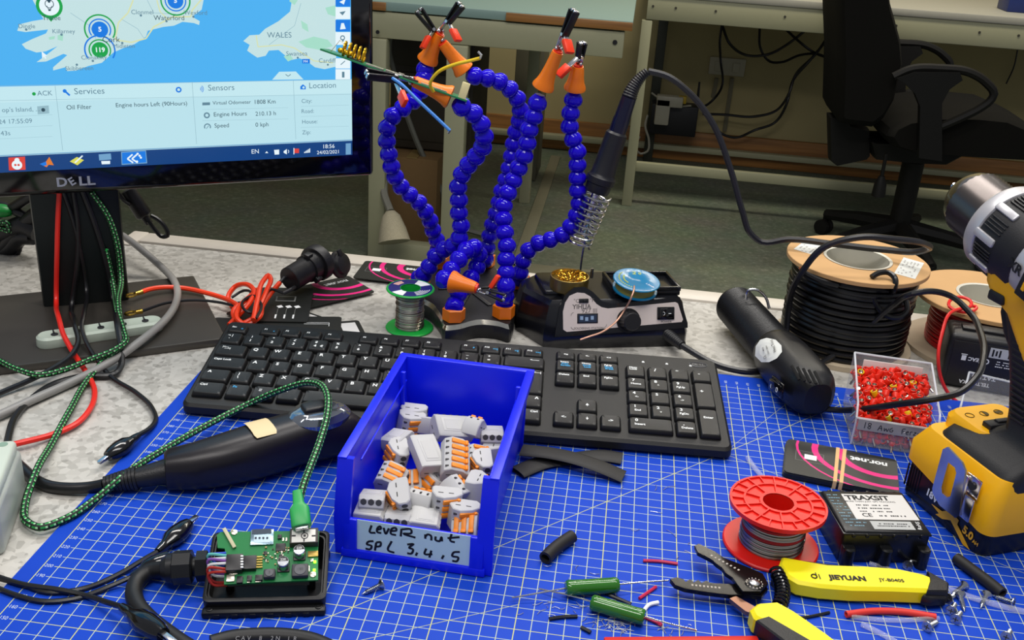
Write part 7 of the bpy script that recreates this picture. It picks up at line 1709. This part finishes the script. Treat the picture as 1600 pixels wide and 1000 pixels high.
# ------------------------------------------------------------------ white junction box at the left edge
def junction_box():
    P = W(43, 765, -0.3); Q = W(14, 851, -0.3); d = (Q-P); d.normalize(); n = Vector((d.y, -d.x, 0)); n = n if n.x < 0 else -n
    L = (Q-P).length+1.2
    M = Matrix(((n.x, d.x, 0, P.x), (n.y, d.y, 0, P.y), (0, 0, 1, -0.3), (0, 0, 0, 1)))
    t = thing('junction_box', 'pale translucent plastic box cut off by the left edge of the photo', 'box', (P.x, P.y, -0.3))
    wp = pm('pale_green_white_plastic', '#c9d3c6', 0.35, alpha=0.9); cl = pm('milky_plastic', '#c5ccc4', 0.3, alpha=0.75)
    MB().box((4.5, L/2, 1.7), (9, L, 3.4), 0.35, 0, M, 3).build('box_body', cl, t)
    lid = MB().box((4.4, L/2, 3.75), (8.5, L-0.3, 1.0), 0.35, 0, M, 3); lid.build('lid', wp, t)
    MB().lathe([(0.32, 0), (0.3, 0.03)], M @ Matrix.Translation((0.9, 0.8, 4.24)), 18).build('screw_recess', pm('recess_green', '#7f9a88', 0.5), t)
junction_box()
# ------------------------------------------------------------------ cable tidy on the monitor's foot
def cable_tidy():
    a = W(75, 524, 1.4); b = W(236, 500, 1.4); a.z = b.z = 0.5
    t = thing('cable_tidy', 'pale rubber cable tidy with five slots sitting on the monitor foot', 'cable tidy', ((a.x+b.x)/2, (a.y+b.y)/2, 0.5))
    d = (b-a).normalized(); M = frame(a, x=d, z=(0, 0, 1)); L = (b-a).length
    m = MB(); pr = []
    def st(x0, x1, w, z):
        P = []
        for cx, a0 in ((x1, -90), (x0, 90)):
            for k in range(13): q = math.radians(a0+15*k); P.append(Vector((cx+w*math.cos(q), w*math.sin(q), z)))
        return P
    m.rings([st(0, L, 1.0, 0), st(0, L, 1.05, 0.1), st(0, L, 1.0, 0.8), st(0, L, 0.8, 1.0), st(0.1, L-.1, 0.6, 0.92)], M=M)
    m.build('tidy_body', pm('pale_silicone', '#b9c4b6', 0.4), t)
    for k in range(5):
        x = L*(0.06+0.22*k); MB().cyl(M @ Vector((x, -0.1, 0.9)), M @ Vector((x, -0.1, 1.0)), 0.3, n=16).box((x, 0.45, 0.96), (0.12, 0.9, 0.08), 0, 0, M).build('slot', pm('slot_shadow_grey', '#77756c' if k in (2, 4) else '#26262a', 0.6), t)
cable_tidy()
# ------------------------------------------------------------------ loose leads on the left
def NK(x, y, off):
    n = Vector((math.sin(math.radians(29)), -math.cos(math.radians(29)), 0)); return WN(x, y, W(136, 474, 0.5)+n*off, n)
def lead(px, r, mat, name, label, cat='cable', group=None, n=8, step=0.4):
    P = [W(x, y, h) if k == 'h' else NK(x, y, h) if k == 'n' else WV(x, y, h) for x, y, h, k in px]
    c = P[len(P)//2]
    return tag(cable(P, r, n, step).build(name, mat, loc=(c.x, c.y, 0)), label, cat, group)
red_lead = pm('red_lead_pvc', '#e2261c', 0.35)
lead([(93, 296, 0.55, 'n'), (91, 330, 0.55, 'n'), (89, 400, 0.55, 'n'), (88, 465, 0.55, 'n'), (94, 505, 2.2, 'h'), (98, 520, 1.7, 'h'), (108, 540, 1.0, 'h'), (125, 567, 0.35, 'h'), (140, 590, 0.15, 'h'), (148, 612, 0.15, 'h'), (140, 640, 0.15, 'h'), (118, 663, 0.1, 'h'), (85, 678, 0.1, 'h'), (36, 691, 0.3, 'h'), (10, 697, 0.3, 'h')], 0.23, red_lead, 'red_cable', 'red cable hanging down the monitor stand through the tidy to the left box')
lead([(114, 300, 0.55, 'n'), (121, 350, 0.55, 'n'), (120, 420, 0.55, 'n'), (113, 470, 0.55, 'n'), (117, 508, 2.3, 'h'), (122, 535, 1.5, 'h'), (114, 552, 1.1, 'h'), (75, 580, 0.6, 'h'), (40, 597, 0.3, 'h'), (0, 614, 0.1, 'h'), (-30, 628, 0.1, 'h')], 0.24, black_cable, 'black_cable', 'black cable in front of the monitor stand that turns left across the foot')
lead([(98, 298, 0.55, 'n'), (114, 345, 0.55, 'n'), (126, 395, 0.55, 'n'), (135, 450, 0.55, 'n'), (131, 492, 2.2, 'h'), (128, 513, 1.8, 'h'), (136, 537, 1.1, 'h'), (152, 563, 0.5, 'h'), (175, 590, 0.1, 'h'), (212, 613, 0.1, 'h'), (238, 638, 0.1, 'h'), (243, 658, 0.15, 'h'), (232, 671, 0.35, 'h'), (216, 680, 0.6, 'h')], 0.2, black_cable, 'black_cable', 'thin black lead through the second tidy slot, ending at a crocodile clip')
lead([(128, 298, 0.55, 'n'), (146, 345, 0.55, 'n'), (163, 400, 0.55, 'n'), (176, 460, 0.55, 'n'), (184, 510, 2.4, 'h'), (189, 545, 1.2, 'h'), (189, 572, 0.3, 'h'), (180, 584, 0.15, 'h'), (130, 588, 0.1, 'h'), (85, 600, 0.1, 'h'), (45, 627, 0.1, 'h'), (22, 655, 0.1, 'h'), (14, 680, 0.1, 'h'), (10, 700, 0.1, 'h')], 0.28, black_cable, 'black_cable', 'thick black cable down the monitor stand curling left to the pale box')
lead([(192, 368, 73, 'v'), (215, 385, 1.8, 'h'), (250, 415, 0.9, 'h'), (274, 443, 1.0, 'h'), (276, 470, 1.2, 'h'), (258, 500, 1.3, 'h'), (222, 531, 1.2, 'h'), (170, 567, 0.6, 'h'), (110, 598, 0.2, 'h'), (50, 625, 0.2, 'h'), (0, 648, 0.2, 'h'), (-30, 660, 0.2, 'h')], 0.37, pm('grey_cable_sheath', '#8d8b88', 0.4), 'grey_cable', 'grey cable looping round the right of the monitor foot', n=10)
bg_ = pm('braid_green', '#1f8a3e', 0.5); bd_ = pm('braid_dark', '#0a1410', 0.6); bl_ = pm('braid_pale_green', '#9fd6a0', 0.5)
def braid(P, r, name, label, extra=None):
    P = resample(smooth_pts(P, 12), 0.12); c = P[len(P)//2]
    t = thing(name, label, 'cable', (c.x, c.y, 0))
    def mf(i, j):
        a = (i+j) % 4; b = (i-j) % 4
        return 0 if a < 2 and b < 2 else (2 if a == 2 and b == 2 else 1)
    MB().tube(P, r, 12, mif=mf).build('braided_sheath', [bg_, bd_, bl_], t)
    if extra: extra(t)
def wp(px): return [W(x, y, h) if k == 'h' else NK(x, y, h) if k == 'n' else WV(x, y, h) for x, y, h, k in px]
def usb_plug(t):
    a = W(467, 788, 4.6); b = W(470, 812, 4.1); d = b-a; M = frame(a, z=d, x=(1, 0, 0)); L = d.length; gp = pm('green_plug', '#2fa052', 0.4)
    m = MB(); rg = []
    for z, w_, h_ in ((-0.9, .3, .3), (0.0, .36, .34), (0.1, .42, .36), (0.35, .62, .42), (1.5, .62, .42), (1.6, .55, .38)):
        rg.append([M @ Vector((w_*math.copysign(abs(math.cos(2*PI*k/20))**.6, math.cos(2*PI*k/20)), h_*math.copysign(abs(math.sin(2*PI*k/20))**.6, math.sin(2*PI*k/20)), z)) for k in range(20)])
    m.rings(rg); m.build('plug_body', gp, t); MB().box((0, 0, 1.62), (0.8, 0.3, 0.3), 0.04, 0, M).build('plug_tip', steel, t)
braid(wp([(143, 300, 0.55, 'n'), (170, 340, 0.55, 'n'), (184, 385, 0.55, 'n'), (189, 430, 0.55, 'n'), (185, 480, 2.8, 'h'), (190, 512, 1.9, 'h'), (196, 528, 1.7, 'h'), (188, 543, 1.4, 'h'), (165, 562, 0.8, 'h'), (140, 590, 0.25, 'h'), (110, 640, 0.25, 'h'), (80, 695, 0.25, 'h'), (52, 748, 0.9, 'h'), (39, 790, 0.25, 'h'), (42, 815, 0.25, 'h'), (62, 824, 0.25, 'h'), (100, 812, 0.25, 'h'), (145, 783, 0.4, 'h'), (195, 742, 1.3, 'h'), (255, 703, 1.1, 'h'), (320, 666, 0.9, 'h'), (385, 633, 1.2, 'h'), (440, 609, 3.0, 'h'), (478, 598, 4.2, 'h'), (500, 601, 4.9, 'h'), (512, 620, 5.2, 'h'), (511, 650, 5.0, 'h'), (500, 690, 4.7, 'h'), (483, 735, 4.6, 'h'), (472, 765, 4.7, 'h'), (467, 788, 4.6, 'h')]), 0.27, 'braided_cable', 'green and black braided USB cable looping over the hand tool to the enclosure', usb_plug)
braid(wp([(165, 390, 0.55, 'n'), (176, 440, 0.55, 'n'), (185, 490, 2.6, 'h'), (194, 520, 2.0, 'h'), (196, 534, 1.8, 'h'), (180, 546, 1.6, 'h'), (140, 562, 1.1, 'h'), (100, 578, 0.8, 'h'), (62, 586, 0.8, 'h'), (30, 578, 0.9, 'h'), (0, 564, 0.9, 'h'), (-30, 550, 0.9, 'h')]), 0.26, 'braided_cable', 'green and black braided cable running left across the monitor foot')
# crocodile clips
def croc(nm_pts, hs_, label, leadpx, shade=None):
    a, b = W(*nm_pts[0], hs_[0]), W(*nm_pts[1], hs_[1])
    t = thing('crocodile_clip', label, 'clip', ((a.x+b.x)/2, (a.y+b.y)/2, 0))
    d = b-a; L = d.length; M = frame(a, x=d, y=Vector((0, 0, 1)).cross(d))
    m = MB(); rg = []
    for x, w_, h_ in ((0, .24, .24), (0.12*L, .34, .3), (.2*L, .36, .32), (.34*L, .64, .56), (.5*L, .74, .58), (.7*L, .6, .5), (.8*L, .42, .4)):
        rg.append([M @ Vector((x, w_*math.cos(2*PI*k/18), h_*math.sin(2*PI*k/18))) for k in range(18)])
    m.rings(rg); m.build('boot', black_gloss, t)
    j = MB(); 
    for s_ in (1, -1): j.box((.86*L, 0, s_*0.11), (.34*L, .34, .07), 0.02, 0, M @ Matrix.Translation((.86*L, 0, 0)) @ Matrix.Rotation(s_*0.08, 4, 'Y') @ Matrix.Translation((-.86*L, 0, 0)))
    for k in range(4): j.box((.9*L+0.1*k, 0, 0.0), (.04, .3, .16), 0.01, 0, M)
    j.build('jaws', steel, t)
    if leadpx:
        cable([W(x, y, h) for x, y, h in leadpx]+[a], 0.17, 7, 0.4).build('lead', black_cable, t)
croc(((217, 680), (156, 722)), (0.7, 0.35), 'black booted crocodile clip lying on the bare desk left of the mat', None)
croc(((246, 862), (306, 808)), (0.55, 0.6), 'black crocodile clip pointing up-right on the mat, above the cable gland', [(-20, 899, 0.15), (30, 912, 0.15), (80, 926, 0.15), (130, 920, 0.15), (190, 895, 0.2), (225, 874, 0.4)])
croc(((205, 902), (280, 863)), (0.5, 1.0), 'black crocodile clip lying against the thick cable left of the gland', [(-20, 912, 0.15), (25, 930, 0.15), (70, 940, 0.15), (120, 935, 0.15), (170, 917, 0.25)])
croc(((190, 948), (272, 1003)), (0.9, 1.5), 'black crocodile clip at the near edge, lying over the thick cable', [(-20, 896, 0.2), (40, 914, 0.3), (95, 922, 0.35), (140, 932, 0.3), (170, 942, 0.6)])
# ------------------------------------------------------------------ car socket with red and black leads
def car_socket():
    a = W(452, 437, 2.0); b = W(500, 408, 2.6); d = (b-a).normalized(); L = (b-a).length; M = frame(a, z=d)
    t = thing('car_socket', 'black car power socket with coiled red and black leads on the desk behind the keyboard', 'socket', (a.x, a.y, -0.3))
    m = MB().lathe([(1.2, 0.0), (1.3, 0.1), (1.32, L*0.55), (1.5, L*0.56), (1.5, L*0.8)], M, 32)
    for k in range(3): m.box((1.55, 0, L*0.6), (0.5, 0.7, 0.8), 0.1, 0, M @ Matrix.Rotation(2.1*k+0.6, 4, 'Z'))
    m.build('socket_barrel', black, t)
    MB().lathe([(1.85, L*0.8), (1.95, L*0.85), (1.95, L*1.0), (1.7, L*1.05), (1.4, L*1.05)], M, 36).build('socket_flange', black, t)
    c = W(531, 413, 2.2); cd_ = Vector((0.9, -0.25, 0.35)).normalized()
    cp = MB().lathe([(1.4, -0.3), (1.5, -0.2), (1.5, 0.1), (1.2, 0.25), (1.1, 0.6), (0.7, 0.7)], frame(c, z=cd_), 28); cp.box((0, 1.2, 0.55), (0.7, 0.9, 0.25), 0.1, 0, frame(c, z=cd_))
    cp_ = cp.build('socket_cap', black, t)
    MB().tube(resample(smooth_pts([b+Vector((0.6, -.3, -0.3)), W(512, 421, 2.0), W(520, 422, 1.9), c], 6), 0.2), 0.2, 8).tube(resample(smooth_pts([b+Vector((0.6, -.1, 0.3)), W(512, 414, 2.3), W(520, 415, 2.2), c], 6), 0.2), 0.2, 8).build('cap_strap', black, t)
    MB().tube([a+Vector((0.3, 0.2, 0.5)), W(445, 433, 2.1), W(437, 442, 1.7)], 0.2, 8).tube([a+Vector((.7, -.4, -.6)), W(455, 452, 1.5), W(443, 458, 1.2)], 0.2, 8).build('terminal_boots', pm('boot_grey', '#2c2c2e', 0.4), t)
    r_ = MB(); rl = pm('orange_red_lead', '#ec3c14', 0.35)
    for pts in ([(437, 442, 1.7), (425, 456, 1.3), (410, 478, 1.1), (400, 500, 1.0), (385, 508, 0.6), (372, 500, 1.0), (374, 480, 1.5), (392, 462, 1.8), (404, 452, 1.9), (401, 470, 1.2), (398, 495, 0.9), (380, 505, 0.4), (368, 500, 0.4), (364, 488, 1.0), (372, 477, 1.3)],
                [(372, 477, 1.3), (350, 466, 0.9), (320, 457, 0.9), (285, 450, 1.0), (255, 449, 1.1), (230, 453, 1.2), (222, 456, 1.2)], [(358, 508, 0.3), (370, 495, 0.7), (388, 476, 1.6), (396, 452, 2.2), (384, 444, 2.2), (366, 449, 1.5), (357, 462, 0.9), (362, 478, 0.4), (375, 492, 0.4)],
                [(396, 500, 1.3), (402, 470, 2.0), (412, 438, 2.8), (420, 430, 3.0), (423, 436, 2.8), (416, 455, 2.0), (405, 480, 1.4), (398, 497, 1.2)]):
        cable([W(*p) for p in pts], 0.25, 8, 0.25, 0, r_)
    r_.build('red_lead', rl, t)
    k_ = MB()
    for pts in ([(443, 458, 1.2), (425, 452, 1.6), (412, 470, 1.2), (402, 490, 1.2), (388, 488, 1.6), (380, 470, 1.9), (395, 462, 2.1), (408, 475, 1.8), (400, 498, 1.4)], [(370, 479, 1.0), (340, 472, 0.9), (300, 469, 1.0), (262, 473, 1.1), (225, 485, 1.2), (222, 486, 1.2)], [(362, 465, 1.0), (378, 455, 1.6), (392, 458, 1.9), (384, 470, 1.4), (368, 474, 1.0)]):
        cable([W(*p) for p in pts], 0.14, 7, 0.25, 0, k_)
    k_.build('black_lead', black_cable, t)
    for (x0, y0), (x1, y1), h in (((222, 456), (205, 461), 1.2), ((222, 486), (206, 489), 1.2)):
        tr = MB(); p0 = W(x0, y0, h); p1 = W(x1, y1, h); ex = (p1-p0).normalized(); ey = Vector((-ex.y, ex.x, 0))
        tr.cyl(p0, p0.lerp(p1, .62), 0.26, 0.2, 10); q_ = p0.lerp(p1, .6)+ex*0.5
        tr.tube([q_+ex*(0.5*math.cos(2*PI*k/16))+ey*(0.36*math.sin(2*PI*k/16)) for k in range(16)], 0.12, 6, closed=True); tr.build('ring_terminal', brass, t)
car_socket()
# ------------------------------------------------------------------ dark plug hanging behind the monitor, tangle at the far left
def hanging_plug():
    v = 69
    p = [WV(x, y, v) for x, y in ((199, 296), (210, 316), (226, 338), (234, 349))]
    t = thing('ferrite_plug', 'dark cable plug with a small loop hanging below the monitor right of its stand', 'cable', (p[2].x, p[2].y, p[3].z))
    d = p[2]-p[0]; MB().lathe([(0.7, 0), (0.85, 0.1), (0.85, d.length-.2), (0.7, d.length), (0.45, d.length+.1), (0.4, d.length+.9)], frame(p[0], z=d), 18).build('ferrite_block', black, t)
    lp = [WV(x, y, v-0.3) for x, y in ((232, 346), (243, 360), (254, 370), (262, 368), (258, 355), (247, 343), (236, 337))]
    cable(lp, 0.24, 8, 0.25).build('cable_loop', black_cable, t)
    cable([WV(x, y, 68) for x, y in ((183, 298), (192, 312), (203, 320))], 0.2, 7, 0.3).build('cable_tail', black_cable, t)
hanging_plug()
for pts, r, mt, lab in (([(-20, 340), (10, 330), (35, 315), (60, 300)], 0.55, black_cable, 'thick black cable crossing up to the monitor at the far left'),
                        ([(-20, 318), (5, 322), (30, 333), (55, 345)], 0.5, black_cable, 'black cable descending right behind the monitor stand at the far left'),
                        ([(-20, 400), (5, 388), (25, 365), (45, 345), (65, 330)], 0.9, black_cable, 'heavy black cable bundle in the tangle left of the monitor stand'),
                        ([(-20, 372), (15, 360), (40, 352), (60, 362)], 1.1, black, 'dark plug body in the tangle left of the monitor stand'),
                        ([(-20, 392), (5, 395), (20, 385), (30, 372), (52, 370)], 0.9, black_cable, 'lowest heavy black cable in the tangle left of the monitor stand'),
                        ([(-10, 428), (8, 420), (24, 402), (31, 384), (27, 373)], 0.28, black_cable, 'thin black cable loop sagging below the tangle at the far left')):
    P = [WV(x, y, 70-0.02*x) for x, y in pts]; c = P[1]
    tag(cable(P, r, 10, 0.5).build('tangled_cable', mt, loc=(c.x, c.y, c.z)), lab, 'cable')
P = [WV(x, y, 68.5) for x, y in ((-20, 360), (5, 358), (15, 361), (12, 350), (-10, 350))]
braid(P, 0.3, 'braided_cable', 'short green braided cable showing in the tangle left of the monitor stand')
c = WV(2, 329, 69.3); tag(MB().ball(c, 0.95, 16, 0, None, (1.5, 1, .75)).lathe([(0.4, 0), (0.4, 1.4)], frame(c+Vector((-2, 0, 0)), z=(-1, 0, 0)), 12).build('green_connector', pm('green_connector', '#1c8a3a', 0.35), loc=c[:]), 'bright green connector in the tangle at the far left edge', 'connector')
